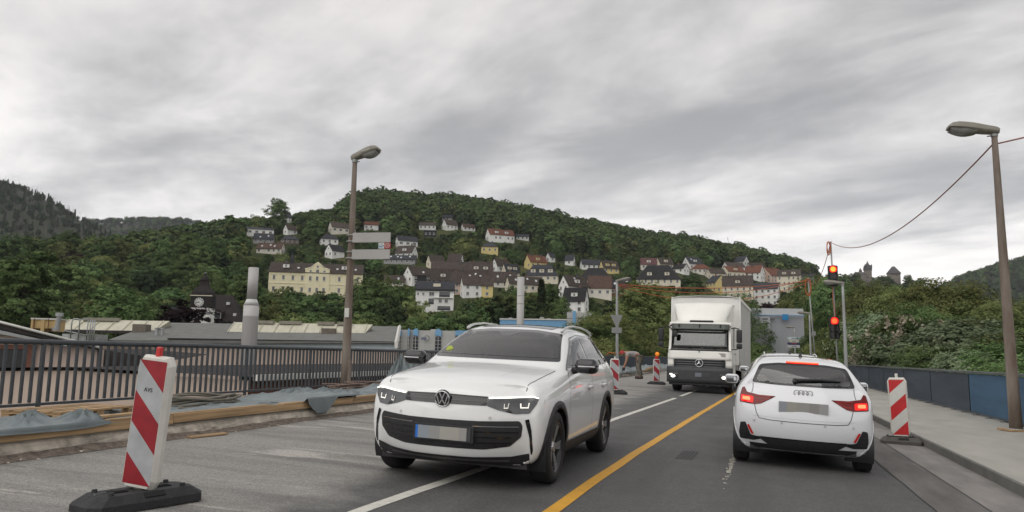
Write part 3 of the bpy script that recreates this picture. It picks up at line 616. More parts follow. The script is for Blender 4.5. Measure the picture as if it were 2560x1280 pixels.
def house(x0, x1, yr, ye, yb, th, q, wall, roof, label, name='house', hip=0., dorm=0, sky=0, chim=1, win='n', gwall=None, low=None, dep=None, cat='house', group=None, nowin=False, base=None, bare=False):
    px = (x0+x1)/2; D = dep or t_find(px, yb); k = D/F; t = math.radians(th); w = (x1-x0)*k; W = w/(q*math.cos(t)+abs(math.sin(t))); L = W*q
    he = max(2.2, (yb-ye)*k); hr = he+max(.6, (ye-yr)*k); p = at(px, yb, D+W*.35)
    rs = random.Random(int(x0*7+yb)); o = thing(name, label, cat, p, YAW-math.atan((px-1280)/F)*.6+t, group)
    if not bare: HOUSES.append((x0, x1, yr, yb, D))
    gable_wall(L, W, he, hr, 3.5, bool(hip)).build('wall', WM[wall], o)
    if low:                                                       # a lower storey of another finish
        g = MB(); g.box((0, 0, he*low/2-1.5), (L+.06, W+.06, he*low+3)); g.build('base_storey', WM[base or 'r'], o)
    if gwall:
        for sx in (-1, 1): g = MB(); g.add([(sx*(L/2+.03), -W/2, he), (sx*(L/2+.03), W/2, he), (sx*(L/2+.03), 0, hr-.1), (sx*(L/2), -W/2, he), (sx*(L/2), W/2, he), (sx*(L/2), 0, hr-.1)], [(0, 1, 2), (3, 5, 4), (0, 3, 4, 1), (1, 4, 5, 2), (2, 5, 3, 0)]); g.build('gable', WM[gwall], o)
    rg, s = roof_geo(L, W, he, hr, hip=min(hip*L, L*.48) if hip else 0); ro = rg.build('roof', RM[roof], o)
    for c in range(chim):
        cx = (rs.uniform(-.35, .35) if chim == 1 else (-.3+.6*c))*L*(.5 if hip else 1); obj('chimney', CHIM if rs.random() < .6 else CHIMG, ro, (cx, rs.choice((-.12, .1))*W, hr-.1))
    sl = math.atan(s)
    for i in range(sky):
        x = (-.38+.76*(i+rs.uniform(.2, .8))/max(1, sky))*L; y = -W*.5*rs.uniform(.35, .7); obj('skylight', SKYL, ro, (x, y, hr+y*s+.20), (sl, 0, 0))
    for i in range(dorm):
        x = (-.5+(i+.5)/dorm)*L*.8; dw = min(2.2, L*.7/dorm*.8); y0 = -W*.40; z0 = hr+y0*s; dh = min(1.7, (hr-z0)*.8); d = MB()
        d.box((x, y0+W*.14, z0+dh*.45), (dw, W*.28, dh)); dd = d.build('dormer', WM[wall] if dorm < 4 else WM['k'], o)
        d = MB(); d.box((x, y0+W*.14-.15, z0+dh+.02), (dw+.4, W*.30+.3, .16)); d.build('dormer_roof', RM[roof], dd); put_win(o, (x, y0-.03, z0+dh*.45), 0, 's')
    if not nowin:
        fl = max(1, int(round(he/2.95))); sp = 2.6 if win != 'b' else 3.4
        n = max(1, int(L/sp)); fh = he/fl
        for f in range(fl):
            for i in range(n):
                if rs.random() < .10: continue
                put_win(o, ((-.5+(i+.5)/n)*L, -W/2-.03, fh*f+fh*.53), 0, win)
        if abs(th) > 8:
            sx = -1 if th > 0 else 1; m = max(1, int(W/2.9)); rz = math.pi/2*sx
            for f in range(fl):
                for i in range(m):
                    if rs.random() < .15: continue
                    put_win(o, (sx*(L/2+.03), (-.5+(i+.5)/m)*W, fh*f+fh*.53), rz, 'n')
            if hr-he > 2.6 and not hip: put_win(o, (sx*(L/2+.03), 0, he+(hr-he)*.32), rz, 's')
    o['_L'] = L; o['_W'] = W; o['_he'] = he; o['_hr'] = hr; return o
HT = [
 # upper left
 (617, 684, 569, 575, 590, 6, 2.2, 'w', 's', 'white flat house with terrace, highest at the left end of the slope', dict(win='b', chim=1)),
 (636, 684, 584, 600, 609, 0, 1.5, 'g', 's', 'slate roofed house just below the white terrace house', dict(sky=2)),
 (643, 711, 607, 622, 634, -14, 2.2, 'i', 'n', 'long brown roofed pale house above the yellow mansion', dict(sky=3, chim=2)),
 (708, 742, 563, 575, 587, 38, 1.3, 'w', 'b', 'small white gabled house below the tall lone tree', dict()),
 (703, 749, 590, 599, 611, 0, 1.5, 'n', 's', 'low dark brown house with hipped slate roof left of the lamp post', dict(hip=.3)),
 (820, 888, 557, 571, 585, 24, 2.0, 'i', 'b', 'long beige house with a blue balcony behind the lamp post', dict(win='b')),
 (797, 846, 585, 598, 613, 12, 1.2, 'w', 's', 'white house with hipped slate roof below the long beige house', dict(hip=.3)),
 (812, 860, 612, 628, 646, 40, 1.2, 'w', 'd', 'white gabled house half hidden by trees left of the lamp post', dict()),
 (911, 946, 554, 563, 576, 0, 1.6, 'w', 'r', 'small white house with orange tiled roof above the blank sign boards', dict()),
 (704, 728, 530, 543, 557, 35, 1.1, 'w', 's', 'steep white gabled house under the big tree on the skyline', dict()),
 (988, 1044, 591, 603, 618, 18, 1.9, 'w', 's', 'white house with balconies and grey roof right of the sign boards', dict(win='b')),
 (988, 1044, 614, 633, 648, -24, 1.4, 'w', 'b', 'dark roofed house with white gable just below the balcony house', dict(dorm=1)),
 (960, 1040, 640, 651, 660, -6, 3.0, 'g', 's', 'low flat slate roof with skylights beside the lower sign board', dict(sky=4, chim=0)),
 (1106, 1131, 538, 546, 552, 0, 2., 'w', 's', 'white house with solar roof, topmost on the hill', dict(chim=0)),
 (1104, 1144, 549, 563, 576, 30, 1.3, 'w', 'b', 'white gabled house with wide terrace high on the hill', dict()),
 (1048, 1089, 556, 564, 575, 0, 2.0, 'w', 'b', 'white oblong house with brown roof left of the terrace house', dict(chim=0)),
 (1060, 1090, 575, 579, 592, 0, 1.6, 'k', 's', 'black slate hung house below the white oblong one', dict(chim=0)),
 (1152, 1188, 560, 569, 577, 20, 1.6, 'w', 'n', 'low white house with brown roof on a dry meadow', dict()),
 (1213, 1286, 573, 589, 606, 20, 1.9, 'w', 'r', 'large white house with red tiled roof and balconies on the hill', dict(chim=2, dorm=2)),
 (1203, 1245, 606, 617, 636, 0, 1.4, 'y', 's', 'yellow house with hipped dark roof above the terraces', dict(hip=.35)),
 (1291, 1322, 587, 593, 600, 0, 2., 'w', 's', 'grey solar roof showing between treetops right of the red roof', dict(chim=0)),
 # middle of the town, back to front
 (1065, 1111, 638, 655, 670, 26, 1.4, 'c', 'b', 'cream gabled house with brown roof at the top of the dense quarter', dict()),
 (1118, 1159, 634, 653, 664, -20, 1.5, 'w', 'b', 'brown roofed house with gable to the right at the top of the dense quarter', dict(chim=1)),
 (1364, 1388, 632, 643, 655, 40, 1.0, 'w', 's', 'small white gable peeping out of the wood right of the yellow villa', dict()),
 (1412, 1438, 638, 650, 664, -20, 1.4, 'w', 's', 'small white house with grey roof at the edge of the wood', dict()),
 (1310, 1368, 638, 656, 674, 28, 1.5, 'y', 'r', 'yellow villa with red brown roof in the middle of the town', dict(dorm=1, chim=2)),
 (1228, 1274, 647, 665, 682, 34, 1.4, 'w', 'b', 'white gabled house beside the dark dormer row', dict(chim=2)),
 (1077, 1172, 654, 676, 690, 4, 2.6, 'i', 'b', 'long dark brown roof across the left of the dense quarter', dict(chim=3)),
 (1170, 1232, 654, 681, 696, 4, 1.7, 'i', 'b', 'broad brown roof with white dormers in the dense quarter', dict(dorm=2, chim=2)),
 (1252, 1299, 660, 680, 694, 30, 1.4, 'c', 's', 'cream gabled house with slate roof and dormers', dict(dorm=2)),
 (1313, 1398, 661, 688, 708, -6, 1.9, 'c', 's', 'broad cream house with mansard slate roof and dormers', dict(dorm=3, hip=.22, chim=2)),
 (1007, 1076, 667, 690, 712, 40, 1.5, 'w', 'b', 'white house with two steep gables at the left of the quarter', dict()),
 (1025, 1078, 671, 688, 714, 12, 1.5, 'k', 'b', 'brown roofed house clad in black with two white windows', dict(sky=1)),
 (1077, 1138, 671, 700, 716, 0, 1.8, 'i', 'b', 'brown roof with a brick dormer behind the white modern house', dict(dorm=1, chim=2)),
 (1137, 1220, 675, 700, 716, 2, 2.4, 'i', 'b', 'long brown roof with skylights behind the white and yellow pair', dict(sky=4, chim=2)),
 (1216, 1290, 679, 704, 718, 3, 2.1, 'i', 'b', 'long brown roof behind the tall steel flue', dict(sky=2, chim=3)),
 (1126, 1158, 680, 706, 736, 0, 1.1, 'p', 'b', 'narrow peach coloured house beside the white modern house', dict(sky=2)),
 (960, 1010, 690, 705, 716, 6, 2.4, 'i', 'b', 'low brown roof with one skylight left of the quarter', dict(sky=1, chim=0)),
 (1150, 1204, 690, 711, 744, 14, 1.5, 'w', 'b', 'white two storey house with a dark red balcony', dict(chim=1)),
 (1203, 1232, 691, 712, 744, 0, 1.1, 'y', 'b', 'yellow house joined to the white house with the balcony', dict(sky=1)),
 (1262, 1357, 691, 711, 732, 18, 2.3, 'c', 'b', 'cream gabled house with long brown roof right of the steel flue', dict(sky=4)),
 # right of the yield sign and beyond
 (1450, 1502, 649, 662, 674, 10, 1.7, 'w', 's', 'white house with roof terrace and slate roof by the wood', dict(chim=1)),
 (1497, 1547, 652, 671, 684, 22, 1.4, 'y', 'b', 'yellow house with two small gables above the big dark roof', dict(dorm=2)),
 (1445, 1533, 669, 700, 718, -4, 1.9, 'i', 'd', 'large dark hipped roof behind the white houses', dict(hip=.28, chim=0, nowin=True)),
 (1590, 1702, 662, 697, 714, -5, 2.2, 'c', 'd', 'cream school building with large hipped slate roof and tall windows', dict(hip=.25, dorm=2, win='t', chim=0)),
 (1602, 1641, 645, 661, 676, 0, 1.5, 'i', 'm', 'house with dull red roof behind the school', dict(dorm=1)),
 (1638, 1683, 645, 660, 674, 26, 1.5, 'c', 'b', 'cream gabled house with brown roof behind the school', dict(dorm=1)),
 (1680, 1723, 660, 672, 684, -36, 1.2, 'w', 'd', 'white house with steep dark gable right of the school', dict()),
 (1706, 1757, 643, 660, 678, 32, 1.4, 'w', 's', 'white house with a red dormer and solar panels', dict(dorm=1, sky=1)),
 (1727, 1776, 660, 672, 686, 10, 1.5, 'i', 'r', 'low house with hipped red brown roof below the red dormer', dict(hip=.3)),
 (1836, 1872, 641, 654, 666, -38, 1.2, 'w', 's', 'white gabled house standing highest at the right end of the town', dict()),
 (1806, 1862, 656, 668, 682, 26, 1.8, 'w', 'b', 'white gabled house with grey brown roof below the highest one', dict()),
 (1870, 1912, 657, 668, 680, 10, 1.6, 'i', 'b', 'grey roofed house at the upper right end of the town', dict(chim=0)),
 (1765, 1813, 672, 684, 702, 20, 1.4, 'c', 'b', 'cream house with round attic window and brown roof', dict()),
 (1803, 1862, 666, 680, 698, 28, 1.5, 'c', 'r', 'cream house with bright red tiled roof at the right', dict(dorm=1)),
 (1862, 1912, 664, 682, 700, -30, 1.4, 'w', 'r', 'white gabled house with red roof beside the peach house', dict()),
 (2002, 2034, 684, 692, 704, 0, 2.0, 'g', 's', 'grey slate roof just left of the signal cables', dict(chim=0)),
 (1396, 1472, 689, 715, 744, 36, 1.6, 'w', 'b', 'tall white gabled house with brown roof and white dormer', dict(dorm=1, sky=1)),
 (1470, 1530, 689, 718, 746, -4, 1.6, 'i', 'n', 'pale house with red brown roof joined to the tall gable', dict(sky=2)),
 (1407, 1472, 719, 750, 783, -18, 1.5, 'w', 'd', 'white house with steep black roof, lowest above the blue factory', dict(dorm=1, chim=1)),
 (1523, 1582, 699, 718, 742, -10, 1.6, 'r', 'd', 'dark slate and red fronted house behind the lamp with the yield sign', dict(sky=2)),
 (1768, 1817, 689, 706, 732, -62, 1.2, 'y', 's', 'yellow house with dark steep gable to the front', dict()),
 (1806, 1886, 688, 715, 768, -8, 1.4, 'c', 'b', 'big cream house on a brick base right above the truck', dict(dorm=1, low=.28, chim=2, win='t')),
 (1885, 1950, 707, 722, 766, -16, 1.6, 'w', 's', 'white three storey house with small balconies right of the brick based house', dict()),
 (1897, 1962, 670, 690, 708, 42, 1.3, 'p', 'r', 'peach gabled house with red tiled roof', dict()),
 (1944, 2005, 674, 690, 730, -12, 1.5, 'c', 'b', 'ornate cream four storey house with pointed gables', dict(dorm=2, chim=2, win='t')),
]
for r in HT:
    *a, lab, kw = r; house(*a, lab, **kw)
# white modern house of three storeys with recessed balconies
def modern():
    x0, x1, yr, ye, yb = 1040, 1134, 703, 727, 778; D = t_find(1087, yb); k = D/F; o = house(x0, x1, yr, ye, yb, 0, 1.35, 'w', 's', 'white modern three storey house with recessed balconies, foremost in the town', nowin=True, chim=0)
    L, W, he = o['_L'], o['_W'], o['_he']
    for (a, b, z0, z1, kd) in ((.02, .10, .74, .86, 's'), (.16, .24, .74, .86, 's'), (.34, .50, .70, .90, 'b'), (.62, .90, .66, .92, 'x'), (.34, .48, .30, .58, 'x'), (.60, .70, .38, .56, 'n'), (.76, .86, .38, .56, 'n'), (.18, .30, .04, .14, 's'), (.58, .92, .02, .22, 'x')):
        x = (-.5+(a+b)/2)*L; w = (b-a)*L; z = (z0+z1)/2*he; h = (z1-z0)*he
        if kd == 'x':
            g = MB(); g.box((x, -W/2+.35, z), (w, .8, h)); q = g.build('balcony', PANE, o); g = MB(); g.box((x, -W/2-.12, z-h*.32), (w, .06, h*.3)); g.build('balustrade', WM['k'], q)
        else: put_win(o, (x, -W/2-.03, z), 0, kd)
    g = MB(); g.box((0, -W/2-.2, he+.05), (L+1.2, 1.2, .5)); g.build('fascia', WM['k'], o)
    g = MB(); g.box((L*.05, -W*.28, he+(o['_hr']-he)*.55), (2.6, 1.6, 1.1)); g.build('dormer', WM['c'], o)
    g = MB(); g.box((L*.22, -W/2-.45, .62*he), (L*.52, .9, .12)); g.build('balcony_slab', WM['w'], o)
modern()
# the long yellow mansion with a shaped centre gable
def mansion():
    x0, x1, yb = 677, 905, 742; D = t_find(770, yb); k = D/F; W = 13.; L = (x1-x0)*k; he = (yb-684)*k; hr = (yb-657)*k; p = at((x0+x1)/2, yb, D+W/2)
    YW = pm('render_mansion', (.80, .73, .50), .85, .05, .5); YT = pm('render_mansion_trim', (.82, .77, .58), .85, .05, .5)
    o = thing('mansion', 'long pale yellow mansion with white window frames and a stepped centre gable', 'mansion', p, YAW-.0+math.radians(11)); HOUSES.append((x0, x1, 640, 735, D))
    gable_wall(L, W, he, hr, 4).build('wall', YW, o); rg, s = roof_geo(L, W, he, hr, .5); ro = rg.build('roof', RM['b'], o)
    cx = (-.5+(790-x0)/(x1-x0-14))*L-.6; gw = 9.2; gz = he+1.2
    g = MB(); g.prism([(-gw/2, -3), (gw/2, -3), (gw/2, gz), (gw*.30, gz+.5), (0, gz+2.6), (-gw*.30, gz+.5), (-gw/2, gz)], lambda a, b, t: (cx+a, t, b), -W/2-.35, -W/2+2); g.build('centre_gable', YW, o)
    g = MB(); 
    for a, b in (((-gw/2-.2, gz), (-gw*.30, gz+.55)), ((-gw*.30, gz+.55), (0, gz+2.75)), ((0, gz+2.75), (gw*.30, gz+.55)), ((gw*.30, gz+.55), (gw/2+.2, gz))):
        g.tube([(cx+a[0], -W/2-.3, a[1]), (cx+b[0], -W/2-.3, b[1])], .22, 5)
    g.build('gable_coping', YT, o)
    for z in (.05*he, .50*he, .97*he): g = MB(); g.box((0, -W/2-.1, z), (L+.1, .28, .22)); g.build('cornice', YT, o)
    n = 10
    for i in range(n+1):
        x = (-.5+i/n)*L*.99; 
        if abs(x-cx) > gw/2-.3: g = MB(); g.box((x, -W/2-.06, he*.5), (.35, .2, he-.3)); g.build('pilaster', YT, o)
    for f, z in ((0, .24), (1, .74)):
        for i in range(n):
            x = (-.5+(i+.5)/n)*L*.99
            if abs(x-cx) < gw/2+.4: continue
            put_win(o, (x, -W/2-.04, z*he), 0, 't')
            g = MB(); g.box((x, -W/2-.14, z*he+1.15), (1.6, .22, .22)); g.build('lintel', YT, o)
        for q in (-2.6, 0, 2.6): put_win(o, (cx+q, -W/2-.40, z*he), 0, 't')
    for q in (-2.6, 0, 2.6): put_win(o, (cx+q, -W/2-.40, he+.45), 0, 's' if q else 'n')
    put_win(o, (cx, -W/2-.40, he+2.3), 0, 's')
    for x in (-.33, .30): g = MB(); g.box((x*L, -W*.30, he+(hr-he)*.55), (2.3, 2.2, 1.3)); d = g.build('dormer', WM['w'], o); put_win(o, (x*L, -W*.30-1.13, he+(hr-he)*.58), 0, 's')
    for x in (-.20, .08, .22, .42): obj('skylight', SKYL, ro, (x*L, -W*.3, hr-W*.3*s+.2), (math.atan(s), 0, 0))
    obj('chimney', CHIMG, ro, (-.34*L, -1, hr)); obj('chimney', CHIMG, ro, (.12*L, .5, hr))
    g = MB(); g.box((0, 0, .9), (1.5, 1.5, 2.2)); g.lathe([(1.0, 2.0), (.75, 2.4), (.16, 4.2), (.03, 5.2)], 8, sm=False); g.build('ridge_turret', RM['s'], ro, (-.28*L, 0, hr-.4))
mansion()
# white structures that frame small pieces of the upper slope
g = MB()
for a in (0, 2.6): g.box((a, 0, 2.6), (.35, .35, 5.2))
g.box((1.3, 0, 5.2), (3, .4, .35)); g.box((1.3, 0, 2.8), (2.6, .2, .25))
g.build('white_mast', WM['w'], None, t_at(1160, t_find(1163, 557)), (0, 0, YAW), label='slim white twin mast standing among trees high on the hill', cat='mast')
# retaining wall and small teal awning below the mansion
_d = t_find(750, 752)-6
g = MB(); g.box((0, 0, 0), (30, .6, 3.2)); g.build('retaining_wall', pm('rubble_wall', (.16, .135, .11), .95, .35, 2.2, .5, 8), None, at(790, 752, _d), (0, 0, YAW+math.radians(11)), label='brown stone retaining wall below the yellow mansion', cat='wall')
g = MB(); g.add([(-2, -.8, 0), (2, -.8, 0), (2, .8, .6), (-2, .8, .6), (-2, -.8, -.5), (2, -.8, -.5)], [(0, 1, 2, 3), (0, 4, 5, 1)])
for a in (-1.9, 1.9): g.cyl((a, -.75, -.4), (a, -.75, -2.4), .04, n=6)
g.build('awning', pm('teal_canvas', (.06, .36, .36), .6, .1), None, at(746, 750, _d-3), (0, 0, YAW), label='small teal awning below the yellow mansion', cat='awning')
# ================================================================ works below the bridge, clock tower, castle
PINK = pm('render_pink', (.54, .43, .37), .9, .12, .8, stretch=(1, 1, .3)); FELT = pm('roof_felt', (.050, .045, .044), .95, .3, 1.2, spec=.15); GREYR = pm('roof_grey', (.155, .158, .15), .85, .16, 1.5)
CREAM = pm('skylight_cream', (.52, .50, .40), .6, .14, 1.2, stretch=(3, 1, .3)); PALE = pm('clerestory', (.55, .62, .66), .4, .1, 2); WPAINT = pm('white_metal', (.62, .61, .57), .5, .1, 3); GSTEEL = pm('galvanised', (.36, .37, .37), .45, .2, 3, metal=.5)
REDB = pm('brick_red', (.17, .075, .052), .9, .3, 6, .4, 25); FGREY = pm('factory_grey', (.46, .455, .44), .7, .07, 1.5, stretch=(.3, 1, 3)); FBLUE = pm('factory_blue', (.18, .38, .60), .6, .07, 2); DKGL = pm('factory_glass', (.022, .027, .038), .12, .3, 1, spec=.7)
class Fr:
    """a building front: local x to the right, y away, z up; pixels are turned to metres at the front's distance"""
    def __init__(s, px, py, D, name, label, cat, th=0., group=None):
        s.px, s.py, s.D, s.k = px, py, D, D/F; s.o = thing(name, label, cat, at(px, py, D), YAW+math.radians(th), group); s.c = 1/math.cos(math.radians(th))
    def x(s, px): return (px-s.px)*s.k*s.c
    def z(s, py, px=None): return (s.py-py+.0151*((px or s.px)-s.px))*s.k
    def b(s, name, mat, x0, x1, y0, y1, d0, d1, par=None, bev=0):
        g = MB(); xa, xb = s.x(x0), s.x(x1); za, zb = s.z(y1), s.z(y0); g.box(((xa+xb)/2, (d0+d1)/2, (za+zb)/2), (abs(xb-xa), abs(d1-d0), abs(zb-za)), bev=bev); return g.build(name, mat, par or s.o)
# long hall with clerestory and cream rooflights
f = Fr(600, 1000, 58, 'factory_hall', 'long pink walled works hall with grey roof and pale clerestory strip', 'hall', 3); o = f.o
f.b('wall', PINK, 230, 990, 868, 1120, 0, 14); f.b('clerestory', PALE, 418, 978, 853, 868, -.15, 2); f.b('eave', FELT, 418, 984, 849, 853, -.5, 2)
g = MB(); X0, X1 = f.x(275), f.x(965); g.add([(X0, -.6, f.z(856)), (f.x(985), -.6, f.z(851)), (X1, 9, f.z(838)+1.2), (X0, 9, f.z(838)+1.2), (X0, -.6, f.z(866)), (f.x(985), -.6, f.z(853))], [(0, 1, 2, 3), (0, 4, 5, 1)]); g.build('roof', GREYR, o)
for sx in (f.x(985),): g = MB(); g.tube([(sx, -.7, f.z(866)), (sx, -.7, f.z(851)), (f.x(963), 8.6, f.z(838)+1.2)], .16, 4, False); g.build('verge_trim', WPAINT, o)
def rooflight(x0, x1, par, xs):
    r = None; g = MB(); a, b = f.x(x0), f.x(x1); z0, z1 = f.z(837)+.25, f.z(815)+.5
    g.add([(a, 4.2, z0), (b, 4.2, z0), (b+.5, 6, z1), (a, 6, z1), (a, 8, z0), (b, 8, z0)], [(0, 1, 2, 3), (3, 2, 5, 4), (0, 3, 4), (1, 5, 2)]); r = g.build('rooflight', CREAM, par)
    g = MB(); g.box(((a+b)/2, 4.15, z0-.12), (b-a+.5, .4, .24)); g.build('flashing', FELT, r)
    for q0, q1 in xs: g = MB(); g.box(((f.x(q0)+f.x(q1))/2, 5.8, z1+.03), (f.x(q1)-f.x(q0), .5, .28)); g.build('vent_cap', pm('vent_cap', (.24, .225, .18), .8, .2, 3), r)
    for q in np.linspace(a, b, int((b-a)/1.1)): g = MB(); g.box((q, 5.05, (z0+z1)/2+.03), (.05, .05, math.hypot(1.8, z1-z0)), 0, -math.atan2(1.8, z1-z0)); g.build('glazing_bar', CREAM, r)
rooflight(70, 322, o, [(112, 205)]); rooflight(515, 880, o, [(560, 625), (640, 700), (745, 790), (800, 838)])
f.b('louvre_box', pm('louvre', (.15, .13, .105), .8, .3, 8), 278, 312, 812, 838, 3.2, 4.3); f.b('louvre_box', pm('louvre', (.15, .13, .105), .8, .3, 8), 768, 804, 814, 836, 3.8, 4.6)
for q in (358, 372): g = MB(); g.cyl((f.x(q), 2, f.z(845)), (f.x(q), 2, f.z(824)), .14, n=10); g.cyl((f.x(q), 2, f.z(825)), (f.x(q), 2, f.z(822)), .2, n=10); g.build('vent_pipe', GSTEEL, o)
# glazed ladder hoops and railings on the roof edge
g = MB()
for q in (225, 243):
    g.tube([(f.x(q), -3+.0, f.z(862)), (f.x(q), -3, f.z(815)), (f.x(q)+.12, -3, f.z(810)), (f.x(q)+.5, -2.4, f.z(809))], .05, 5)
g.tube([(f.x(225), -3, f.z(815)), (f.x(228), -3, f.z(809)), (f.x(240), -3, f.z(809)), (f.x(243), -3, f.z(815))], .05, 5)
for q in (256, 262, 267, 272): g.tube([(f.x(q), -2.6, f.z(862)), (f.x(q), -2.6, f.z(810))], .045, 5)
for z in (834, 846): g.tube([(f.x(225), -3, f.z(z)), (f.x(272), -2.6, f.z(z))], .03, 4)
g.tube([(f.x(192), -2, f.z(836)), (f.x(255), -3, f.z(846))], .05, 5); g.box((f.x(235), -1.5, f.z(852)), (2.6, 1.6, .5)); g.build('roof_ladder', GSTEEL, o)
# near shed with shallow gable, dark verge and door
f = Fr(0, 1000, 24, 'works_shed', 'pink works shed with shallow dark gable roof and black door at the left edge', 'shed', 6); o = f.o
g = MB(); g.prism([(f.x(-420), -6), (f.x(236), -6), (f.x(236), f.z(872)), (f.x(-200), f.z(788)), (f.x(-420), f.z(830))], lambda a, b, t: (a-t*.55, t, b), 0, 12); g.build('wall', PINK, o)
def band(x0, y0, x1, y1, h0, h1, mat, nm, d0, d1):
    g = MB(); g.prism([(f.x(x0), f.z(y0)), (f.x(x1), f.z(y1)), (f.x(x1), f.z(y1+h1)), (f.x(x0), f.z(y0+h0))], lambda a, b, t: (a-max(0, t)*.55, t, b), d0, d1); g.build(nm, mat, o)
band(-210, 756, 238, 866, 26, 8, FELT, 'roof', -.35, 12.5); band(-205, 783, 160, 862, 16, 3, pm('verge_grey', (.33, .345, .34), .7, .1, 2), 'verge_board', -.45, .1)
g = MB(); g.tube([(f.x(-205), -.42, f.z(757)), (f.x(238), -.42, f.z(866))], .05, 5); g.build('verge_trim', WPAINT, o)
f.b('door', pm('black_door', (.02, .021, .023), .5, .2, 4), -60, 55, 873, 1060, -.06, .05); f.b('door_frame', REDB, 56, 73, 866, 1060, -.09, .05); f.b('lintel', REDB, -60, 74, 862, 873, -.1, .05)
g = MB(); g.tube([(f.x(229), -.15, f.z(872)), (f.x(229), -.15, -6)], .06, 6); g.build('downpipe', pm('pipe_dark', (.06, .06, .06), .6), o)
g = MB(); g.cyl((f.x(42), 2, f.z(822)), (f.x(42), 2, f.z(813)), .13, n=12); g.cyl((f.x(44), 2, f.z(815)), (f.x(48), 2, f.z(783)), .085, n=10); g.cyl((f.x(48), 2, f.z(783)), (f.x(48), 2, f.z(773)), .13, n=12); g.build('flue', GSTEEL, o)
CR = pm('crate_ply', (.50, .36, .165), .75, .14, 4, stretch=(1, 1, 4))
c = Fr(108, 828, 40, 'wooden_crate', 'wooden transport crate strapped down on the shed roof', 'crate', 8); 
c.b('box', CR, 80, 136, 800, 821, 0, 1.1)
for a, b in ((79, 84), (102, 110), (131, 137)): c.b('batten', CR, a, b, 797, 828, -.05, .02); c.b('foot', CR, a, b, 821, 828, .02, 1.0)
c.b('lid_edge', WPAINT, 78, 139, 795.5, 799, -.08, 1.15)
for a in (87, 119): c.b('strap', pm('strap_red', (.14, .05, .035), .8), a, a+1.3, 796, 832, -.09, -.055)
# dark lower roof with white gutter, parallel to the bridge
PX = -12.6; e0 = planex(632, 966, PX); e1 = planex(1015, 913, PX); zg = (e0[2]+e1[2])/2; r0 = planex(625, 911, -20.); 
t = thing('low_shed', 'low brick shed with black felt roof and white gutter beside the bridge', 'shed', (PX, e0[1], -4)); L = 42.
g = MB(); g.add([(0, 0, zg+4), (0, L, zg+4), (-6.4, L, r0[2]+4), (-6.4, 0, r0[2]+4), (-12, 0, zg+4), (-12, L, zg+4)], [(0, 1, 2, 3), (3, 2, 5, 4)]); g.build('roof', FELT, t)
g = MB(); g.box((.06, L/2, zg+4-.02), (.14, L, .16)); g.build('gutter', WPAINT, t)
g = MB(); g.add([(-.3, .2, 0), (-.3, L-.2, 0), (-.3, L-.2, zg+3.9), (-.3, .2, zg+3.9)], [(0, 1, 2, 3)]); g.build('wall', REDB, t)
g = MB(); g.add([(-.3, .2, 0), (-11.7, .2, 0), (-11.7, .2, zg+3.9), (-6.4, .2, r0[2]+3.9), (-.3, .2, zg+3.9)], [(0, 1, 2, 3, 4)]); g.build('gable', PINK, t)
t = thing('lean_to_shed', 'dark lean-to roof with pale wall between the shed and the hall', 'shed', at(300, 1000, 30), YAW+.1)
k = 30/F; g = MB(); g.add([(-66*k, 0, 126*k), (120*k, 0, 100*k), (120*k, 5, 115*k), (-66*k, 5, 128*k), (-66*k, -.05, -2*k), (70*k, -.05, 48*k)], [(0, 5, 1), (0, 4, 5), (0, 1, 2, 3)]); g.build('roof', FELT, t)
g = MB(); g.box((0, .4, -2), (200*k, .5, 6.2)); g.build('wall', pm('render_pale', (.40, .36, .30), .9, .12, 1), t)
# steel chimney with a wider lower half
p = at(614, 1000, 31); t = thing('steel_chimney', 'tall two step silver chimney pipe beside the works hall', 'chimney', p); k = 31/F; AL = pm('aluminium', (.47, .46, .45), .55, .10, 1.2, metal=.05, stretch=(1, 1, .15))
g = MB(); g.lathe([(19*k, -5), (19*k, 208*k), (19.5*k, 209*k), (19*k, 210*k), (19*k, 236*k)], 28); g.build('lower_pipe', AL, t); g = MB(); g.lathe([(19.2*k, 236*k), (12.6*k, 252*k)], 28); g.build('cone', pm('aluminium_bright', (.58, .58, .57), .5, .06, 1, metal=.05), t)
g = MB(); g.lathe([(12.6*k, 252*k), (12.6*k, 333*k), (12.2*k, 333*k), (12.0*k, 325*k)], 28); g.build('upper_pipe', AL, t); g = MB(); g.lathe([(19.5*k, 128*k), (19.6*k, 130*k), (19.5*k, 132*k)], 28); g.build('joint_ring', AL, t)
p = at(1300, 850, 100); t = thing('flue_pipe', 'straight silver flue standing in front of the blue works building', 'chimney', p); k = 100/F
g = MB(); g.lathe([(9*k, -6), (9*k, 158*k), (8.6*k, 158*k)], 24); g.build('pipe', AL, t)
for z in (12, 90, 110): g = MB(); g.lathe([(9.25*k, z*k), (9.4*k, (z+1)*k), (9.25*k, (z+2)*k)], 24); g.build('joint_ring', AL, t)
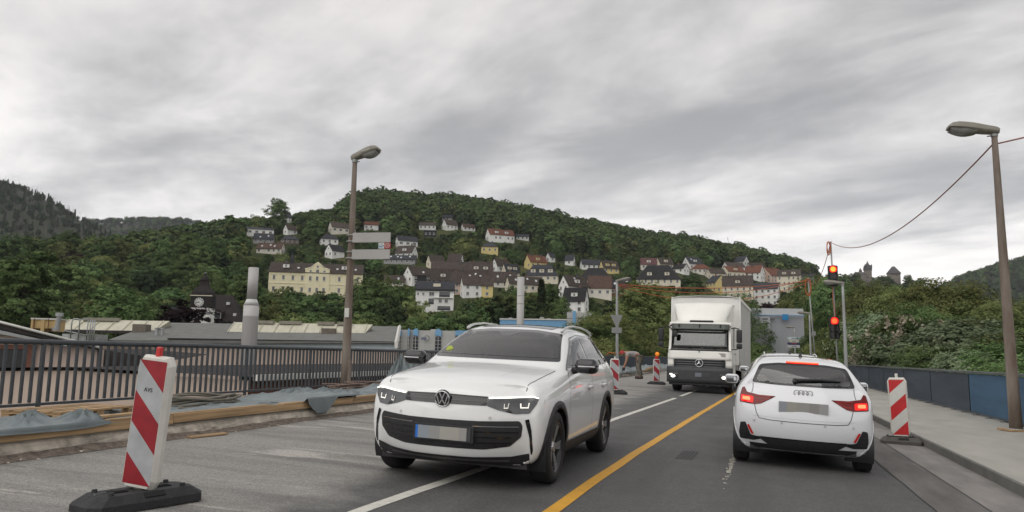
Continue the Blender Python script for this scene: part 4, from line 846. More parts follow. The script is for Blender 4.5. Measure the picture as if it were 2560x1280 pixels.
# grey works front with blue pointed pilasters
f = Fr(1040, 900, 92, 'office_block', 'grey works office with light blue pointed pilasters and dark glazing', 'building', 0); o = f.o
f.b('wall', FGREY, 1030, 1215, 826, 960, 0, 10); f.b('roof_box', FGREY, 1068, 1090, 821, 826.5, 3, 5); f.b('return_wall', FGREY, 996, 1030, 825, 960, .4, 8)
def pil(a, b, tip, dk, d=-.25):
    g = MB(); m = (a+b)/2; g.prism([(f.x(a), f.z(839)), (f.x(m), f.z(839)), (f.x(b), f.z(841)), (f.x(b), f.z(826)), (f.x(m), f.z(tip)), (f.x(a), f.z(826))], lambda p_, q_, t_: (p_, t_, q_), d, .3); pp = g.build('pilaster', FBLUE, o)
    g = MB(); g.prism([(f.x(a+.5), f.z(960)), (f.x(b-.5), f.z(960)), (f.x(b-.5), f.z(843)), (f.x(m), f.z(840)), (f.x(a+.5), f.z(843))], lambda p_, q_, t_: (p_, t_, q_), d+.14, .2); w = g.build('window', DKGL, o)
    for y in (851, 860, 869): g = MB(); g.box((f.x(m), d+.12, f.z(y)), (f.x(b)-f.x(a), .06, .05)); g.build('glazing_bar', FGREY, w)
    g = MB(); g.box((f.x(m), d+.12, f.z(880)), (.07, .06, 4)); g.build('glazing_bar', FGREY, w)
for a, b, tip in ((994, 1000, 822), (1017.5, 1022.5, 821), (1031, 1044, 821), (1086.5, 1102, 821)): pil(a, b, tip, 0)
f.b('band', FBLUE, 1137, 1216, 825, 837.5, -.2, .2); f.b('window', DKGL, 1137, 1216, 837.5, 960, -.12, .2)
LG = pm('logo_grey', (.10, .11, .12), .5); LB = pm('logo_blue', (.05, .075, .17), .5)
g = MB(); n = 26; a0 = -2.5
for i in range(n):
    q0, q1 = a0+5.0*i/n, a0+5.0*(i+1)/n; R0, R1 = .30, .385
    g.add([(R0*math.cos(q), -.06, R0*math.sin(q)) for q in (q0, q1)]+[(R1*math.cos(q), -.06, R1*math.sin(q)) for q in (q1, q0)], [(0, 1, 2, 3)])
l = thing('logo_sign', 'works logo of blue letters and a grey open ring on the office wall', 'sign', at(1067, 846, 91.9), YAW); g.build('ring', LG, l).scale = (1, 1, 1)
l.scale = (.95, 1, .95)
for z, s_, w_ in ((.06, .17, .62), (-.09, .22, .72)): g = MB(); g.box((-.40, -.05, z), (w_, .03, s_*.62)); g.build('lettering', LB, l)
# blue works building and the grey block beside it
f = Fr(1330, 900, 112, 'blue_works', 'light blue flat roofed works building with small white windows', 'building', -4); o = f.o
f.b('wall', FBLUE, 1248, 1418, 799.5, 960, 0, 12); f.b('parapet', pm('coping_white', (.6, .59, .55), .6), 1247, 1419, 797, 800, -.15, 12.1)
for a in (1323, 1361, 1381, 1397, 1410): 
    w = f.b('window', FRAME, a, a+11, 817, 826, -.05, .05)
    for q in (0, 5.6): f.b('pane', PANE, a+.8+q, a+5+q, 817.6, 825.4, -.09, 0, w)
for a in (1265, 1274): f.b('window', PANE, a, a+5, 815, 817, -.05, .05)
g = MB(); g.add([(f.x(1343), 3, f.z(797)), (f.x(1362), 3, f.z(797)), (f.x(1356), 3.6, f.z(789)), (f.x(1348), 3.6, f.z(789)), (f.x(1343), 5, f.z(797)), (f.x(1362), 5, f.z(797))], [(0, 1, 2, 3), (2, 1, 5), (3, 4, 0), (3, 2, 5, 4)]); g.build('rooflight', pm('wired_glass', (.2, .2, .17), .4), o)
for a, b, y in ((1268, 1272, 793), (1273.5, 1275, 792), (1365, 1376, 794)): f.b('roof_vent', GSTEEL, a, b, y, 798, 2, 3)
f = Fr(1440, 900, 108, 'grey_block', 'grey panelled block with one light blue stripe right of the blue works', 'building', -6); f.b('wall', FGREY, 1417, 1478, 781, 960, 0, 10); f.b('stripe', FBLUE, 1431, 1439.5, 777.5, 960, -.12, .1); f.b('joint', FELT, 1417, 1478, 796, 797, -.02, .02)
# grey warehouse behind the truck
WH = pm('warehouse_grey', (.46, .47, .49), .6, .06, 1.5, stretch=(4, 4, .2)); f = Fr(1945, 900, 118, 'warehouse', 'large windowless grey warehouse with a thin blue line behind the truck', 'warehouse', 0); o = f.o
g = MB(); g.box((f.x(1905), 14, f.z(850)), (f.x(1945)-f.x(1865), 22, f.z(785)-f.z(915))); g.build('left_wall', WH, o, rot=(0, 0, math.radians(0)))
g = MB(); g.box((f.x(1990), 14.5, f.z(850)), (f.x(2035)-f.x(1945), 22, f.z(786)-f.z(915))); g.build('right_wall', pm('warehouse_dark', (.38, .39, .415), .6, .06, 1.5, stretch=(4, 4, .2)), o)
g = MB(); g.box((f.x(1950), 3, f.z(785.5)), (f.x(2035)-f.x(1865), .3, .12)); g.build('blue_line', FBLUE, o); f.b('upper_wall', pm('warehouse_pale', (.55, .555, .56), .6, .06, 1.5), 1866, 2035, 767, 785, 3.6, 22)
for a, b in ((1924, 1939), (1946, 1957)): f.b('vent_slot', FELT, a, b, 794.5, 796, 2.9, 3.2)
f.b('blue_sign', pm('sign_blue', (.03, .25, .55), .5), 1976, 1990, 783, 798, 2.6, 2.9)
# ---------------------------------------------------------------- clock tower
f = Fr(502, 845, 128, 'clock_tower', 'slate hung clock tower with curved cap and spire over a white plastered base', 'tower', 8); o = f.o; SL = pm('slate_tower', (.036, .031, .031), .85, .3, 3, .4, 14, spec=.15); k = f.k
hw = f.x(525)-f.x(502); f.b('shaft', WM['w'], 479, 525, 771, 900, -hw+.02, hw); g = MB(); g.box((0, 0, (f.z(741)+f.z(771))/2), (2*hw+.1, 2*hw+.1, f.z(741)-f.z(771))); g.build('belfry', SL, o)
g = MB(); g.lathe([(r*k, f.z(y)) for r, y in ((25, 741), (24, 738), (22.5, 731), (17, 724), (11.5, 716), (9.2, 709), (9, 702), (9.5, 701))], sq=True); g.build('curved_cap', SL, o)
g = MB(); g.lathe([(r*k, f.z(y)) for r, y in ((8.5, 702), (10.5, 702), (11, 700), (9.5, 695), (5, 689.5), (2, 686), (.8, 682), (.5, 673), (.1, 670))], 12, sm=False); g.build('lantern_dome', SL, o); g = MB(); g.lathe([(.1, f.z(683)), (.3, f.z(681.5)), (.1, f.z(680))], 8); g.build('finial', GSTEEL, o)
g = MB(); g.box((0, -hw-.0, f.z(740.5)), (2*hw+.4, .3, .14)); g.build('cornice', WM['c'], o)
cf = MB(); cf.cyl((0, 0, 0), (0, -.10, 0), 11*k, n=32); cl = cf.build('clock_face', pm('clock_white', (.66, .66, .64), .5, .05), o, (-.25, -hw-.06, f.z(757))); BK = pm('clock_black', (.015, .015, .015), .5)
for i in range(12): g = MB(); q = i*math.pi/6; g.box((0, -.11, 8.8*k), (.10, .02, .26)); e = g.build('hour_mark', BK, cl, rot=(0, q, 0))
for ln, q, w in ((9.5*k, math.radians(255), .09), (6.2*k, math.radians(262), .13)): g = MB(); g.box((0, -.13, ln/2-.1), (w, .02, ln)); g.build('clock_hand', BK, cl, rot=(0, q, 0))
for i in range(7): g = MB(); g.box((f.x(483+i*6.2), -hw-.06, f.z(773)), (.2, .1, .35)); g.build('corbel', WM['w'], o)
f2 = Fr(560, 845, 134, 'tower_wing', 'slate roofed wing with white dormer window beside the clock tower', 'house', 8); o = f2.o; WO = 10
g = MB(); zr, ze = f2.z(733), f2.z(805); g.add([(f2.x(520), 4.5, zr), (f2.x(560), 4.5, zr), (f2.x(603), 0, ze), (f2.x(520), 0, ze), (f2.x(603), 9, ze), (f2.x(520), 9, ze)], [(3, 2, 1, 0), (1, 2, 4), (0, 1, 4, 5)]); g.build('roof', SL, o)
f2.b('wall', WM['w'], 520, 596, 806, 900, .6, 8.4); f2.b('eave', pm('eave_dark', (.03, .03, .03), .8), 519, 600, 803, 809, .1, .8); d = f2.b('dormer', SL, 532, 553, 780, 803, .3, 3); f2.b('window', FRAME, 532.5, 548.5, 781, 797, .1, .35, d); f2.b('pane', PANE, 534, 547, 782.5, 795.5, .06, .2, d)
for a, y in ((553, 753), (575, 782)): f2.b('skylight', FRAME, a, a+7, y, y+7, 2.2 if y < 770 else .9, 3)
f3 = Fr(445, 845, 136, 'gabled_annex', 'small slate annex left of the clock tower behind the purple tree', 'house', 0); f3.b('wall', SL, 418, 470, 788, 900, 0, 6); f3.b('roof', RM['s'], 416, 440, 767, 779, 1, 5); f3.b('gable_wall', WM['g'], 418, 438, 779, 790, 1.2, 5)
g = MB(); g.add([(f3.x(414), -.3, f3.z(804)), (f3.x(474), -.3, f3.z(804)), (f3.x(452), 3, f3.z(776)), (f3.x(432), 3, f3.z(780))], [(0, 1, 2, 3)]); g.build('roof', RM['s'], f3.o)
HOUSES += [(476, 528, 670, 795, 128), (528, 600, 733, 812, 134), (416, 440, 767, 790, 136), (596, 636, 668, 860, 31), (1247, 1478, 780, 835, 108), (990, 1220, 820, 870, 92), (1880, 1990, 766, 890, 100)]
# ---------------------------------------------------------------- castle on its hill
ST = pm('castle_stone', (.235, .205, .18), .9, .3, .25, .4, 1.); CSL = pm('castle_slate', (.10, .095, .10), .8, .2, .4); D = 745; k = D/F
t = thing('castle', 'grey stone castle with pointed towers on the wooded hilltop', 'castle', at(2170, 712, D), YAW)
def xz(px, py): return (px-2170)*k, (712-py)*k
def rnd(nm, px, r, y0, y1, prof, n=14):
    x, _ = xz(px, 0); g = MB(); g.lathe([(r*k*.92, xz(0, y0)[1]), (r*k, xz(0, y1)[1])], n, (x, 0, 0), False); a = g.build('tower', ST, t); g = MB(); g.lathe([(q*k, xz(0, y)[1]) for q, y in prof], n, (x, 0, 0), False); g.build('spire', CSL, a); return a
a = rnd('keep', 2171, 9.3, 730, 671, [(10.2, 676), (10.2, 670), (9.2, 668), (8.8, 664), (5.4, 662.5), (3.8, 660), (1.2, 655), (.15, 651)])
for q in (-8, 7.4): g = MB(); g.lathe([(1.9*k, xz(0, 669)[1]), (1.9*k, xz(0, 663.5)[1]), (.2*k, xz(0, 660)[1])], 8, (xz(2171+q, 0)[0], -2, 0), False); g.build('corner_turret', CSL, a)
rnd('stair_tower', 2152.6, 3.7, 725, 678, [(4.1, 679), (4.0, 677), (1.3, 672.5), (.15, 669.5)], 10)
x, z = xz(2235.5, 0); g = MB(); g.box((x, 0, (xz(0, 735)[1]+xz(0, 684)[1])/2), (24.4*k, 24*k*.8, xz(0, 684)[1]-xz(0, 735)[1])); a = g.build('gate_tower', ST, t)
g = MB(); g.lathe([(12.9*k, xz(0, 684)[1]), (12.6*k, xz(0, 682)[1]), (2.6*k, xz(0, 665.5)[1]), (2.2*k, xz(0, 665)[1])], sq=True, c=(x, 0, 0)); g.build('pyramid_roof', CSL, a)
for q, y in ((2230, 684), (2238, 688)): g = MB(); g.box((xz(q, 0)[0], -10*k, xz(0, y)[1]), (2.2*k, 1, 1.6*k)); g.build('window', DKGL, a)
def cblk(x0, x1, y0, y1, yr, d=6): 
    g = MB(); xa, xb = xz(x0, 0)[0], xz(x1, 0)[0]; za, zb, zr = xz(0, y1)[1], xz(0, y0)[1], xz(0, yr)[1]; g.box(((xa+xb)/2, 0, (za+zb)/2), (xb-xa, d*2, zb-za)); w = g.build('wing_wall', ST, t); g = MB(); g.add([(xa-.3, -d-.3, zb), (xb+.3, -d-.3, zb), (xb, 0, zr), (xa, 0, zr), (xa-.3, d, zb), (xb+.3, d, zb)], [(0, 1, 2, 3), (3, 2, 5, 4), (0, 3, 4), (1, 5, 2)]); g.build('wing_roof', CSL, w)
cblk(2139, 2160, 688, 725, 680); cblk(2156, 2176, 696, 725, 690); cblk(2174, 2224, 708, 730, 703); cblk(2244, 2262, 716, 735, 711)
HOUSES += [(2136, 2182, 650, 699, 745), (2222, 2248, 664, 705, 745)]
# radio mast on the ridge
g = MB(); g.cyl((0, 0, 0), (0, 0, 17), .35, .12, 6); g.cyl((-.6, 0, 13), (-.6, 0, 16), .2, n=6); p = at(1821, 628, 860); g.build('radio_mast', GSTEEL, None, p, label='thin radio mast on the skyline above the right end of town', cat='mast')
# ================================================================ planting: single trees by zone, woods where they merge
random.seed(41)
def hides(px, w, top, dep, frac=.30, margin=2):
    """would a crown hide more than the foot of a house front that the photograph shows?"""
    for x0, x1, y0, y1, D in HOUSES:
        if D > dep-7 and px+w*.52 > x0-margin and px-w*.52 < x1+margin and top < y1-(y1-y0)*frac: return True
    return False
KIND_W = {'left': 'broadleaf tree in the dense wood on the left slope', 'belt': 'leafy tree in the green belt between works and houses', 'town': 'garden tree among the houses on the slope', 'bank': 'riverside tree close behind the right railing', 'mid': 'leafy tree behind the truck and the yield sign', 'castle': 'tree on the castle hill'}
GRP = {'left': 'trees of the wood at the left', 'belt': 'trees of the belt above the works', 'town': 'garden trees of the town', 'bank': 'trees along the right bank', 'mid': 'trees behind the truck', 'castle': 'trees on the castle hill'}
cnt = {}
HUE = {LEAF.name: 'deep green', LEAFY.name: 'olive green', LEAFL.name: 'fresh green', LEAFD.name: 'blackish green', LEAFS.name: 'silvery green', LEAFP.name: 'purple'}
def tree_label(zone, px, dep, pr, h):
    """colour, build and neighbourhood"""
    hue = HUE[pr[0][1].materials[0].name]; size = 'tall' if h > pr[1]*1.02 else ('small' if h < pr[1]*.66 else 'mid-sized')
    def pick(v, cuts, names): return names[sum(v > c for c in cuts)]
    if zone == 'left': pl = pick(px, (120, 260, 400, 530), ('at the left edge of the wood', 'left of the crate in the wood', 'in the middle of the left wood', 'left of the clock tower', 'behind the clock tower'))+pick(dep, (160, 230, 300), (', front row', ', second row', ', third row', ', top row'))
    elif zone == 'belt': pl = pick(px, (760, 900, 1050, 1250), ('below the left half of the mansion', 'below the right half of the mansion', 'right of the lamp post above the works', 'below the white modern house', 'near the silver flue'))+pick(dep, (170, 215), (', lower row', ', middle row', ', upper row'))
    elif zone == 'town': pl = pick(px, (760, 960, 1120, 1300, 1480, 1700, 1880), ('above the mansion', 'beside the sign boards', 'left in the dense quarter', 'in the dense quarter', 'near the yellow villa', 'between yield sign and school', 'right of the school', 'at the right end of town'))+pick(dep, (340, 430), (', lower gardens', ', middle gardens', ', upper gardens'))
    elif zone == 'bank': pl = 'on the bank '+pick(px, (2080, 2180, 2300, 2420, 2530), ('left of the signal mast', 'right behind the signal mast', 'below the castle', 'between castle and lamp post', 'left of the lamp post', 'beyond the lamp post'))+pick(dep, (45, 80), (', near the railing', ', second row', ', back row'))
    elif zone == 'mid': pl = pick(px, (1540, 1680, 1800), ('left of the yield sign', 'between yield sign and truck', 'above the truck', 'right of the truck'))+pick(dep, (85, 112), (', front', ', middle', ', back'))
    else: pl = 'on the castle hill '+pick(px, (2120, 2190, 2260), ('left of the castle', 'below the keep', 'between the two towers', 'right of the castle'))+pick(dep, (600, 680), (', foot', ', half way', ', top'))
    return '%s %s tree %s' % (size, hue, pl)
def plant(px, dep, h, pr, zone, name='broadleaf_tree', label=None, wsc=1., force=False, frac=.30):
    p = t_at(px, dep); w = pr[2]/pr[1]*h*wsc*F/dep; top = proj((p[0], p[1], p[2]+h))[1]
    if not force and hides(px, w, top, dep, frac): return None
    cnt[zone] = cnt.get(zone, 0)+1
    return tree((p[0], p[1], p[2]-.3), pr, h, name, label or tree_label(zone, px, dep, pr, h), None if label else GRP[zone], wsc=wsc)
# distinct trees first
plant(692, 512, 23, MID[6], 'town', 'broadleaf_tree', 'tall lone tree with an open round crown on the skyline', 1.0, True)
plant(455, 116, 12.4, PURP, 'left', 'copper_beech', 'dark purple tree in front of the clock tower', 1., True)
plant(172, 300, 15, PURP, 'left', 'copper_beech', 'dark purple tree at the back of the left wood', 1.0, True)
plant(1938, 210, 15.5, PURP, 'mid', 'copper_beech', 'dark purple tree above the grey warehouse', .95, True)
plant(298, 205, 13.5, MID[4], 'left', 'broadleaf_tree', 'olive yellow flowering tree in the middle of the left wood', 1., True)
plant(405, 285, 21, MID[3], 'left', 'broadleaf_tree', 'tall bright green tree rising above the left wood', .8, True)
plant(208, 230, 17.5, MID[0], 'left', 'broadleaf_tree', 'broad deep green round tree in the left wood', .95, True)
plant(660, 150, 12, MID[4], 'belt', 'broadleaf_tree', 'olive green tree right of the silver chimney', .9, True)
plant(930, 128, 12, POP, 'belt', 'columnar_tree', 'narrow columnar tree left of the two in front of the office block', 1.2, True)
plant(965, 122, 12.2, POP, 'belt', 'columnar_tree', 'wider columnar tree nearest to the office block', 1.5, True)
plant(1352, 160, 18.5, SPR, 'belt', 'spruce_tree', 'pointed dark spruce right of the silver flue', 1., True)
plant(1600, 92, 15.2, BIRCH, 'mid', 'birch_tree', 'tall loose birch with drooping olive foliage left of the truck', 1., True); plant(1648, 100, 15.4, BIRCH, 'mid', 'birch_tree', 'second drooping birch close to the truck', 1., True)
for px, dep, h, i, ws in ((1900, 100, 7.8, 1, .95),): plant(px, dep, h, NEAR[i], 'mid', 'broadleaf_tree', 'small dark tree between truck and warehouse', ws, True)
# left wood
for _ in range(1500):
    if cnt.get('left', 0) > 118: break
    px = random.uniform(-120, 650); dep = 108+250*random.random()**.9; pr = random.choice(MID+[MID[1], MID[4], MID[0]]) if dep > 190 else random.choice([MID[0], MID[5], MID[5], MID[1], MID[6], MID[2]]); h = pr[1]*random.uniform(.78, 1.2); p = t_at(px, dep)
    if any((o.location.x-p[0])**2+(o.location.y-p[1])**2 < 74 for o in TREES[-170:]): continue
    if abs(px-472) < 40 and dep < 126: continue
    plant(px, dep, h, pr, 'left', wsc=random.uniform(.9, 1.15), frac=.05 if px > 400 else .3)
# belt between works and town
for _ in range(900):
    if cnt.get('belt', 0) > 80: break
    px = random.uniform(640, 1480); dep = random.uniform(125, 255); pr = random.choice(MID); h = pr[1]*random.uniform(.6, 1.05); p = t_at(px, dep)
    if any((o.location.x-p[0])**2+(o.location.y-p[1])**2 < 40 for o in TREES[-90:]): continue
    plant(px, dep, h, pr, 'belt', frac=.10)
for px, dep, top, i in ((900, 200, 690, 6), (930, 185, 700, 0), (962, 195, 692, 4), (992, 175, 704, 0), (1016, 160, 735, 1), (975, 150, 735, 5), (915, 160, 735, 2), (1258, 205, 728, 0), (1275, 215, 712, 3), (1292, 190, 722, 1), (1250, 170, 756, 5), (1322, 190, 730, 4), (1378, 205, 708, 2), (1402, 190, 738, 6), (1350, 170, 760, 0), (700, 215, 714, 4), (725, 200, 748, 0), (870, 190, 745, 5), (830, 205, 752, 2), (1175, 190, 800, 5), (1215, 200, 785, 1)):
    pq = t_at(px, dep); plant(px, dep, max(5, at(px, top, dep)[2]-pq[2]), MID[i], 'belt', force=True, wsc=.68 if px > 960 else .9)
# gardens
for _ in range(2600):
    if cnt.get('town', 0) > 120: break
    px = random.uniform(580, 2040); dep = random.uniform(255, 520); pr = random.choice(MID+[SPR2]); h = pr[1]*random.uniform(.38, .85); p = t_at(px, dep)
    if any((o.location.x-p[0])**2+(o.location.y-p[1])**2 < 30 for o in TREES[-150:]): continue
    plant(px, dep, h, pr, 'town', 'garden_tree', frac=.12)
# behind the truck: tops follow the photograph's line of crowns
MIDT = ((1490, 72, 786, 1), (1470, 84, 800, 4), (1532, 80, 770, 0), (1560, 92, 790, 4), (1620, 108, 760, 5), (1660, 112, 770, 1), (1700, 112, 735, 4), (1745, 116, 722, 0), (1790, 118, 726, 4), (1835, 122, 730, 2), (1868, 128, 742, 4), (1580, 118, 740, 1), (1690, 130, 725, 1), (1510, 100, 772, 4), (1640, 104, 815, 2), (1585, 84, 822, 5), (1530, 66, 838, 1), (1480, 60, 842, 5), (1560, 76, 840, 4), (1610, 98, 838, 1), (1720, 108, 800, 5), (1770, 110, 800, 1), (1830, 112, 806, 4))
for px, dep, top, i in MIDT:
    p = t_at(px, dep); p[2] = min(p[2], -2); h = at(px, top, dep)[2]-p[2]; plant(px, dep, max(4, h), NEAR[i], 'mid', wsc=min(1.25, max(.8, 11/h)), force=True)
# right bank: the nearest crowns stand about 11 m to the right of the lane, farther ones in rows behind
BT = [(1960, 745), (1990, 724), (2010, 702), (2046, 692), (2068, 686), (2095, 694), (2121, 710), (2150, 706), (2177, 702), (2208, 716), (2243, 710), (2277, 710), (2293, 702), (2337, 696), (2390, 692), (2427, 710), (2455, 722), (2480, 735), (2560, 748), (2700, 770)]
def bank(px, X, drop, i, wsc=None):
    dep = X*F/(px-1884); dep = min(dep, 150); top = np.interp(px, [a for a, _ in BT], [b for _, b in BT])+drop; p = t_at(px, dep); h = at(px, top, dep)[2]-p[2]
    plant(px, dep, max(3.5, h), NEAR[i], 'bank', wsc=wsc or min(1.4, max(.75, 10/h)), force=True)
for j, px in enumerate((1992, 2022, 2052, 2078, 2108, 2140, 2172, 2205, 2240, 2275, 2310, 2345, 2380, 2415, 2450, 2490, 2530, 2580, 2640)): bank(px, 15+3*(j % 3), random.uniform(-2, 8), (0, 1, 5, 2, 4, 0, 5, 2, 1, 5)[j % 10])
for j, px in enumerate((2015, 2050, 2090, 2130, 2175, 2215, 2330, 2365, 2410, 2455, 2500, 2550, 2620, 2700)): bank(px, 11+1.5*(j % 2), 60+random.uniform(-10, 30), (1, 5, 4, 2, 0, 3, 4, 0, 3, 3, 1, 5, 2, 4)[j])
for j, px in enumerate((2030, 2070, 2110, 2150, 2190, 2335, 2365, 2400, 2440, 2480, 2540, 2600)): bank(px, 9+1.0*(j % 2), 135+random.uniform(-10, 20), (4, 1, 0, 5, 2, 1, 4, 3, 3, 0, 2, 4)[j], 1.1)
# flowering bush with pale blossom heads in front of the bank trees
pb = t_at(2256, 41); hb = at(2256, 776, 41)[2]-pb[2]; bt = tree((pb[0], pb[1], pb[2]), NEAR[1], hb, 'flowering_tree', 'bushy tree dotted with pale withered blossom heads behind the right railing', None, wsc=1.0)
rs = np.random.default_rng(5); nb = 6000; src = np.empty(len(NEAR[1][0][1].vertices)*3, np.float32); NEAR[1][0][1].vertices.foreach_get('co', src); src = src.reshape(-1, 4, 3).mean(1); src = src[np.linalg.norm(src[:, :2], axis=1) > 1.4]
cl_ = src[rs.integers(0, len(src), 300)]; C = (cl_[rs.integers(0, 300, nb)]+rs.normal(0, .13, (nb, 3))*np.array([1, 1, 1.6]))*np.array([1.10, 1.10, 1.02]); Nn = rs.normal(size=(nb, 3)); Nn /= np.linalg.norm(Nn, axis=1, keepdims=True)
obj('blossom', leafmesh('blossom', C, Nn, .21, rs.uniform(0, 1, nb), leaf_mat('blossom', [(.26, .20, .14), (.40, .32, .24), (.50, .42, .33)], .1, .02), rs, 1.3), bt)
# castle hill
for _ in range(500):
    if cnt.get('castle', 0) > 46: break
    px = random.uniform(2030, 2330); dep = random.uniform(520, 735); pr = random.choice(MID[:4]+[MID[5], MID[6]]); h = pr[1]*random.uniform(.7, 1.0)
    plant(px, dep, h, pr, 'castle', frac=.0)
for px, top in ((2128, 684), (2143, 682), (2186, 692), (2200, 688), (2214, 688), (2226, 694), (2254, 722), (2112, 700)):
    pq = t_at(px, 733); plant(px, 733, max(5, at(px, top, 733)[2]-pq[2]), random.choice((MID[0], MID[5], MID[2])), 'castle', force=True, wsc=1.25)
# ---- woods as masses
def slope_wood(n, x0, x1, dfun, kinds, name, label, frac=.12, smin=.65, smax=1.15):
    P = []; S = []
    for _ in range(n):
        px = random.uniform(x0, x1); d0, d1 = dfun(px); dep = math.sqrt(random.uniform(d0*d0, d1*d1)); p = t_at(px, dep); s = random.uniform(smin, smax)*(.6 if px < 850 and dep > 440 and x0 > 500 else 1); top = proj((p[0], p[1], p[2]+13*s))[1]
        if hides(px, 12*s*F/dep, top, dep, frac): continue
        P.append(p-np.array([0, 0, .5])); S.append(s)
    return wood(name, P, S, kinds, label)
ridge = lambda px: float(np.interp(px, [480, 600, 770, 950, 1150, 1300, 1450, 1650, 1850, 1980], [480, 530, 640, 690, 710, 730, 770, 830, 860, 820]))
slope_wood(5200, 540, 2040, lambda px: (max(400, ridge(px)*.60), ridge(px)), FAR, 'hill_wood', 'mixed wood covering the upper part of the town hill')
P = []; S = []
for px in np.arange(560, 2030, 2.6):                                # crest line
    d = ridge(px)+random.uniform(-12, 8); p = t_at(px, d); s = random.choice((.65, .8, .95, 1.1, 1.2)) if px > 860 else random.choice((.22, .35, .5))
    P.append(p); S.append(s*random.uniform(.85, 1.15))
wood('crest_wood', P, S, FAR, 'line of trees along the crest of the town hill')
slope_wood(3400, 590, 2040, lambda px: (250, 480), FAR, 'garden_scrub', 'low bushes and hedges between the houses on the slope', .08, .14, .40)
slope_wood(700, 2020, 2900, lambda px: (130, 720), FAR, 'valley_wood', 'trees in the valley below the castle hill', .0, .6, 1.0)
slope_wood(420, -140, 660, lambda px: (330, 470), FAR, 'back_wood', 'trees along the top of the left wood', .05, .8, 1.15)
slope_wood(260, -140, 640, lambda px: (104, 180), FAR, 'under_wood', 'undergrowth between the trunks of the left wood', .0, .25, .5)
slope_wood(420, 640, 1500, lambda px: (112, 260), FAR, 'belt_scrub', 'undergrowth on the bank above the works', .03, .2, .5)
print('TREES', cnt, len(TREES))
# ================================================================ thin summer haze
g = MB(); g.box((0, 900, 195), (5400, 4200, 430)); hz = g.build('haze', pm('unused', (.5, .5, .5)), label='thin pale haze in the valley air', cat='haze', kind='stuff')
hm = bpy.data.materials.new('haze_air'); hm.use_nodes = True; N = hm.node_tree.nodes; N.clear(); o_ = N.new('ShaderNodeOutputMaterial'); v_ = N.new('ShaderNodeVolumePrincipled')
v_.inputs['Color'].default_value = (.88, .93, 1, 1); v_.inputs['Density'].default_value = .00008; v_.inputs['Anisotropy'].default_value = .1; hm.node_tree.links.new(v_.outputs[0], o_.inputs['Volume'])
hz.data.materials.clear(); hz.data.materials.append(hm)
# ================================================================ vehicles: tools
PAINTW = pm('paint_white', (.83, .84, .835), .28, .02, 2., coat=1., spec=.5); PAINTS = pm('paint_white_audi', (.77, .785, .81), .30, .02, 2., coat=1.)
BPLAST = pm('black_plastic', (.022, .022, .024), .5, .2, 20); GPLAST = pm('gloss_black', (.008, .008, .010), .08, .1, 3, coat=.6); TYRE = pm('tyre_rubber', (.018, .018, .018), .8, .25, 14, .3, 50)
ALLOY = pm('alloy', (.52, .52, .53), .25, .08, 6, metal=.85); DALLOY = pm('alloy_dark', (.022, .022, .025), .3, .1, 6); CHROME = pm('chrome', (.75, .76, .78), .12, .03, 4, metal=1.)
WSCREEN = glassm('windscreen_glass', (.62, .66, .65), .01, .13); SGLASS = glassm('side_glass', (.15, .16, .16), .01, .12); TRIMC = pm('cabin_trim', (.030, .030, .032), .8, .15, 6); SEATM = pm('seat_cloth', (.045, .045, .05), .9, .15, 30)
DRL = pm('lamp_white', (1, .97, .86), .3, .0, emit=2.0); LENS = pm('lamp_lens', (.045, .047, .05), .12, .2, 8, spec=.7); REDL = pm('tail_red', (.16, .006, .006), .12, .1, 5, spec=.6); REDON = pm('brake_lit', (1., .10, .04), .3, .0, emit=4.0); REDRIM = pm('brake_glow', (.75, .012, .010), .25, .05, emit=.75); LINE = pm('shut_line', (.03, .03, .03), .6)
def pip(px, py, poly):
    """vectorised point in polygon"""
    px = np.asarray(px); r = np.zeros(px.shape, bool); n = len(poly); j = n-1
    for i in range(n):
        xi, yi = poly[i]; xj, yj = poly[j]; c = ((yi > py) != (yj > py)) & (px < (xj-xi)*(py-yi)/(yj-yi+1e-12)+xi); r ^= c; j = i
    return r
def grow(poly, d):
    c = np.mean(np.array(poly), 0); out = []; n = len(poly); A = sum(poly[i][0]*poly[(i+1) % n][1]-poly[(i+1) % n][0]*poly[i][1] for i in range(n)); sg = 1 if A > 0 else -1
    for i in range(n):
        p0, p1, p2 = np.array(poly[i-1]), np.array(poly[i]), np.array(poly[(i+1) % n]); a = p1-p0; b = p2-p1; na = np.array([a[1], -a[0]])/(np.linalg.norm(a)+1e-9); nb = np.array([b[1], -b[0]])/(np.linalg.norm(b)+1e-9); m = na+nb; m = m/(m@m+1e-9)*2; m = m/max(1, np.linalg.norm(m)/1.8); out.append(tuple(p1+sg*m*d))
    return out
def rounded(poly, r, n=4):
    out = []; k = len(poly)
    for i in range(k):
        p0, p1, p2 = np.array(poly[i-1], float), np.array(poly[i], float), np.array(poly[(i+1) % k], float); a = p0-p1; b = p2-p1; la, lb = np.linalg.norm(a), np.linalg.norm(b); q = min(r, la*.45, lb*.45); s, e = p1+a/la*q, p1+b/lb*q
        for t in np.linspace(0, 1, n): out.append(tuple((1-t)**2*s+2*t*(1-t)*p1+t*t*e))
    return out
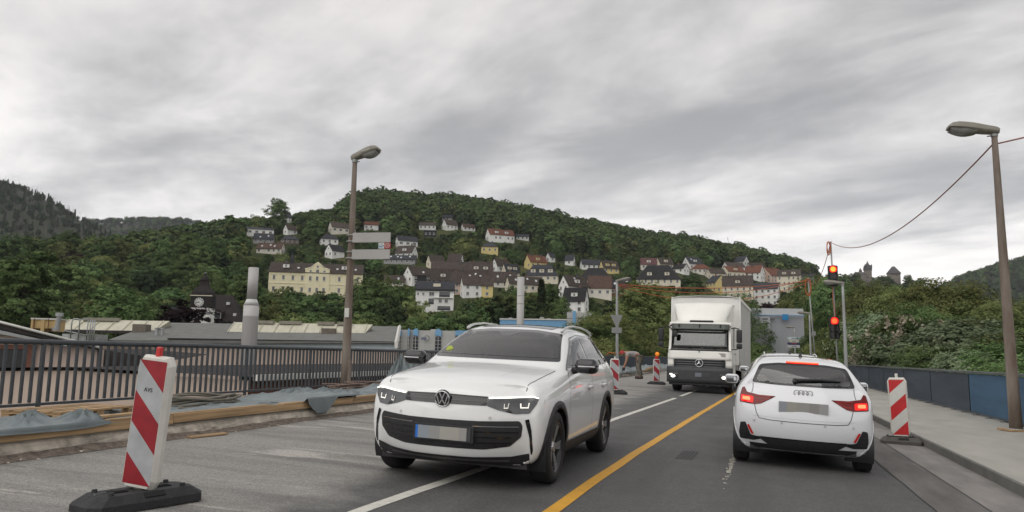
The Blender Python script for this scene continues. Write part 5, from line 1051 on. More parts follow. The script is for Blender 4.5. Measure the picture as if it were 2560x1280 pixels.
class Car:
    """body shell from a deformed box lattice with Catmull-Clark smoothing; parts are draped on its surface"""
    def __init__(s, root, st, front, rear, paint, lev=4, S=(-1, -.74, -.38, 0, .38, .74, 1)):
        s.root = root; s.paint = paint; R = 7; nj = len(st); nx = len(S); idx = {}; V = []
        def P(i, j, k):
            sx = S[i]
            if j == 0 or j == nj-1:
                fr = front if j == 0 else rear; w = fr['x'][k]; z = fr['z'][k]+(fr.get('crown', .03)*(1-sx*sx) if k == R-1 else 0); bow = fr['bow']*(abs(sx)**2.4); y = fr['y'][k]+(bow if j == 0 else -bow); return (sx*w, y, z)
            y, x, z, cr = st[j]; zz = z[k]
            if k == R-1: zz += cr*(1-sx*sx)
            yy = y+(0 if abs(sx) == 1 else 0)
            if j in s.yb and k == R-1: yy = y-s.yb[j]*(1-sx*sx)
            return (sx*x[k], yy, zz)
        s.yb = front.get('yb', {})
        def vid(i, j, k):
            if (i, j, k) not in idx: idx[(i, j, k)] = len(V); V.append(P(i, j, k))
            return idx[(i, j, k)]
        Fc = []
        for j in range(nj-1):
            for k in range(R-1):
                Fc.append((vid(0, j, k), vid(0, j, k+1), vid(0, j+1, k+1), vid(0, j+1, k))); Fc.append((vid(nx-1, j, k), vid(nx-1, j+1, k), vid(nx-1, j+1, k+1), vid(nx-1, j, k+1)))
            for i in range(nx-1):
                Fc.append((vid(i, j, R-1), vid(i+1, j, R-1), vid(i+1, j+1, R-1), vid(i, j+1, R-1))); Fc.append((vid(i, j, 0), vid(i, j+1, 0), vid(i+1, j+1, 0), vid(i+1, j, 0)))
        for i in range(nx-1):
            for k in range(R-1): Fc.append((vid(i, 0, k), vid(i+1, 0, k), vid(i+1, 0, k+1), vid(i, 0, k+1))); Fc.append((vid(i, nj-1, k), vid(i, nj-1, k+1), vid(i+1, nj-1, k+1), vid(i+1, nj-1, k)))
        me = bpy.data.meshes.new('cage'); me.from_pydata(V, [], Fc); o = bpy.data.objects.new('cage', me); COL.objects.link(o); m = o.modifiers.new('s', 'SUBSURF'); m.levels = m.render_levels = lev
        dg = bpy.context.evaluated_depsgraph_get(); me2 = bpy.data.meshes.new_from_object(o.evaluated_get(dg)); COL.objects.unlink(o); bpy.data.objects.remove(o)
        s.bm = bmesh.new(); s.bm.from_mesh(me2); bmesh.ops.recalc_face_normals(s.bm, faces=s.bm.faces); s.bvh = BVHTree.FromBMesh(s.bm); s.cuts = []
    def hit(s, axis, a, b, side=1):
        if axis == 'side': o, d = Vector((3*side, a, b)), Vector((-side, 0, 0))
        elif axis == 'front': o, d = Vector((a, -6, b)), Vector((0, 1, 0))
        elif axis == 'rear': o, d = Vector((a, 6, b)), Vector((0, -1, 0))
        else: o, d = Vector((a, b, 5)), Vector((0, 0, -1))
        h, n, i, q = s.bvh.ray_cast(o, d)
        if h is None:
            h, n, i, q = s.bvh.find_nearest(o+d*(3 if axis in ('side',) else 4)); 
        if n.dot(d) > 0: n = -n
        return h, n
    def drape(s, name, poly, axis, mat, off=.004, side=1, step=.035, holes=(), parent=None, thick=0., smooth=True):
        P = [tuple(p) for p in poly]; Q = []; n = len(P)
        for i in range(n):
            a, b = np.array(P[i]), np.array(P[(i+1) % n]); k = max(1, int(np.linalg.norm(b-a)/step)); Q += [tuple(a+(b-a)*t/k) for t in range(k)]
        pts = [Vector(q) for q in Q]; edges = [(i, (i+1) % len(Q)) for i in range(len(Q))]
        for h in holes:
            b0 = len(pts); H = []
            for i in range(len(h)):
                a, b = np.array(h[i]), np.array(h[(i+1) % len(h)]); k = max(1, int(np.linalg.norm(b-a)/step)); H += [tuple(a+(b-a)*t/k) for t in range(k)]
            pts += [Vector(q) for q in H]; edges += [(b0+i, b0+(i+1) % len(H)) for i in range(len(H))]
        xs = [q[0] for q in Q]; ys = [q[1] for q in Q]; gx, gy = np.meshgrid(np.arange(min(xs)+step/2, max(xs), step), np.arange(min(ys)+step/2, max(ys), step)); gx = gx.ravel(); gy = gy.ravel()
        if len(gx):
            inn = pip(gx, gy, grow(Q, -step*.3) if len(Q) < 60 else Q); pts += [Vector((float(a), float(b))) for a, b in zip(gx[inn], gy[inn])]
        vo, eo, fo, *_ = delaunay_2d_cdt(pts, edges, [], 0, 1e-6)
        co = [sum((vo[i] for i in f), Vector((0, 0)))/len(f) for f in fo]; cx = np.array([c[0] for c in co]); cy = np.array([c[1] for c in co]); keep = pip(cx, cy, Q)
        for h in holes: keep &= ~pip(cx, cy, h)
        V = []; 
        for v in vo: h, nn = s.hit(axis, v[0], v[1], side); V.append(h+nn*off)
        fs = [tuple(f) for f, k in zip(fo, keep) if k]; g = MB(); g.smooth = smooth; g.add(V, fs, smooth)
        me = g.mesh(name, mat); o = obj(name, me, parent or s.root)
        if thick:
            md = o.modifiers.new('t', 'SOLIDIFY'); md.thickness = thick; md.offset = -1
        return o
    def line(s, path, axis, w=.006, side=1, mat=None, off=.0025, name='shut_line', parent=None, step=.03):
        pts = []; 
        for a, b in zip(path[:-1], path[1:]):
            k = max(1, int(math.hypot(b[0]-a[0], b[1]-a[1])/step)); pts += [(a[0]+(b[0]-a[0])*t/k, a[1]+(b[1]-a[1])*t/k) for t in range(k)]
        pts.append(path[-1]); L = []
        for i, p in enumerate(pts):
            a = np.array(pts[max(0, i-1)]); b = np.array(pts[min(len(pts)-1, i+1)]); d = b-a; n = np.array([-d[1], d[0]])/(np.linalg.norm(d)+1e-9)*w/2; row = []
            for sg in (-1, 1): h, nn = s.hit(axis, p[0]+sg*n[0], p[1]+sg*n[1], side); row.append(h+nn*off)
            L.append(row)
        g = MB(); g.grid(L, True); return g.build(name, mat or LINE, parent or s.root)
    def cut(s, poly, axis, side=1): s.cuts.append((poly, axis, side))
    def finish(s, holes_wheels):
        bm = s.bm; C = np.array([f.calc_center_median() for f in bm.faces]); Nn = np.array([f.normal for f in bm.faces]); kill = np.zeros(len(C), bool)
        for poly, ax, sd in s.cuts:
            if ax == 'side': kill |= pip(C[:, 1], C[:, 2], poly) & (C[:, 0]*sd > .25) & (Nn[:, 0]*sd > .15)
            elif ax == 'front': kill |= pip(C[:, 0], C[:, 2], poly) & (C[:, 1] < .1) & (Nn[:, 1] < -.1)
            else: kill |= pip(C[:, 0], C[:, 2], poly) & (C[:, 1] > .9) & (Nn[:, 1] > .1)
        for yw, zw, r in holes_wheels: kill |= ((C[:, 1]-yw)**2+(C[:, 2]-zw)**2 < r*r) & (np.abs(C[:, 0]) > .5)
        # lining: the same shell a little inside, dark
        bm2 = bm.copy(); bm2.faces.ensure_lookup_table(); lo = [f for f, k in zip(bm2.faces, kill) if k]; bmesh.ops.delete(bm2, geom=lo, context='FACES')
        for v in bm2.verts: v.co -= v.normal*.022
        me = bpy.data.meshes.new('cabin_lining'); bm2.to_mesh(me); bm2.free(); me.materials.append(TRIMC); 
        dec = obj('cabin_lining', me, s.root); md = dec.modifiers.new('d', 'DECIMATE'); md.ratio = .25
        bm.faces.ensure_lookup_table(); bmesh.ops.delete(bm, geom=[f for f, k in zip(bm.faces, kill) if k], context='FACES')
        me = bpy.data.meshes.new('body'); bm.to_mesh(me); bm.free(); me.materials.append(s.paint); me.polygons.foreach_set('use_smooth', [True]*len(me.polygons)); return obj('body', me, s.root)
def wheel_meshes(r, w, rim, spokes, style):
    g = MB(); pr = [(rim, -w*.42), (rim+.012, -w*.5), (r-.05, -w*.5), (r-.018, -w*.44), (r, -w*.30), (r, w*.30), (r-.018, w*.44), (r-.05, w*.5), (rim+.012, w*.5), (rim, w*.42)]; n = 40
    vs = [(z, q*math.cos(2*math.pi*j/n), q*math.sin(2*math.pi*j/n)) for q, z in pr for j in range(n)]; g.add(vs, [(i*n+j, i*n+(j+1) % n, (i+1)*n+(j+1) % n, (i+1)*n+j) for i in range(len(pr)-1) for j in range(n)], True); ty = g.mesh('tyre', TYRE)
    g = MB(); pr = [(rim+.006, w*.46), (rim-.012, w*.47), (rim-.022, w*.36), (rim-.03, -w*.40), (rim-.03, -w*.42)]
    vs = [(z, q*math.cos(2*math.pi*j/n), q*math.sin(2*math.pi*j/n)) for q, z in pr for j in range(n)]; g.m = 0; g.add(vs, [(i*n+j, i*n+(j+1) % n, (i+1)*n+(j+1) % n, (i+1)*n+j) for i in range(len(pr)-1) for j in range(n)], True)
    g.cyl((-w*.1, 0, 0), (-w*.08, 0, 0), rim-.03, n=n); rm = g.mesh('rim', DALLOY)
    g = MB()
    for i in range(spokes):
        for e, m_, wd in (((-.12, 0, .018), (.12, 0, .018)) if style == 'twin' else ((0, 0, .05),)):
            a = 2*math.pi*i/spokes; a2 = a+e; c, s_ = math.cos(a2), math.sin(a2); c0, s0 = math.cos(a+e*.25), math.sin(a+e*.25); x0, x1 = w*.30, w*.42
            p0 = Vector((x0, .045*c0, .045*s0)); p1 = Vector((x1, (rim-.012)*c, (rim-.012)*s_)); t = Vector((0, -s_, c))*wd; dn = Vector((-.035, 0, 0)); g.m = 0
            g.add([p0-t*1.1, p0+t*1.1, p1+t*1.25, p1-t*1.25]+[q+dn for q in (p0-t*1.1, p0+t*1.1, p1+t*1.25, p1-t*1.25)], [(0, 1, 2, 3), (0, 4, 5, 1), (1, 5, 6, 2), (3, 7, 4, 0)], False)
    g.cyl((w*.22, 0, 0), (w*.36, 0, 0), .062, .05, 20); sp = g.mesh('spokes', ALLOY); return ty, rm, sp
def wheels(root, ms, xs, ys, z, arch=None):
    for y in ys:
        for sx in (-1, 1):
            e = bpy.data.objects.new('wheel', ms[0]); link(e, root); e.location = (sx*xs, y, z); e.rotation_euler = (0, 0, 0 if sx > 0 else math.pi); obj('rim', ms[1], e); obj('spokes', ms[2], e)
            if arch: g = MB(); n = 26; P = [[(q*sx, y+arch*math.cos(a), z+arch*math.sin(a)) for q in (xs-.25, xs+.10)] for a in np.linspace(-.5, math.pi+.5, n)]; g.grid(P, True); g.build('arch_liner', BPLAST, root)
def ring_poly(yc, zc, r0, r1, a0, a1, n=22): return [(yc+r1*math.cos(a), zc+r1*math.sin(a)) for a in np.linspace(a0, a1, n)]+[(yc+r0*math.cos(a), zc+r0*math.sin(a)) for a in np.linspace(a1, a0, n)]
def soft_box(name, c, d, mat, parent, rot=(0, 0, 0), lev=2, taper=None):
    x, y, z = [q/2 for q in d]; vs = [(a*x*(taper if (taper and e > 0) else 1), b*y, e*z) for a in (-1, 1) for b in (-1, 1) for e in (-1, 1)]
    me = bpy.data.meshes.new(name); me.from_pydata(vs, [], [(0, 1, 3, 2), (4, 6, 7, 5), (0, 4, 5, 1), (2, 3, 7, 6), (0, 2, 6, 4), (1, 5, 7, 3)]); bm = bmesh.new(); bm.from_mesh(me); bmesh.ops.recalc_face_normals(bm, faces=bm.faces); bmesh.ops.bevel(bm, geom=bm.edges[:], offset=min(x, y, z)*.75, segments=4, affect='EDGES', profile=.5); 
    for f in bm.faces: f.smooth = True
    bm.to_mesh(me); bm.free(); me.materials.append(mat); return obj(name, me, parent, c, rot)
def seats(root, spots, hz, back=True):
    for x, y, w in spots:
        soft_box('seat', (x, y, hz+.05), (w, .5, .16), SEATM, root); q = soft_box('backrest', (x, y+.30, hz+.40), (w*.92, .15, .62), SEATM, root, (math.radians(-12), 0, 0), taper=.85)
        for hx in ([x] if w < .7 else [x-.36, x+.36]): soft_box('headrest', (hx, y+.40, hz+.80), (.26, .10, .17), SEATM, root, (math.radians(-8), 0, 0))
def steering(root, x, y, z, r=.185):
    g = MB(); g.tube([(r*math.cos(a), 0, r*math.sin(a)) for a in np.linspace(0, 2*math.pi, 25)[:-1]], .014, 6, closed=True); g.box((0, .0, -.02), (.30, .02, .05)); g.cyl((0, -.02, 0), (0, .05, 0), .06, n=12); return g.build('steering_wheel', TRIMC, root, (x, y, z), (math.radians(-25), 0, 0))
# ---- people: one continuous skinned body
SKIN = pm('skin', (.50, .30, .22), .55, .08, 6)
def skin_body(name, joints, bones, mat, parent=None, sub=2, root=0):
    """joints: {name: (x,y,z,r)}; grown with a Skin modifier"""
    ks = list(joints); me = bpy.data.meshes.new(name); me.from_pydata([joints[k][:3] for k in ks], [(ks.index(a), ks.index(b)) for a, b in bones], []); o = bpy.data.objects.new(name, me); COL.objects.link(o); m = o.modifiers.new('skin', 'SKIN'); m.use_smooth_shade = True
    if not me.skin_vertices: me.attributes  # layer is made by the modifier below
    bpy.context.view_layer.objects.active = o
    if not me.skin_vertices: bpy.ops.mesh.customdata_skin_add()
    for i, k in enumerate(ks):
        r = joints[k][3]; me.skin_vertices[0].data[i].radius = (r, r) if not hasattr(r, '__len__') else r; me.skin_vertices[0].data[i].use_root = (i == root)
    s2 = o.modifiers.new('sub', 'SUBSURF'); s2.levels = s2.render_levels = sub
    dg = bpy.context.evaluated_depsgraph_get(); m2 = bpy.data.meshes.new_from_object(o.evaluated_get(dg)); COL.objects.unlink(o); bpy.data.objects.remove(o); m2.materials.clear(); m2.materials.append(mat); m2.polygons.foreach_set('use_smooth', [True]*len(m2.polygons)); return obj(name, m2, parent)
# ================================================================ oncoming white SUV
def build_suv():
    fz = road_z(-2.80); root = thing('suv', 'white oncoming SUV with black mirrors and lit light strips, nearest to the camera', 'car', (-2.824, 8.72, fz-.0), 0, rot=(0, math.atan(KX), math.radians(.55)))
    st = [None,
      (-1.95, (.80, .885, .905, .895, .850, .785, .70), (.22, .36, .58, .82, .925, .965, .985), .035),
      (-1.38, (.83, .905, .925, .915, .870, .800, .71), (.20, .36, .60, .88, .985, 1.035, 1.055), .045),
      (-1.00, (.84, .905, .920, .915, .880, .805, .72), (.20, .36, .60, .91, 1.03, 1.080, 1.10), .035),
      (-.82, (.84, .905, .918, .915, .885, .81, .735), (.20, .36, .60, .92, 1.045, 1.105, 1.13), .025),
      (-.44, (.84, .905, .916, .915, .885, .765, .695), (.20, .36, .60, .93, 1.06, 1.295, 1.355), .03),
      (-.02, (.84, .905, .916, .915, .885, .705, .615), (.20, .36, .60, .93, 1.07, 1.470, 1.550), .035),
      (.40, (.84, .905, .916, .915, .885, .69, .595), (.20, .36, .60, .935, 1.075, 1.505, 1.590), .035),
      (1.0, (.84, .905, .916, .918, .885, .685, .59), (.20, .36, .60, .94, 1.085, 1.500, 1.590), .035),
      (1.40, (.84, .91, .925, .925, .89, .675, .58), (.20, .36, .62, .95, 1.10, 1.475, 1.57), .035),
      (1.85, (.83, .90, .915, .91, .875, .665, .57), (.23, .38, .64, .96, 1.11, 1.40, 1.535), .03),
      (2.08, (.81, .88, .895, .885, .85, .70, .60), (.26, .40, .65, .96, 1.09, 1.20, 1.28), .03), None]
    front = dict(x=(.70, .775, .805, .80, .76, .71, .64), z=(.23, .36, .58, .79, .885, .920, .935), y=(-2.15, -2.225, -2.26, -2.235, -2.185, -2.145, -2.09), bow=.30, crown=.03, yb={3: .06, 4: .13, 5: .13, 6: .06})
    rear = dict(x=(.76, .83, .85, .845, .81, .76, .68), z=(.30, .44, .66, .90, 1.03, 1.07, 1.10), y=(2.17, 2.25, 2.27, 2.25, 2.21, 2.18, 2.15), bow=.16)
    c = Car(root, st, front, rear, PAINTW)
    mir = lambda p: [(-a, b) for a, b in p][::-1]
    # windscreen
    ws = rounded([(-.745, 1.185), (-.40, 1.185), (.40, 1.185), (.745, 1.185), (.61, 1.505), (.30, 1.540), (-.30, 1.540), (-.61, 1.505)], .03); inner = rounded([(-.705, 1.225), (-.40, 1.225), (.40, 1.225), (.705, 1.225), (.585, 1.475), (.30, 1.508), (-.30, 1.508), (-.585, 1.475)], .03)
    c.drape('windscreen_surround', ws, 'front', GPLAST, .004, holes=[inner]); c.drape('windscreen', grow(inner, .006), 'front', WSCREEN, .006, step=.05); c.cut(grow(inner, .014), 'front')
    c.drape('sensor_housing', rounded([(-.16, 1.51), (.16, 1.51), (.05, 1.445), (-.05, 1.445)], .02), 'front', GPLAST, .007)
    g = MB(); g.cyl((0, 0, 0), (0, -.004, 0), .042, n=20); h, n = c.hit('front', -.60, 1.262); g.build('emission_sticker', pm('sticker_green', (.38, .45, .05), .5), root, h+n*.008, (math.radians(-25), 0, 0))
    # side glazing
    dlo = rounded([(-.74, 1.125), (-.06, 1.440), (.35, 1.490), (1.0, 1.487), (1.45, 1.445), (1.80, 1.325), (1.88, 1.245), (1.84, 1.185), (1.0, 1.145), (.2, 1.118)], .03)
    panes = [rounded([(-.60, 1.150), (-.03, 1.418), (.28, 1.460), (.30, 1.145)], .03), rounded([(.385, 1.147), (.375, 1.463), (1.0, 1.458), (1.14, 1.446), (1.20, 1.165)], .03), rounded([(1.265, 1.172), (1.215, 1.438), (1.45, 1.412), (1.76, 1.305), (1.83, 1.24), (1.80, 1.205)], .03)]
    for sd in (-1, 1):
        c.drape('window_surround', dlo, 'side', GPLAST, .004, sd, holes=panes)
        for q, nm in zip(panes, ('side_window', 'side_window', 'quarter_window')): c.drape(nm, grow(q, .006), 'side', SGLASS, .006, sd, step=.05); c.cut(grow(q, .014), 'side', sd)
        c.line([(-.78, 1.10), (-.06, 1.460), (.35, 1.510), (1.0, 1.507), (1.46, 1.464), (1.83, 1.335)], 'side', .012, sd, CHROME if False else GPLAST, .006, 'window_trim')
        # shut lines, handles, cladding
        c.line([(-.86, .36), (-.90, .70), (-.84, 1.04), (-.70, 1.12)], 'side', .007, sd); c.line([(.33, .36), (.34, .80), (.35, 1.12)], 'side', .007, sd); c.line([(1.16, .62), (1.30, .80), (1.29, 1.0), (1.22, 1.15)], 'side', .007, sd); c.line([(-.86, .36), (.9, .36)], 'side', .006, sd)
        c.line([(-.95, .93), (.3, .955), (1.2, .975), (2.05, .99)], 'side', .004, sd, pm('crease_shade', (.55, .55, .54), .4, coat=1), .002, 'crease_shade')  # grey strip paints the shade line under the fold in the door skin
        for y in (.13, 1.02):
            h, n = c.hit('side', y, .90, sd); q = soft_box('door_handle', h+n*.018, (.035, .19, .034), PAINTW, root); c.drape('handle_shade', [(y+.07*math.cos(a)*1.2, .895+.045*math.sin(a)) for a in np.linspace(0, 6.28, 15)[:-1]], 'side', pm('recess_shade', (.5, .5, .49), .5), .003, sd)  # flat grey patch paints the shade of the hollow behind the handle
        for y in (-1.38, 1.30): c.drape('arch_trim', ring_poly(y, .355, .385, .455, -.45, math.pi+.45), 'side', BPLAST, .010, sd, thick=.01)
        c.drape('sill_trim', [(-.98, .215), (.92, .215), (.90, .37), (-.96, .37)], 'side', BPLAST, .010, sd)
        # mirror
        m = soft_box('mirror', (sd*1.03, -.64, 1.155), (.25, .17, .165), GPLAST, root, (0, 0, math.radians(-8*sd))); g = MB(); g.tube([(sd*.86, -.60, 1.09), (sd*.95, -.62, 1.11)], [.035, .03], 8); g.build('mirror_arm', BPLAST, root)
        soft_box('indicator_strip', (sd*1.045, -.735, 1.150), (.19, .012, .016), ALLOY, root)
        # roof rails
        pts = [(sd*.60, -.10, 1.535), (sd*.605, .0, 1.568), (sd*.605, .15, 1.595), (sd*.60, .5, 1.622), (sd*.595, 1.0, 1.620), (sd*.588, 1.4, 1.598), (sd*.58, 1.65, 1.575), (sd*.575, 1.74, 1.54)]
        g = MB(); g.tube(pts, [.018, .018, .014, .012, .012, .014, .018, .018], 8); g.build('roof_rail', pm('rail_silver', (.62, .62, .61), .25, .04, 3, metal=.5), root)
        # headlight
        hl = [(.405, .842), (.60, .852), (.80, .868), (.845, .862), (.83, .80), (.775, .715), (.66, .705), (.52, .735), (.41, .772)]; hl = hl if sd > 0 else mir(hl)
        lamp = c.drape('headlight', rounded(hl, .012), 'front', pm('suv_lens', (.085, .088, .092), .1, .25, 14, spec=.8), .006); s_ = (lambda p: [(a*sd, b) for a, b in p] if sd > 0 else mir(p))
        c.drape('light_strip', s_([(.42, .832), (.60, .843), (.80, .858), (.838, .848), (.838, .857), (.80, .868), (.60, .853), (.42, .842)]), 'front', DRL, .012, parent=lamp, step=.02)
        for x0, z0, w_, em in ((.575, .772, .040, .18), (.725, .780, .080, .50)):
            u = [(x0-w_*.5, z0+.020), (x0-w_*.42, z0-.022), (x0+w_*.46, z0-.020), (x0+w_*.52, z0+.028), (x0+w_*.40, z0+.028), (x0+w_*.36, z0-.010), (x0-w_*.30, z0-.012), (x0-w_*.36, z0+.020)]; c.drape('reflector', s_(u), 'front', pm('lamp_%d' % int(em*100), (1, .97, .9), .3, 0, emit=em), .012, parent=lamp, step=.02)
            c.drape('projector', s_([(x0+.022*math.cos(q), z0+.008+.018*math.sin(q)) for q in np.linspace(0, 6.28, 13)[:-1]]), 'front', pm('projector', (.10, .10, .11), .1, .1, spec=.8), .011, parent=lamp, step=.02)
        # side intake blade
        c.drape('side_vent', s_(rounded([(.740, .655), (.775, .665), (.800, .56), (.812, .38), (.800, .335), (.790, .345), (.782, .50)], .01)), 'front', GPLAST, .006)
        c.line([(sd*a, b) for a, b in ((.715, -1.90), (.74, -1.70), (.75, -1.3), (.76, -.98))], 'top', .007)
        c.line([(sd*a, b) for a, b in ((.40, -1.75), (.44, -1.4), (.46, -1.1))], 'top', .004, mat=pm('crease_shade', (.55, .55, .54), .4, coat=1), off=.002, name='crease_shade')  # grey strip paints the shade along the bonnet fold
    # nose: bar between the lamps, badge, intake, plate, lower lip
    bar = c.drape('grille_bar', rounded([(-.41, .772), (.41, .772), (.41, .842), (0, .852), (-.41, .842)], .006), 'front', GPLAST, .006)
    c.line([(-.41, .846), (0, .857), (.41, .846)], 'front', .012, off=.006, mat=BPLAST, name='grille_edge', parent=bar); c.line([(-.40, .808), (.40, .808)], 'front', .008, off=.009, mat=pm('bar_line', (.1, .1, .1), .2), name='grille_edge', parent=bar)
    bx, bz, br = 0, .812, .078; h, n = c.hit('front', 0, bz); e = bpy.data.objects.new('emblem', MB().cyl((0, 0, 0), (0, -.02, 0), br+.006, br, 36).mesh('emblem', GPLAST)); link(e, root); e.location = h+n*.012; e.rotation_euler = (math.radians(6), 0, 0)
    g = MB(); g.tube([(br*.90*math.cos(a), -.024, br*.90*math.sin(a)) for a in np.linspace(0, 6.283, 33)[:-1]], .0055, 6, closed=True)
    def stroke(pts, w): 
        for a, b in zip(pts[:-1], pts[1:]):
            d = Vector((b[0]-a[0], 0, b[1]-a[1])); l = d.length; q = math.atan2(d.x, d.z); g.box(((a[0]+b[0])/2*br, -.024, (a[1]+b[1])/2*br), (w, .006, l*br+.004), 0, 0, q)
    stroke([(-.34, .76), (0, .02), (.34, .76)], .010); stroke([(-.72, .42), (-.36, -.62), (0, -.06), (.36, -.62), (.72, .42)], .010); g.build('emblem_letters', CHROME, e)
    it = c.drape('lower_intake', rounded([(-.70, .645), (-.35, .632), (.35, .632), (.70, .645), (.725, .60), (.715, .50), (.62, .41), (.40, .375), (-.40, .375), (-.62, .41), (-.715, .50), (-.725, .60)], .02), 'front', BPLAST, .004)
    for z, w_, mt in ((.585, .008, CHROME), (.535, .010, GPLAST), (.485, .010, GPLAST), (.435, .010, GPLAST)):
        for sg in (-1, 1): c.line([(sg*.30, z), (sg*.5, z+.002), (sg*(.69 if z > .5 else .63), z+.006)], 'front', w_, off=.010, mat=mt, name='grille_slat', parent=it)
    c.drape('lower_lip', rounded([(-.78, .35), (-.62, .315), (-.3, .30), (.3, .30), (.62, .315), (.78, .35), (.775, .245), (.70, .225), (-.70, .225), (-.775, .245)], .01), 'front', BPLAST, .006); c.line([(-.60, .275), (.60, .275)], 'front', .02, off=.010, mat=pm('lip_grey', (.07, .07, .072), .5), name='lip_strip')
    # plate, blurred as in the photograph
    cols = [(.02, .16, .60), (.28, .315, .36), (.30, .305, .30), (.38, .37, .335), (.385, .365, .33), (.33, .32, .31), (.05, .05, .052)]; ms = [pm('plate_%d' % i, q, .6, .02) for i, q in enumerate(cols)]
    g = MB(); xs = (-.275, -.25, -.14, -.03, .07, .16, .235, .275)
    for i in range(7): g.m = i; g.box(((xs[i]+xs[i+1])/2, 0, 0), (xs[i+1]-xs[i], .012, .115))
    h, n = c.hit('front', .03, .50); g.build('number_plate', ms, root, (.03, h.y-.016, .505)); g = MB(); g.box((0, 0, 0), (.60, .012, .15), bev=.004); g.build('plate_holder', BPLAST, root, (.03, h.y-.006, .505))
    for x in (-.45, .45): h, n = c.hit('front', x, .665); g = MB(); g.cyl((0, 0, 0), (0, -.004, 0), .014, n=12); g.build('parking_sensor', pm('sensor', (.6, .6, .6), .4), root, h+n*.002)
    # roof glass
    c.drape('roof_glass', rounded([(-.46, .02), (.46, .02), (.46, 1.2), (-.46, 1.2)], .05), 'top', GPLAST, .004, step=.08)
    c.drape('rear_window', rounded([(-.56, 1.20), (.56, 1.20), (.48, 1.46), (-.48, 1.46)], .04), 'rear', GPLAST, .004)
    for sd in (-1, 1): c.drape('tail_light', [(sd*a, b) for a, b in ((.30, .93), (.78, .90), (.80, 1.0), (.30, .99))][::sd], 'rear', REDL, .006)
    c.finish([(-1.38, .355, .395), (1.30, .355, .395)])
    wheels(root, wheel_meshes(.355, .225, .245, 5, 'twin'), .80, (-1.38, 1.30), .355, .41)
    # floor pan, dashboard, seats, wheel
    g = MB(); g.box((0, .05, .22), (1.5, 3.9, .06)); g.build('floor_pan', BPLAST, root); soft_box('dashboard', (0, -.52, 1.02), (1.42, .42, .30), TRIMC, root); seats(root, [(-.37, .18, .50), (.37, .18, .50), (0, 1.0, 1.25)], .52); steering(root, .37, -.22, 1.04)
    return root
SUV = build_suv()
def seated_driver(label, M, shirt, reach=1, vest=None, hair=None):
    o = thing('person', label, 'person', (0, 0, 0)); o.matrix_world = M
    J = dict(pel=(0, .10, .62, .15), wai=(0, .14, .80, .145), che=(0, .17, 1.02, (.19, .13)), nec=(0, .16, 1.19, .065), hed=(0, .13, 1.30, .085), crn=(0, .13, 1.40, .07), lsh=(.19, .16, 1.10, .075), lel=(.27, -.06, .92, .052), lwr=(.17, -.26, 1.13, .036), lhd=(.13, -.33, 1.18, .042), rsh=(-.19, .16, 1.10, .075), rel=(-.26, .0, .84, .052), rwr=(-.15, -.22, .92, .036), rhd=(-.10, -.30, .97, .040),
             lhp=(.10, .02, .60, .11), lkn=(.14, -.38, .68, .075), lft=(.14, -.55, .34, .055), rhp=(-.10, .02, .60, .11), rkn=(-.14, -.38, .68, .075), rft=(-.14, -.55, .34, .055))
    B = [('pel', 'wai'), ('wai', 'che'), ('che', 'nec'), ('nec', 'hed'), ('hed', 'crn'), ('che', 'lsh'), ('lsh', 'lel'), ('lel', 'lwr'), ('lwr', 'lhd'), ('che', 'rsh'), ('rsh', 'rel'), ('rel', 'rwr'), ('rwr', 'rhd'), ('pel', 'lhp'), ('lhp', 'lkn'), ('lkn', 'lft'), ('pel', 'rhp'), ('rhp', 'rkn'), ('rkn', 'rft')]
    skin_body('body', J, B, SKIN, o); up = lambda k: (*J[k][:3], (tuple(q+.014 for q in J[k][3]) if hasattr(J[k][3], '__len__') else J[k][3]+.014))
    skin_body('shirt', {k: up(k) for k in ('pel', 'wai', 'che', 'lsh', 'lel', 'rsh', 'rel')}, [b for b in B if b[0] in ('pel', 'wai', 'che', 'lsh', 'rsh') and b[1] in ('wai', 'che', 'lsh', 'lel', 'rsh', 'rel')], shirt, o)
    soft_box('hair', (0, .155, 1.385), (.19, .21, .15), hair or pm('hair_grey', (.12, .11, .10), .8), o)
    g = MB(); g.cyl((0, .035, 1.315), (0, .005, 1.29), .008, .016, 8)
    for sx in (-1, 1): g.cyl((sx*.035, .062, 1.335), (sx*.035, .052, 1.335), .012, n=8)
    g.build('face', pm('face_detail', (.25, .13, .10), .6), o)
    for hx, hy, hz, sg in ((.13, -.33, 1.18, -1), (-.10, -.30, .97, 1)):          # fingers closed round the rim
        g = MB()
        for i in range(4): g.tube([(hx+.02*i-.03, hy-.02, hz+.02), (hx+.02*i-.03, hy-.055, hz+.035-.004*abs(i-1)), (hx+.02*i-.03, hy-.075, hz+.005), (hx+.02*i-.03, hy-.055, hz-.02)], .0095, 5)
        g.tube([(hx+sg*.035, hy-.005, hz), (hx+sg*.05, hy-.04, hz+.01), (hx+sg*.04, hy-.07, hz+.02)], .010, 5); g.build('fingers', SKIN, o)
    return o
bpy.context.view_layer.update()
seated_driver('driver with one hand on the steering wheel inside the white SUV', SUV.matrix_world @ Matrix.Translation((.37, .02, .0)), pm('shirt_pale', (.30, .33, .36), .9))
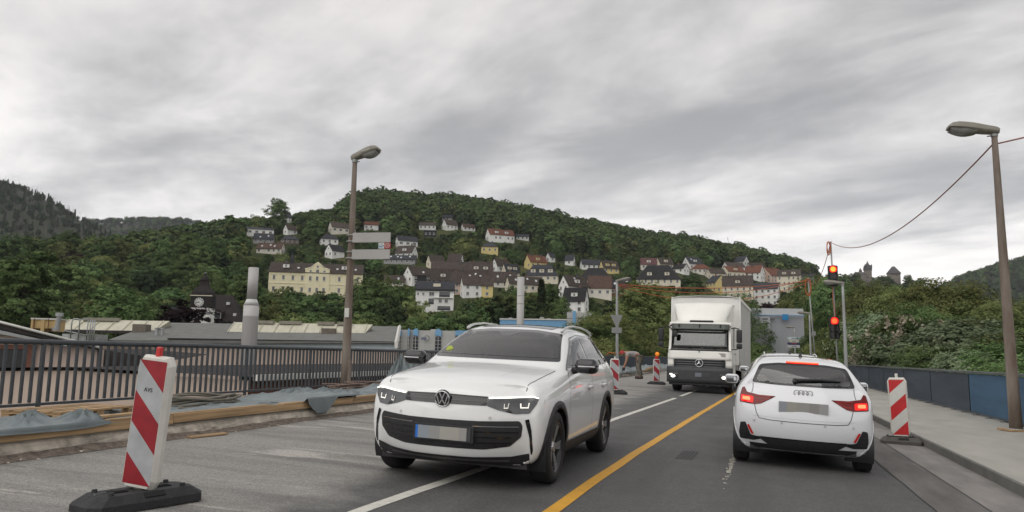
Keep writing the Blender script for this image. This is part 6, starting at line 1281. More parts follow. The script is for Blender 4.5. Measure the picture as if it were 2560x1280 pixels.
# ================================================================ white hatchback ahead, braking
def build_hatch():
    root = thing('hatchback', 'white hatchback braking at the red signal, its rear nearest on the right lane', 'car', (.54, 11.80, road_z(.54)), 0, rot=(0, -math.radians(2.7), math.pi+math.radians(-.4))); root.scale = (.945, .97, .99)
    st = [None,
      (-1.72, (.74, .82, .84, .83, .79, .73, .66), (.20, .34, .54, .74, .83, .87, .89), .03),
      (-1.16, (.78, .85, .865, .855, .81, .74, .66), (.18, .34, .54, .80, .89, .93, .95), .035),
      (-.86, (.79, .85, .86, .855, .82, .755, .69), (.18, .34, .54, .82, .93, .975, .995), .03),
      (-.50, (.79, .85, .86, .858, .825, .71, .64), (.18, .34, .54, .83, .945, 1.13, 1.19), .03),
      (-.08, (.79, .85, .86, .858, .825, .665, .57), (.18, .34, .54, .84, .955, 1.265, 1.345), .035),
      (.40, (.79, .85, .86, .858, .825, .655, .555), (.18, .34, .54, .845, .96, 1.30, 1.385), .035),
      (.95, (.79, .85, .862, .865, .83, .645, .545), (.18, .34, .54, .85, .97, 1.285, 1.372), .035),
      (1.40, (.79, .86, .875, .872, .83, .63, .53), (.19, .34, .55, .86, .985, 1.245, 1.345), .03),
      (1.56, (.785, .855, .87, .866, .825, .645, .56), (.19, .34, .55, .86, .985, 1.195, 1.305), .03),
      (1.74, (.775, .845, .86, .855, .81, .70, .63), (.20, .35, .55, .85, .965, 1.08, 1.14), .03), None]
    front = dict(x=(.64, .72, .75, .74, .70, .65, .58), z=(.21, .34, .52, .70, .79, .82, .84), y=(-1.92, -1.98, -2.01, -1.98, -1.94, -1.90, -1.84), bow=.26, crown=.02, yb={3: .05, 4: .10, 5: .08})
    rear = dict(x=(.70, .785, .81, .80, .755, .70, .64), z=(.21, .37, .56, .77, .92, .975, 1.01), y=(1.90, 1.985, 2.012, 1.985, 1.92, 1.885, 1.86), bow=.17, crown=.02)
    c = Car(root, st, front, rear, PAINTS); mir = lambda p: [(-a, b) for a, b in p][::-1]
    # rear window
    rw = rounded([(-.645, 1.035), (-.3, 1.02), (.3, 1.02), (.645, 1.035), (.545, 1.27), (.30, 1.30), (-.30, 1.30), (-.545, 1.27)], .04); inn = rounded([(-.585, 1.065), (-.3, 1.05), (.3, 1.05), (.585, 1.065), (.50, 1.235), (.30, 1.262), (-.30, 1.262), (-.50, 1.235)], .04)
    c.drape('rear_window_surround', rw, 'rear', GPLAST, .004, holes=[inn]); c.drape('rear_window', grow(inn, .006), 'rear', WSCREEN, .006, step=.05); c.cut(grow(inn, .014), 'rear')
    b = c.drape('high_brake_light', [(-.205, 1.296), (.205, 1.296), (.205, 1.318), (-.205, 1.318)], 'rear', REDRIM, .010, step=.02); c.drape('lit_strip', [(-.195, 1.301), (.195, 1.301), (.195, 1.313), (-.195, 1.313)], 'rear', pm('strip_lit', (1, .10, .03), .3, 0, emit=1.6), .014, parent=b, step=.02)
    dlo = rounded([(-.70, 1.02), (-.12, 1.235), (.35, 1.29), (.95, 1.275), (1.35, 1.215), (1.52, 1.12), (1.46, 1.06), (.9, 1.03), (.2, 1.01)], .03); panes = [rounded([(-.56, 1.04), (-.08, 1.215), (.28, 1.262), (.30, 1.035)], .03), rounded([(.37, 1.04), (.36, 1.264), (.95, 1.248), (1.30, 1.195), (1.38, 1.10), (1.0, 1.055)], .03)]
    for sd in (-1, 1):
        s_ = (lambda p: list(p) if sd > 0 else mir(p))
        c.drape('window_surround', dlo, 'side', GPLAST, .004, sd, holes=panes)
        for q in panes: c.drape('side_window', grow(q, .006), 'side', SGLASS, .006, sd, step=.05); c.cut(grow(q, .014), 'side', sd)
        c.line([(-.72, .34), (-.78, .7), (-.70, 1.0)], 'side', .007, sd); c.line([(.33, .34), (.34, .8), (.34, 1.02)], 'side', .007, sd); c.line([(1.0, .55), (1.16, .75), (1.10, 1.03)], 'side', .007, sd)
        for y in (.14, .86): h, n = c.hit('side', y, .82, sd); soft_box('door_handle', h+n*.018, (.03, .17, .03), PAINTS, root)
        for y in (-1.16, 1.40): c.drape('arch_lip', ring_poly(y, .315, .345, .368, -.35, math.pi+.35), 'side', PAINTS, .010, sd, thick=.008)
        m = soft_box('mirror', (sd*.98, -.60, 1.0), (.22, .15, .145), PAINTS, root, (0, 0, math.radians(-8*sd))); soft_box('mirror_glass', (sd*.985, -.535, 1.0), (.17, .03, .10), pm('mirror_glass', (.25, .26, .27), .05, .1, metal=.9), m and root); g = MB(); g.tube([(sd*.80, -.56, .95), (sd*.90, -.58, .965)], [.03, .026], 8); g.build('mirror_arm', BPLAST, root)
        # tail light: outer square, inner point running into the tailgate
        tl = c.drape('tail_light', s_(rounded([(.335, .880), (.55, .880), (.70, .905), (.735, .970), (.765, .955), (.790, .86), (.79, .775), (.60, .760), (.52, .775)], .012)), 'rear', REDL, .006)
        c.drape('glow', s_(rounded([(.615, .855), (.775, .868), (.775, .785), (.615, .775)], .02)), 'rear', REDRIM, .009, parent=tl, step=.02); c.drape('brake_lamp', s_(rounded([(.655, .842), (.752, .848), (.752, .806), (.655, .802)], .012)), 'rear', REDON, .013, parent=tl, step=.02)
        c.line([(sd*.40, .855), (sd*.50, .800), (sd*.59, .800)], 'rear', .010, off=.010, mat=REDRIM if False else pm('tail_line', (.35, .02, .02), .3), name='light_line', parent=tl); c.line([(sd*.40, .865), (sd*.59, .865)], 'rear', .008, off=.010, mat=pm('tail_line', (.35, .02, .02), .3), name='light_line', parent=tl)
        # bumper vents
        v = c.drape('bumper_vent', s_(rounded([(.575, .372), (.64, .380), (.71, .535), (.775, .525), (.79, .40), (.775, .32), (.60, .315), (.50, .345), (.50, .372)], .015)), 'rear', BPLAST, .006)
        c.line([(sd*.615, .395), (sd*.675, .505)], 'rear', .026, off=.012, mat=pm('reflector_red_glow', (.45, .012, .012), .25, emit=.15), name='reflector', parent=v)  # reflector is given a faint glow of its own, no lamp
        for i in range(3): c.line([(sd*(.70+.01*i), .36+.045*i), (sd*.775, .365+.045*i)], 'rear', .006, off=.010, mat=pm('vent_grey', (.06, .06, .06), .5), name='vent_slat', parent=v)
        c.line([(sd*.625, 1.03), (sd*.625, .96), (sd*.64, .90)], 'rear', .007); c.line([(sd*.60, .76), (sd*.575, .66), (sd*.54, .60), (sd*.40, .585), (0, .580)], 'rear', .008)
        for x in (.26, .60): h, n = c.hit('rear', sd*x, .565); g = MB(); g.cyl((0, 0, 0), (0, .004, 0), .016, n=12); g.build('parking_sensor', pm('sensor_rear', (.5, .5, .51), .4), root, h+n*.002)
    c.line([(-.62, .625), (0, .615), (.62, .625)], 'rear', .004, off=.002, mat=pm('crease_shade2', (.55, .56, .58), .4, coat=1), name='crease_shade')  # grey strip paints the shade along the tailgate fold
    c.drape('diffuser', rounded([(-.60, .365), (.60, .365), (.52, .345), (.42, .285), (.45, .235), (-.45, .235), (-.42, .285), (-.52, .345)], .01), 'rear', BPLAST, .010); c.drape('under_panel', [(-.66, .285), (.66, .285), (.62, .225), (-.62, .225)], 'rear', BPLAST, .004); c.line([(-.52, .372), (.52, .372)], 'rear', .012, off=.013, mat=GPLAST, name='trim_strip')
    g = MB(); g.box((0, 1.2, .27), (1.3, 1.2, .14)); g.box((0, -.3, .2), (1.4, 3.2, .08)); g.build('underbody', BPLAST, root)
    # emblem of four rings
    h, n = c.hit('rear', 0, .935); e = bpy.data.objects.new('emblem', None); e = None
    g = MB()
    for i in range(4): g.tube([((i-1.5)*.052+.036*math.cos(a), 0, .033*math.sin(a)) for a in np.linspace(0, 6.283, 29)[:-1]], .0048, 6, closed=True)
    g.build('emblem', pm('badge_silver', (.33, .34, .35), .3, .03, 4, metal=.2), root, h+n*.016, (math.radians(-18), 0, 0))
    cols = [(.36, .36, .36), (.30, .29, .28), (.34, .335, .31), (.37, .36, .32), (.31, .33, .37)]; ms = [pm('rplate_%d' % i, q, .6, .02) for i, q in enumerate(cols)]
    g = MB(); xs = (-.30, -.19, -.07, .08, .20, .30)
    for i in range(5): g.m = i; g.box(((xs[i]+xs[i+1])/2, 0, 0), (xs[i+1]-xs[i], .012, .125))
    h, n = c.hit('rear', 0, .755); g.build('number_plate', ms, root, (0, h.y+.008, .765), (math.radians(-6), 0, 0))
    # wiper, antenna, spoiler lip
    g = MB(); h0, n0 = c.hit('rear', .10, 1.075); h1, n1 = c.hit('rear', -.46, 1.10); g.tube([h0+n0*.03, (h0+h1)/2+n0*.045, h1+n1*.02], [.022, .016, .008], 6); g.cyl(h0, h0+n0*.04, .03, n=10); g.build('rear_wiper', BPLAST, root)
    h, n = c.hit('top', 0, 1.02); g = MB(); g.add([(-.022, -.08, 0), (.022, -.08, 0), (.026, .07, 0), (-.026, .07, 0), (0, .05, .075), (0, .025, .078)], [(0, 1, 5), (1, 2, 4, 5), (2, 3, 4), (3, 0, 5, 4), (0, 3, 2, 1)]); g.build('antenna', BPLAST, root, h)
    c.drape('windscreen', rounded([(-.62, 1.06), (.62, 1.06), (.54, 1.30), (-.54, 1.30)], .03), 'front', WSCREEN, .005, step=.06); c.cut([(-.58, 1.08), (.58, 1.08), (.51, 1.285), (-.51, 1.285)], 'front')
    for sd in (-1, 1): c.drape('headlight', [(sd*a, b) for a, b in ((.42, .62), (.72, .66), (.72, .76), (.45, .72))][::sd], 'front', LENS, .006)
    c.drape('grille', rounded([(-.40, .36), (.40, .36), (.42, .66), (-.42, .66)], .04), 'front', BPLAST, .005)
    body = c.finish([(-1.16, .315, .352), (1.40, .315, .352)]); wheels(root, wheel_meshes(.315, .215, .22, 5, 'single'), .765, (-1.16, 1.40), .315, .36)
    seats(root, [(-.34, .22, .48), (.34, .22, .48), (0, .92, 1.15)], .40); soft_box('dashboard', (0, -.50, .90), (1.3, .40, .24), TRIMC, root); steering(root, .34, -.22, .92)
    return root
HATCH = build_hatch()
c3 = copy_tree(HATCH); c3['label'] = 'second white car queueing directly in front of the white hatchback'; c3.name = 'estate_car'; c3.location = (.74, 19.2, road_z(.74)); c3.scale = (1.04, 1.12, 1.065); c3.rotation_euler = (0, -math.radians(2.), math.pi+math.radians(-.6))
for sd in (-1, 1): g = MB(); g.tube([(sd*.53, .0, 1.36), (sd*.53, .15, 1.405), (sd*.525, .7, 1.41), (sd*.52, 1.3, 1.375), (sd*.515, 1.42, 1.33)], .014, 6); g.build('roof_rail', pm('rail_white', (.6, .6, .6), .3), c3)
# ================================================================ oncoming box truck
def build_truck():
    root = thing('truck', 'white lorry with roof deflector and pale curtain sided box, oncoming', 'truck', (-1.93, 28.2, road_z(-1.9)), 0, rot=(0, math.atan(KX)*.6, math.radians(-3.0)))
    TW = pm('truck_white', (.87, .86, .81), .35, .06, 1.5, coat=.5); TG = pm('truck_bumper', (.045, .048, .052), .55, .15, 5); TB = pm('tarp_white', (.82, .815, .785), .6, .06, 1.2); CUR = pm('curtain', (.50, .50, .48), .65, .12, 2.5, stretch=(1, 1, .15)); DK = BPLAST
    def bowed(name, x0, x1, z0, z1, yf, mat, par=root, bow=.10, nx=12, nz=4, thick=.05, lean=0., bev=0.):
        g = MB(); P = [[(x0+(x1-x0)*i/nx, yf+bow*((x0+(x1-x0)*i/nx)/1.15)**4+lean*(j/nz), z0+(z1-z0)*j/nz) for i in range(nx+1)] for j in range(nz+1)]; g.grid(P, True); o = g.build(name, mat, par); m = o.modifiers.new('t', 'SOLIDIFY'); m.thickness = thick; m.offset = 0; return o
    # lower front: bumper, grille, panel
    bm_ = bowed('bumper', -1.17, 1.17, .36, .93, .0, TG, bow=.12, thick=.10); bowed('bumper_lip', -1.10, 1.10, .27, .36, .05, DK, bow=.12, thick=.08)
    bowed('front_panel', -1.13, 1.13, 1.20, 1.58, .03, TW, bow=.10, lean=.03); 
    for sx in (-1, 1): bowed('corner_panel', *(sorted((sx*.92, sx*1.15))), .93, 1.42, .05, TW, bow=.10, nx=4)
    gr = bowed('grille', -.92, .92, .80, 1.22, .04, pm('grille_dark', (.03, .032, .035), .5), bow=.08)
    for i in range(5): w = .90-.03*abs(i-4); z = .84+.085*i; bowed('grille_slat', -w, w, z, z+.045, .0, pm('slat_grey', (.075, .08, .085), .45), gr, .08, nz=1, thick=.03)
    # three pointed star
    e = MB(); e.tube([(.135*math.cos(a), 0, .135*math.sin(a)) for a in np.linspace(0, 6.283, 41)[:-1]], .013, 7, closed=True)
    for k in range(3): q = math.pi/2+k*2*math.pi/3; e.add([(.128*math.cos(q), -.012, .128*math.sin(q)), (.028*math.cos(q+1.047), -.012, .028*math.sin(q+1.047)), (0, -.03, 0), (.028*math.cos(q-1.047), -.012, .028*math.sin(q-1.047))], [(0, 1, 2), (0, 2, 3)])
    e.build('emblem', CHROME, root, (0, -.035, 1.085)); e = MB(); e.cyl((0, 0, 0), (0, .01, 0), .125, n=28); e.build('emblem_disc', pm('badge_dark', (.02, .02, .022), .3), root, (0, -.018, 1.085))
    g = MB(); g.cyl((0, 0, 0), (0, -.01, 0), .03, n=14); g.build('small_badge', pm('badge_g', (.2, .2, .2), .3), root, (.0, .015, 1.50)); g = MB(); g.box((0, 0, 0), (.30, .012, .13)); g.build('panel_vent', pm('panel_vent', (.38, .37, .33), .5), root, (.78, .045, 1.40))
    for sx in (-1, 1):
        h = bowed('headlight', *(sorted((sx*.74, sx*1.10))), .50, .70, -.03, LENS, bow=.12, nx=6, thick=.04)
        g = MB(); g.cyl((0, 0, 0), (0, -.012, 0), .06, n=20); q = g.build('lamp', pm('low_beam', (1, .97, .9), .3, 0, emit=3.5), h, (sx*(.88 if sx > 0 else .94), -.06+.04, .585)); q.scale = (1.25, 1, .8)
        g = MB(); g.box((sx*1.02, -.0, .65), (.10, .02, .05)); g.build('marker_lamp', pm('lamp_soft', (1, .95, .85), .4, 0, emit=1.2), h)
        # pillars, door, side
        g = MB(); g.add([(sx*1.12, .08, 1.55), (sx*1.04, .10, 1.55), (sx*1.02, .30, 2.42), (sx*1.10, .28, 2.42), (sx*1.14, .22, 1.55), (sx*1.12, .40, 2.42)], [(0, 1, 2, 3), (0, 3, 5, 4)]); o = g.build('windscreen_pillar', TW, root); o.modifiers.new('t', 'SOLIDIFY').thickness = .03
        g = MB(); g.box((sx*1.12, .98, 1.15), (.06, 1.50, 1.05), bev=.01); d = g.build('door', TW, root); g = MB(); g.box((sx*1.12, .42, 2.0), (.06, .10, .80)); g.box((sx*1.12, 1.62, 2.0), (.06, .22, .85)); g.box((sx*1.12, 1.0, 2.45), (.06, 1.3, .10)); g.build('window_frame', TW, d); g = MB(); g.box((sx*1.115, 1.0, 2.02), (.02, 1.15, .80)); g.build('side_window', SGLASS, d); g = MB(); g.box((sx*1.16, 1.45, 1.45), (.03, .18, .04)); g.build('door_handle', DK, d)
        g = MB(); g.box((sx*1.06, .95, .55), (.16, 1.3, .32), bev=.02); g.build('step_panel', TW, root)
        # mirrors on arms
        a = MB(); a.tube([(sx*1.12, .30, 2.38), (sx*1.25, .16, 2.40), (sx*1.40, .08, 2.36)], .02, 6); a.tube([(sx*1.13, .22, 1.62), (sx*1.30, .12, 1.62), (sx*1.38, .08, 1.66)], .02, 6); ar = a.build('mirror_arm', DK, root)
        soft_box('mirror', (sx*1.41, .07, 2.10), (.20, .14, .48), DK, ar); soft_box('wide_mirror', (sx*1.41, .07, 1.74), (.20, .14, .20), DK, ar)
    # windscreen, visor, roof
    def screen(name, x, z0, z1, y0, lean, mat, dy=0.): return bowed(name, -x, x, z0, z1, y0+dy, mat, bow=.09, lean=lean, thick=.006)
    screen('windscreen', 1.05, 1.58, 2.34, .06, .20, glassm('truck_glass', (.42, .46, .45), .01, .12)); s = screen('windscreen_border', 1.08, 1.545, 1.625, .045, .02, DK); bowed('scuttle', -1.10, 1.10, 1.53, 1.58, .05, DK, bow=.1)
    v = bowed('sun_visor', -1.02, 1.06, 2.31, 2.52, .06, pm('visor_green', (.075, .085, .075), .25, .1), bow=.10, lean=.10, thick=.02)
    for x in (-.75, 0, .75): g = MB(); g.box((x, .12, 2.46), (.04, .10, .10)); g.build('visor_clip', DK, v)
    g = MB(); g.box((0, 1.0, 2.52), (2.24, 1.55, .14), bev=.04); g.build('cab_roof', TW, root); g = MB(); g.box((0, 1.74, 1.7), (2.2, .06, 1.7)); g.build('cab_back', TW, root); g = MB(); g.box((0, .95, .92), (2.1, 1.5, .08)); g.build('cab_floor', DK, root); g = MB(); g.box((0, .38, 1.50), (2.05, .45, .14), bev=.03); g.build('dashboard', TRIMC, root)
    # deflector: a shell that widens upward and back
    g = MB(); n = 16; P = []
    for j in range(7):
        t = j/6; w = .90+.24*t; z = 2.58+.80*t; y = .30+.75*t**1.25; P.append([(w*q, y+.30*abs(q)**5*(1.2-t*.5), z-.05*q*q*(1 if j == 6 else 0)) for q in np.linspace(-1, 1, n+1)])
    P.append([(p[0]*.98, p[1]+.12, p[2]-.02) for p in P[-1]]); g.grid(P, True); df = g.build('roof_deflector', TW, root); df.modifiers.new('t', 'SOLIDIFY').thickness = .03
    for sx in (-1, 1): g = MB(); g.add([(sx*.90, .60, 2.58), (sx*1.14, 1.35, 3.33), (sx*1.14, 1.75, 3.33), (sx*1.05, 1.75, 2.58)], [(0, 1, 2, 3)]); g.build('deflector_side', TW, df).modifiers.new('t', 'SOLIDIFY').thickness = .03
    soft_box('deflector_slot', (.05, .30, 2.62), (.86, .10, .09), DK, root)
    # wipers, cards, driver's side things
    for x0, x1 in ((-.85, -.25), (.05, .62)): g = MB(); g.tube([(x1, .035, 1.60), ((x0+x1)/2, .035, 1.655), (x0, .06, 1.665)], .012, 5); g.build('wiper', DK, root)
    for x, w, t in ((-.12, .27, '958'), (.62, .22, None)):
        g = MB(); g.box((0, 0, 0), (w, .006, .15)); q = g.build('paper_card', pm('paper', (.72, .76, .74), .8, .03), root, (x, .155, 1.70), (math.radians(-12), 0, 0))
        if t: lettering(t, .115, pm('ink', (.01, .01, .01), .7), q, (0, -.006, -.01), (math.radians(90), 0, 0))
    soft_box('dash_phone', (.16, .20, 1.70), (.22, .03, .12), DK, root); steering(root, .55, .45, 1.62, .22)
    g = MB(); g.tube([(-1.0, .02, 2.48), (-1.08, -.06, 2.40), (-.98, -.08, 2.28), (-.88, -.04, 2.22)], .022, 6); g.build('kerb_mirror_arm', DK, root); soft_box('kerb_mirror', (-.86, -.04, 2.14), (.17, .12, .24), DK, root)
    for sx in (-.62, .55): soft_box('seat', (sx, 1.15, 1.20), (.52, .5, .2), SEATM, root); soft_box('backrest', (sx, 1.45, 1.65), (.5, .16, .8), SEATM, root)
    # box body with curtains
    bx = thing('x', None, None); bpy.data.objects.remove(bx); B0, B1, bw, bz0, bz1 = 1.95, 9.2, 1.275, 1.02, 3.66
    g = MB(); g.box((0, (B0+B1)/2, bz0-.09), (2.5, B1-B0, .18)); g.build('chassis_deck', pm('deck_grey', (.33, .33, .32), .6), root); g = MB(); g.box((0, B0+.03, (bz0+bz1)/2), (2*bw, .06, bz1-bz0-.02), bev=.02); g.build('bulkhead', TB, root); g = MB(); g.box((0, B1, (bz0+bz1)/2), (2*bw-.02, .06, bz1-bz0-.04)); g.build('rear_doors', TB, root)
    g = MB(); P = []
    for j in range(31): y = B0-.06+(B1-B0+.1)*j/30; P.append([(x, y, bz1+.02+.03*(1-(x/bw)**2)+.012*vnoise(y*3, x*3)-(.05 if abs(x) >= bw else 0)) for x in np.linspace(-bw-.015, bw+.015, 9)])
    g.grid(P, True); g.build('roof_tarp', TB, root).modifiers.new('t', 'SOLIDIFY').thickness = .02
    for sx in (-1, 1):
        g = MB(); P = []
        for j in range(181):
            y = B0+.02+(B1-B0-.04)*j/180; P.append([(sx*(bw+.012+.016*math.sin(y*17+1.5*math.sin(z*1.7))*(.5+.5*math.sin(y*3.1))+.008*vnoise(y*5, z*2)), y, z) for z in np.linspace(bz0-.10, bz1-.13, 9)])
        g.grid(P, True); g.build('curtain', CUR, root); g = MB(); g.box((sx*(bw+.02), (B0+B1)/2, bz1-.07), (.06, B1-B0, .14), bev=.02); g.build('cant_rail', TB, root); g = MB(); g.box((sx*(bw-.04), (B0+B1)/2+.8, .72), (.05, 4.6, .45)); g.build('side_guard', pm('side_guard', (.45, .45, .43), .6), root)
        g = MB(); g.tube([(sx*(bw+.03), B0+.02, bz0-.1), (sx*(bw+.03), B0+.02, bz1-.1)], .03, 6); g.build('corner_post', TB, root)
    g = MB(); g.box((-.02, 1.28, 1.5), (2.42, .9, .0)) if False else None
    # wheels, underside
    ms = wheel_meshes(.46, .29, .29, 8, 'single'); wheels(root, ms, .96, (1.20, 6.6), .46, .56); g = MB(); g.box((0, 4.8, .62), (.9, 8.2, .3)); g.build('chassis', DK, root); g = MB(); g.box((0, .9, .62), (1.5, 1.2, .5)); g.build('engine', DK, root)
    g = MB(); xs = (-.26, -.03, .26); ms2 = [pm('tplate_a', (.17, .18, .21), .6), pm('tplate_b', (.055, .06, .065), .6)]
    for i in range(2): g.m = i; g.box(((xs[i]+xs[i+1])/2, 0, 0), (xs[i+1]-xs[i], .012, .14))
    g.build('number_plate', ms2, root, (.12, -.06, .66))
    return root
TRUCK = build_truck(); bpy.context.view_layer.update()
seated_driver('truck driver in a yellow safety vest behind the windscreen', TRUCK.matrix_world @ Matrix.Translation((.55, .95, .66)), pm('hi_vis', (.45, .50, .05), .8, emit=0))
# ================================================================ street furniture
def onz(px, py, z):
    d = FW+RT*(px-1280)/F-UP*(py-640)/F; return CAMP+d*(z-CAMZ)/d[2]
POLEM = pm('pole_weathered', (.17, .115, .085), .85, .3, 5, .3, 25, stretch=(1, 1, .2), tint=(.27, .235, .20)); POLEG = pm('pole_galv', (.34, .35, .345), .5, .18, 4, metal=.3, stretch=(1, 1, .2)); LHEAD = pm('lamp_housing', (.25, .235, .20), .6, .18, 5); LGLASS = pm('lamp_bowl', (.26, .255, .24), .22, .2, 8, spec=.6)
def lamp_head(par, L, w, rot, loc, mat=None):
    n = 12; P = []; prof = [(0, .34, .060, -.040), (.06, .46, .085, -.055), (.30, .66, .105, -.055), (.55, .92, .125, -.040), (.80, 1.0, .125, -.026), (.93, .92, .098, -.018), (1.0, .70, .036, -.012)]
    for t, ww, zt, zb in prof:
        row = []
        for j in range(n):
            a = 2*math.pi*j/n; c, s_ = math.cos(a), math.sin(a); q = lambda v: math.copysign(abs(v)**.6, v); row.append((t*L, q(c)*w*.5*ww, (zt if s_ > 0 else -zb*-1)*q(abs(s_)) if s_ > 0 else zb*abs(q(s_))))
        row.append(row[0]); P.append(row)
    g = MB(); g.grid(P, True); g.add(P[0][:-1], [tuple(range(n))]); g.add(P[-1][:-1], [tuple(range(n))]); h = g.build('lamp_head', mat or LHEAD, par, loc, rot)
    P = []
    for t in np.linspace(0, 1, 7):
        d = .115*math.sin(math.pi*min(1, .12+t*.80))**.7; P.append([((.44+.52*t)*L, w*.43*math.sin(a)*(1-.15*abs(2*t-1)), -.02-d*math.cos(a)**.6 if abs(a) < 1.56 else -.02) for a in np.linspace(-math.pi/2, math.pi/2, 9)])
    g = MB(); g.grid(P, True); g.build('lamp_bowl', LGLASS, h); g = MB(); g.box((.62*L, -w*.47, .035), (.30*L, .012, .03)); g.build('name_strip', pm('strip_pale', (.42, .41, .37), .5), h); return h
def street_lamp(label, base, ztop, r0, r1, dirx, mat, L=.70, tilt=12, head=True, w=.30):
    o = thing('street_lamp', label, 'street lamp', base); h = ztop-base[2]; g = MB(); g.tube([(0, 0, h*t) for t in np.linspace(0, 1, 9)], [r0+(r1-r0)*t for t in np.linspace(0, 1, 9)], 16); g.build('pole', mat, o)
    g = MB(); g.cyl((0, 0, 0), (0, 0, .04), r0*1.7, r0*1.5, 16); g.build('base_collar', POLEG, o)
    if head:
        lamp_head(o, L, w, (0, -math.radians(tilt), 0 if dirx > 0 else math.pi), (-.08*dirx, 0, h+.03)); g = MB(); g.cyl((0, 0, h-.06), (0, 0, h+.02), r1*1.25, n=12); g.tube([(0, 0, h-.03), (dirx*.12, -.01, h-.05)], .014, 5); g.build('clamp', POLEG, o)
    return o
LX = -8.42; b0 = planex(862, 975, LX); t0 = planex(888, 400, LX)
lampL = street_lamp('brown weathered lamp post carrying two blank boards on the left', (LX, b0[1], WZ), t0[2], .105, .052, 1, POLEM, .70, 14)
# boards on the left post, facing the traffic
SB = pm('board_back', (.40, .385, .37), .5, .06, 3); k = proj((LX, b0[1], 3))[2]/F; ax = LX+.02
for i, (y0, y1, nm) in enumerate(((588, 612.5, 'upper'), (629.5, 654, 'lower'))):
    zc = planex(890, (y0+y1)/2, LX)[2]; g = MB(); g.box((.50*98*k+.06, -.13, 0), (98*k, .03, (y1-y0)*k), bev=.004); s_ = thing('sign_board', '%s blank grey sign board on the left lamp post' % nm, 'sign', (ax, b0[1], zc), math.radians(9)); g.build('panel', SB, s_)
    for dz in (-.07, .07): g = MB(); g.tube([(.12*math.cos(a), .12*math.sin(a), dz) for a in np.linspace(0, 6.283, 17)[:-1]], .012, 5, closed=True); g.box((.10, -.12, dz), (.12, .02, .025)); g.build('bracket', POLEG, s_)
zc = planex(890, 620.5, LX)[2]; sp = thing('speed_plate', 'small white and red speed reminder plate reading 50 between the two boards', 'sign', (ax, b0[1], zc), math.radians(9)); x0, x1, xm = 68*k+.06, 99*k+.06, 83*k+.06; hh = 15*k
g = MB(); g.box(((x0+xm)/2, -.132, 0), (xm-x0, .02, hh)); g.build('white_panel', pm('plate_white', (.55, .57, .57), .5), sp); g = MB(); g.box(((xm+x1)/2, -.132, 0), (x1-xm, .02, hh)); g.build('red_panel', pm('plate_red', (.40, .022, .03), .5), sp)
cx = (xm+x1)/2; g = MB(); g.tube([(cx+.052*math.cos(a), -.146, .052*math.sin(a)) for a in np.linspace(0, 6.283, 25)[:-1]], .006, 5, closed=True); g.build('white_ring', WHITE, sp); lettering('50', .062, WHITE, sp, (cx, -.146, 0), (math.radians(90), 0, 0))
cx = (x0+xm)/2; g = MB(); g.add([(cx-.004, -.145, .05), (cx-.004, -.145, .0), (cx+.035, -.145, .028)], [(0, 1, 2)]); g.build('pennant', pm('pennant', (.45, .35, .30), .5), sp)
g = MB(); g.grid([[(cx-.055+.11*t, -.145, -.025+.012*math.sin(t*9)+dz+.015*t) for t in np.linspace(0, 1, 9)] for dz in (-.012, .010)], False); g.build('wave', pm('wave_blue', (.03, .25, .45), .5), sp)
# sticker and cable box low on the left post
g = MB(); g.box((0, 0, 0), (.10, .02, .20)); g.build('sticker', pm('sticker_white', (.6, .6, .57), .5), lampL, (.03, -.11, planex(868, 782, LX)[2]-WZ)); g = MB(); g.box((0, 0, 0), (.07, .08, .55), bev=.02); g.build('cable_duct', POLEM, lampL, (.10, -.02, .45))
RXL = 4.42; b1 = planex(2540, 1070, RXL); t1 = planex(2483, 336, RXL)
lampR = street_lamp('tall weathered lamp post on the pavement at the right edge', (RXL, b1[1], .128), t1[2], .105, .050, -1, POLEM, .86, 9, w=.40); g = MB(); g.box((0, 0, .015), (.42, .42, .03), .3); g.build('base_plate', TIMB, lampR)
bL2 = planex(1543, 905, LX); tL2 = planex(1540, 703, LX)
lampL2 = street_lamp('grey lamp post with the back of a yield sign on the far left', (LX, bL2[1], WZ), tL2[2], .11, .075, 1, POLEG, 1.0, 10, w=.4)
k2 = proj((LX, bL2[1], 3))[2]/F; bl = bL2[1]-.14
zt = planex(1543, 788, LX)[2]; s_ = thing('yield_sign', 'back of a downward pointing triangular yield sign', 'sign', (LX, bl, zt), YAW*.5); g = MB(); g.prism([(-15.5*k2, 0), (15.5*k2, 0), (1.2*k2, -32*k2), (-1.2*k2, -32*k2)], lambda a, b, t: (a, t, b), -.015, .015); g.build('panel', pm('sign_back', (.23, .235, .23), .5, .1), s_); g = MB(); g.box((0, .03, -8*k2), (20*k2, .04, .05)); g.build('bracket', POLEG, s_)
zt = planex(1543, 826, LX)[2]; s_ = thing('plate_sign', 'back of a small rectangular plate below the yield sign', 'sign', (LX, bl, zt), YAW*.5); g = MB(); g.box((0, 0, 0), (25*k2, .03, 14*k2), bev=.01); g.build('panel', pm('sign_back', (.23, .235, .23), .5, .1), s_); g = MB(); g.box((0, .03, 0), (20*k2, .04, .05)); g.build('bracket', POLEG, s_)
def rx(px, X=4.42): return X*F/(px-1884)*.96
lamps = []
for px, top, lab, hl in ((2114, 704, 'grey lamp post right behind the temporary signal mast', 1.0), (2027, 782, 'short looking lamp post next to the cable pole', 1.0), (1988, 818, 'farthest lamp post, carrying the direction signs', 1.0)):
    p = planex(px, 880, 4.42); t_ = planex(px, top, 4.42); lamps.append((street_lamp(lab, (4.42, p[1], .128), t_[2], .10, .06, -1, POLEG, hl, 6, w=.34), p))
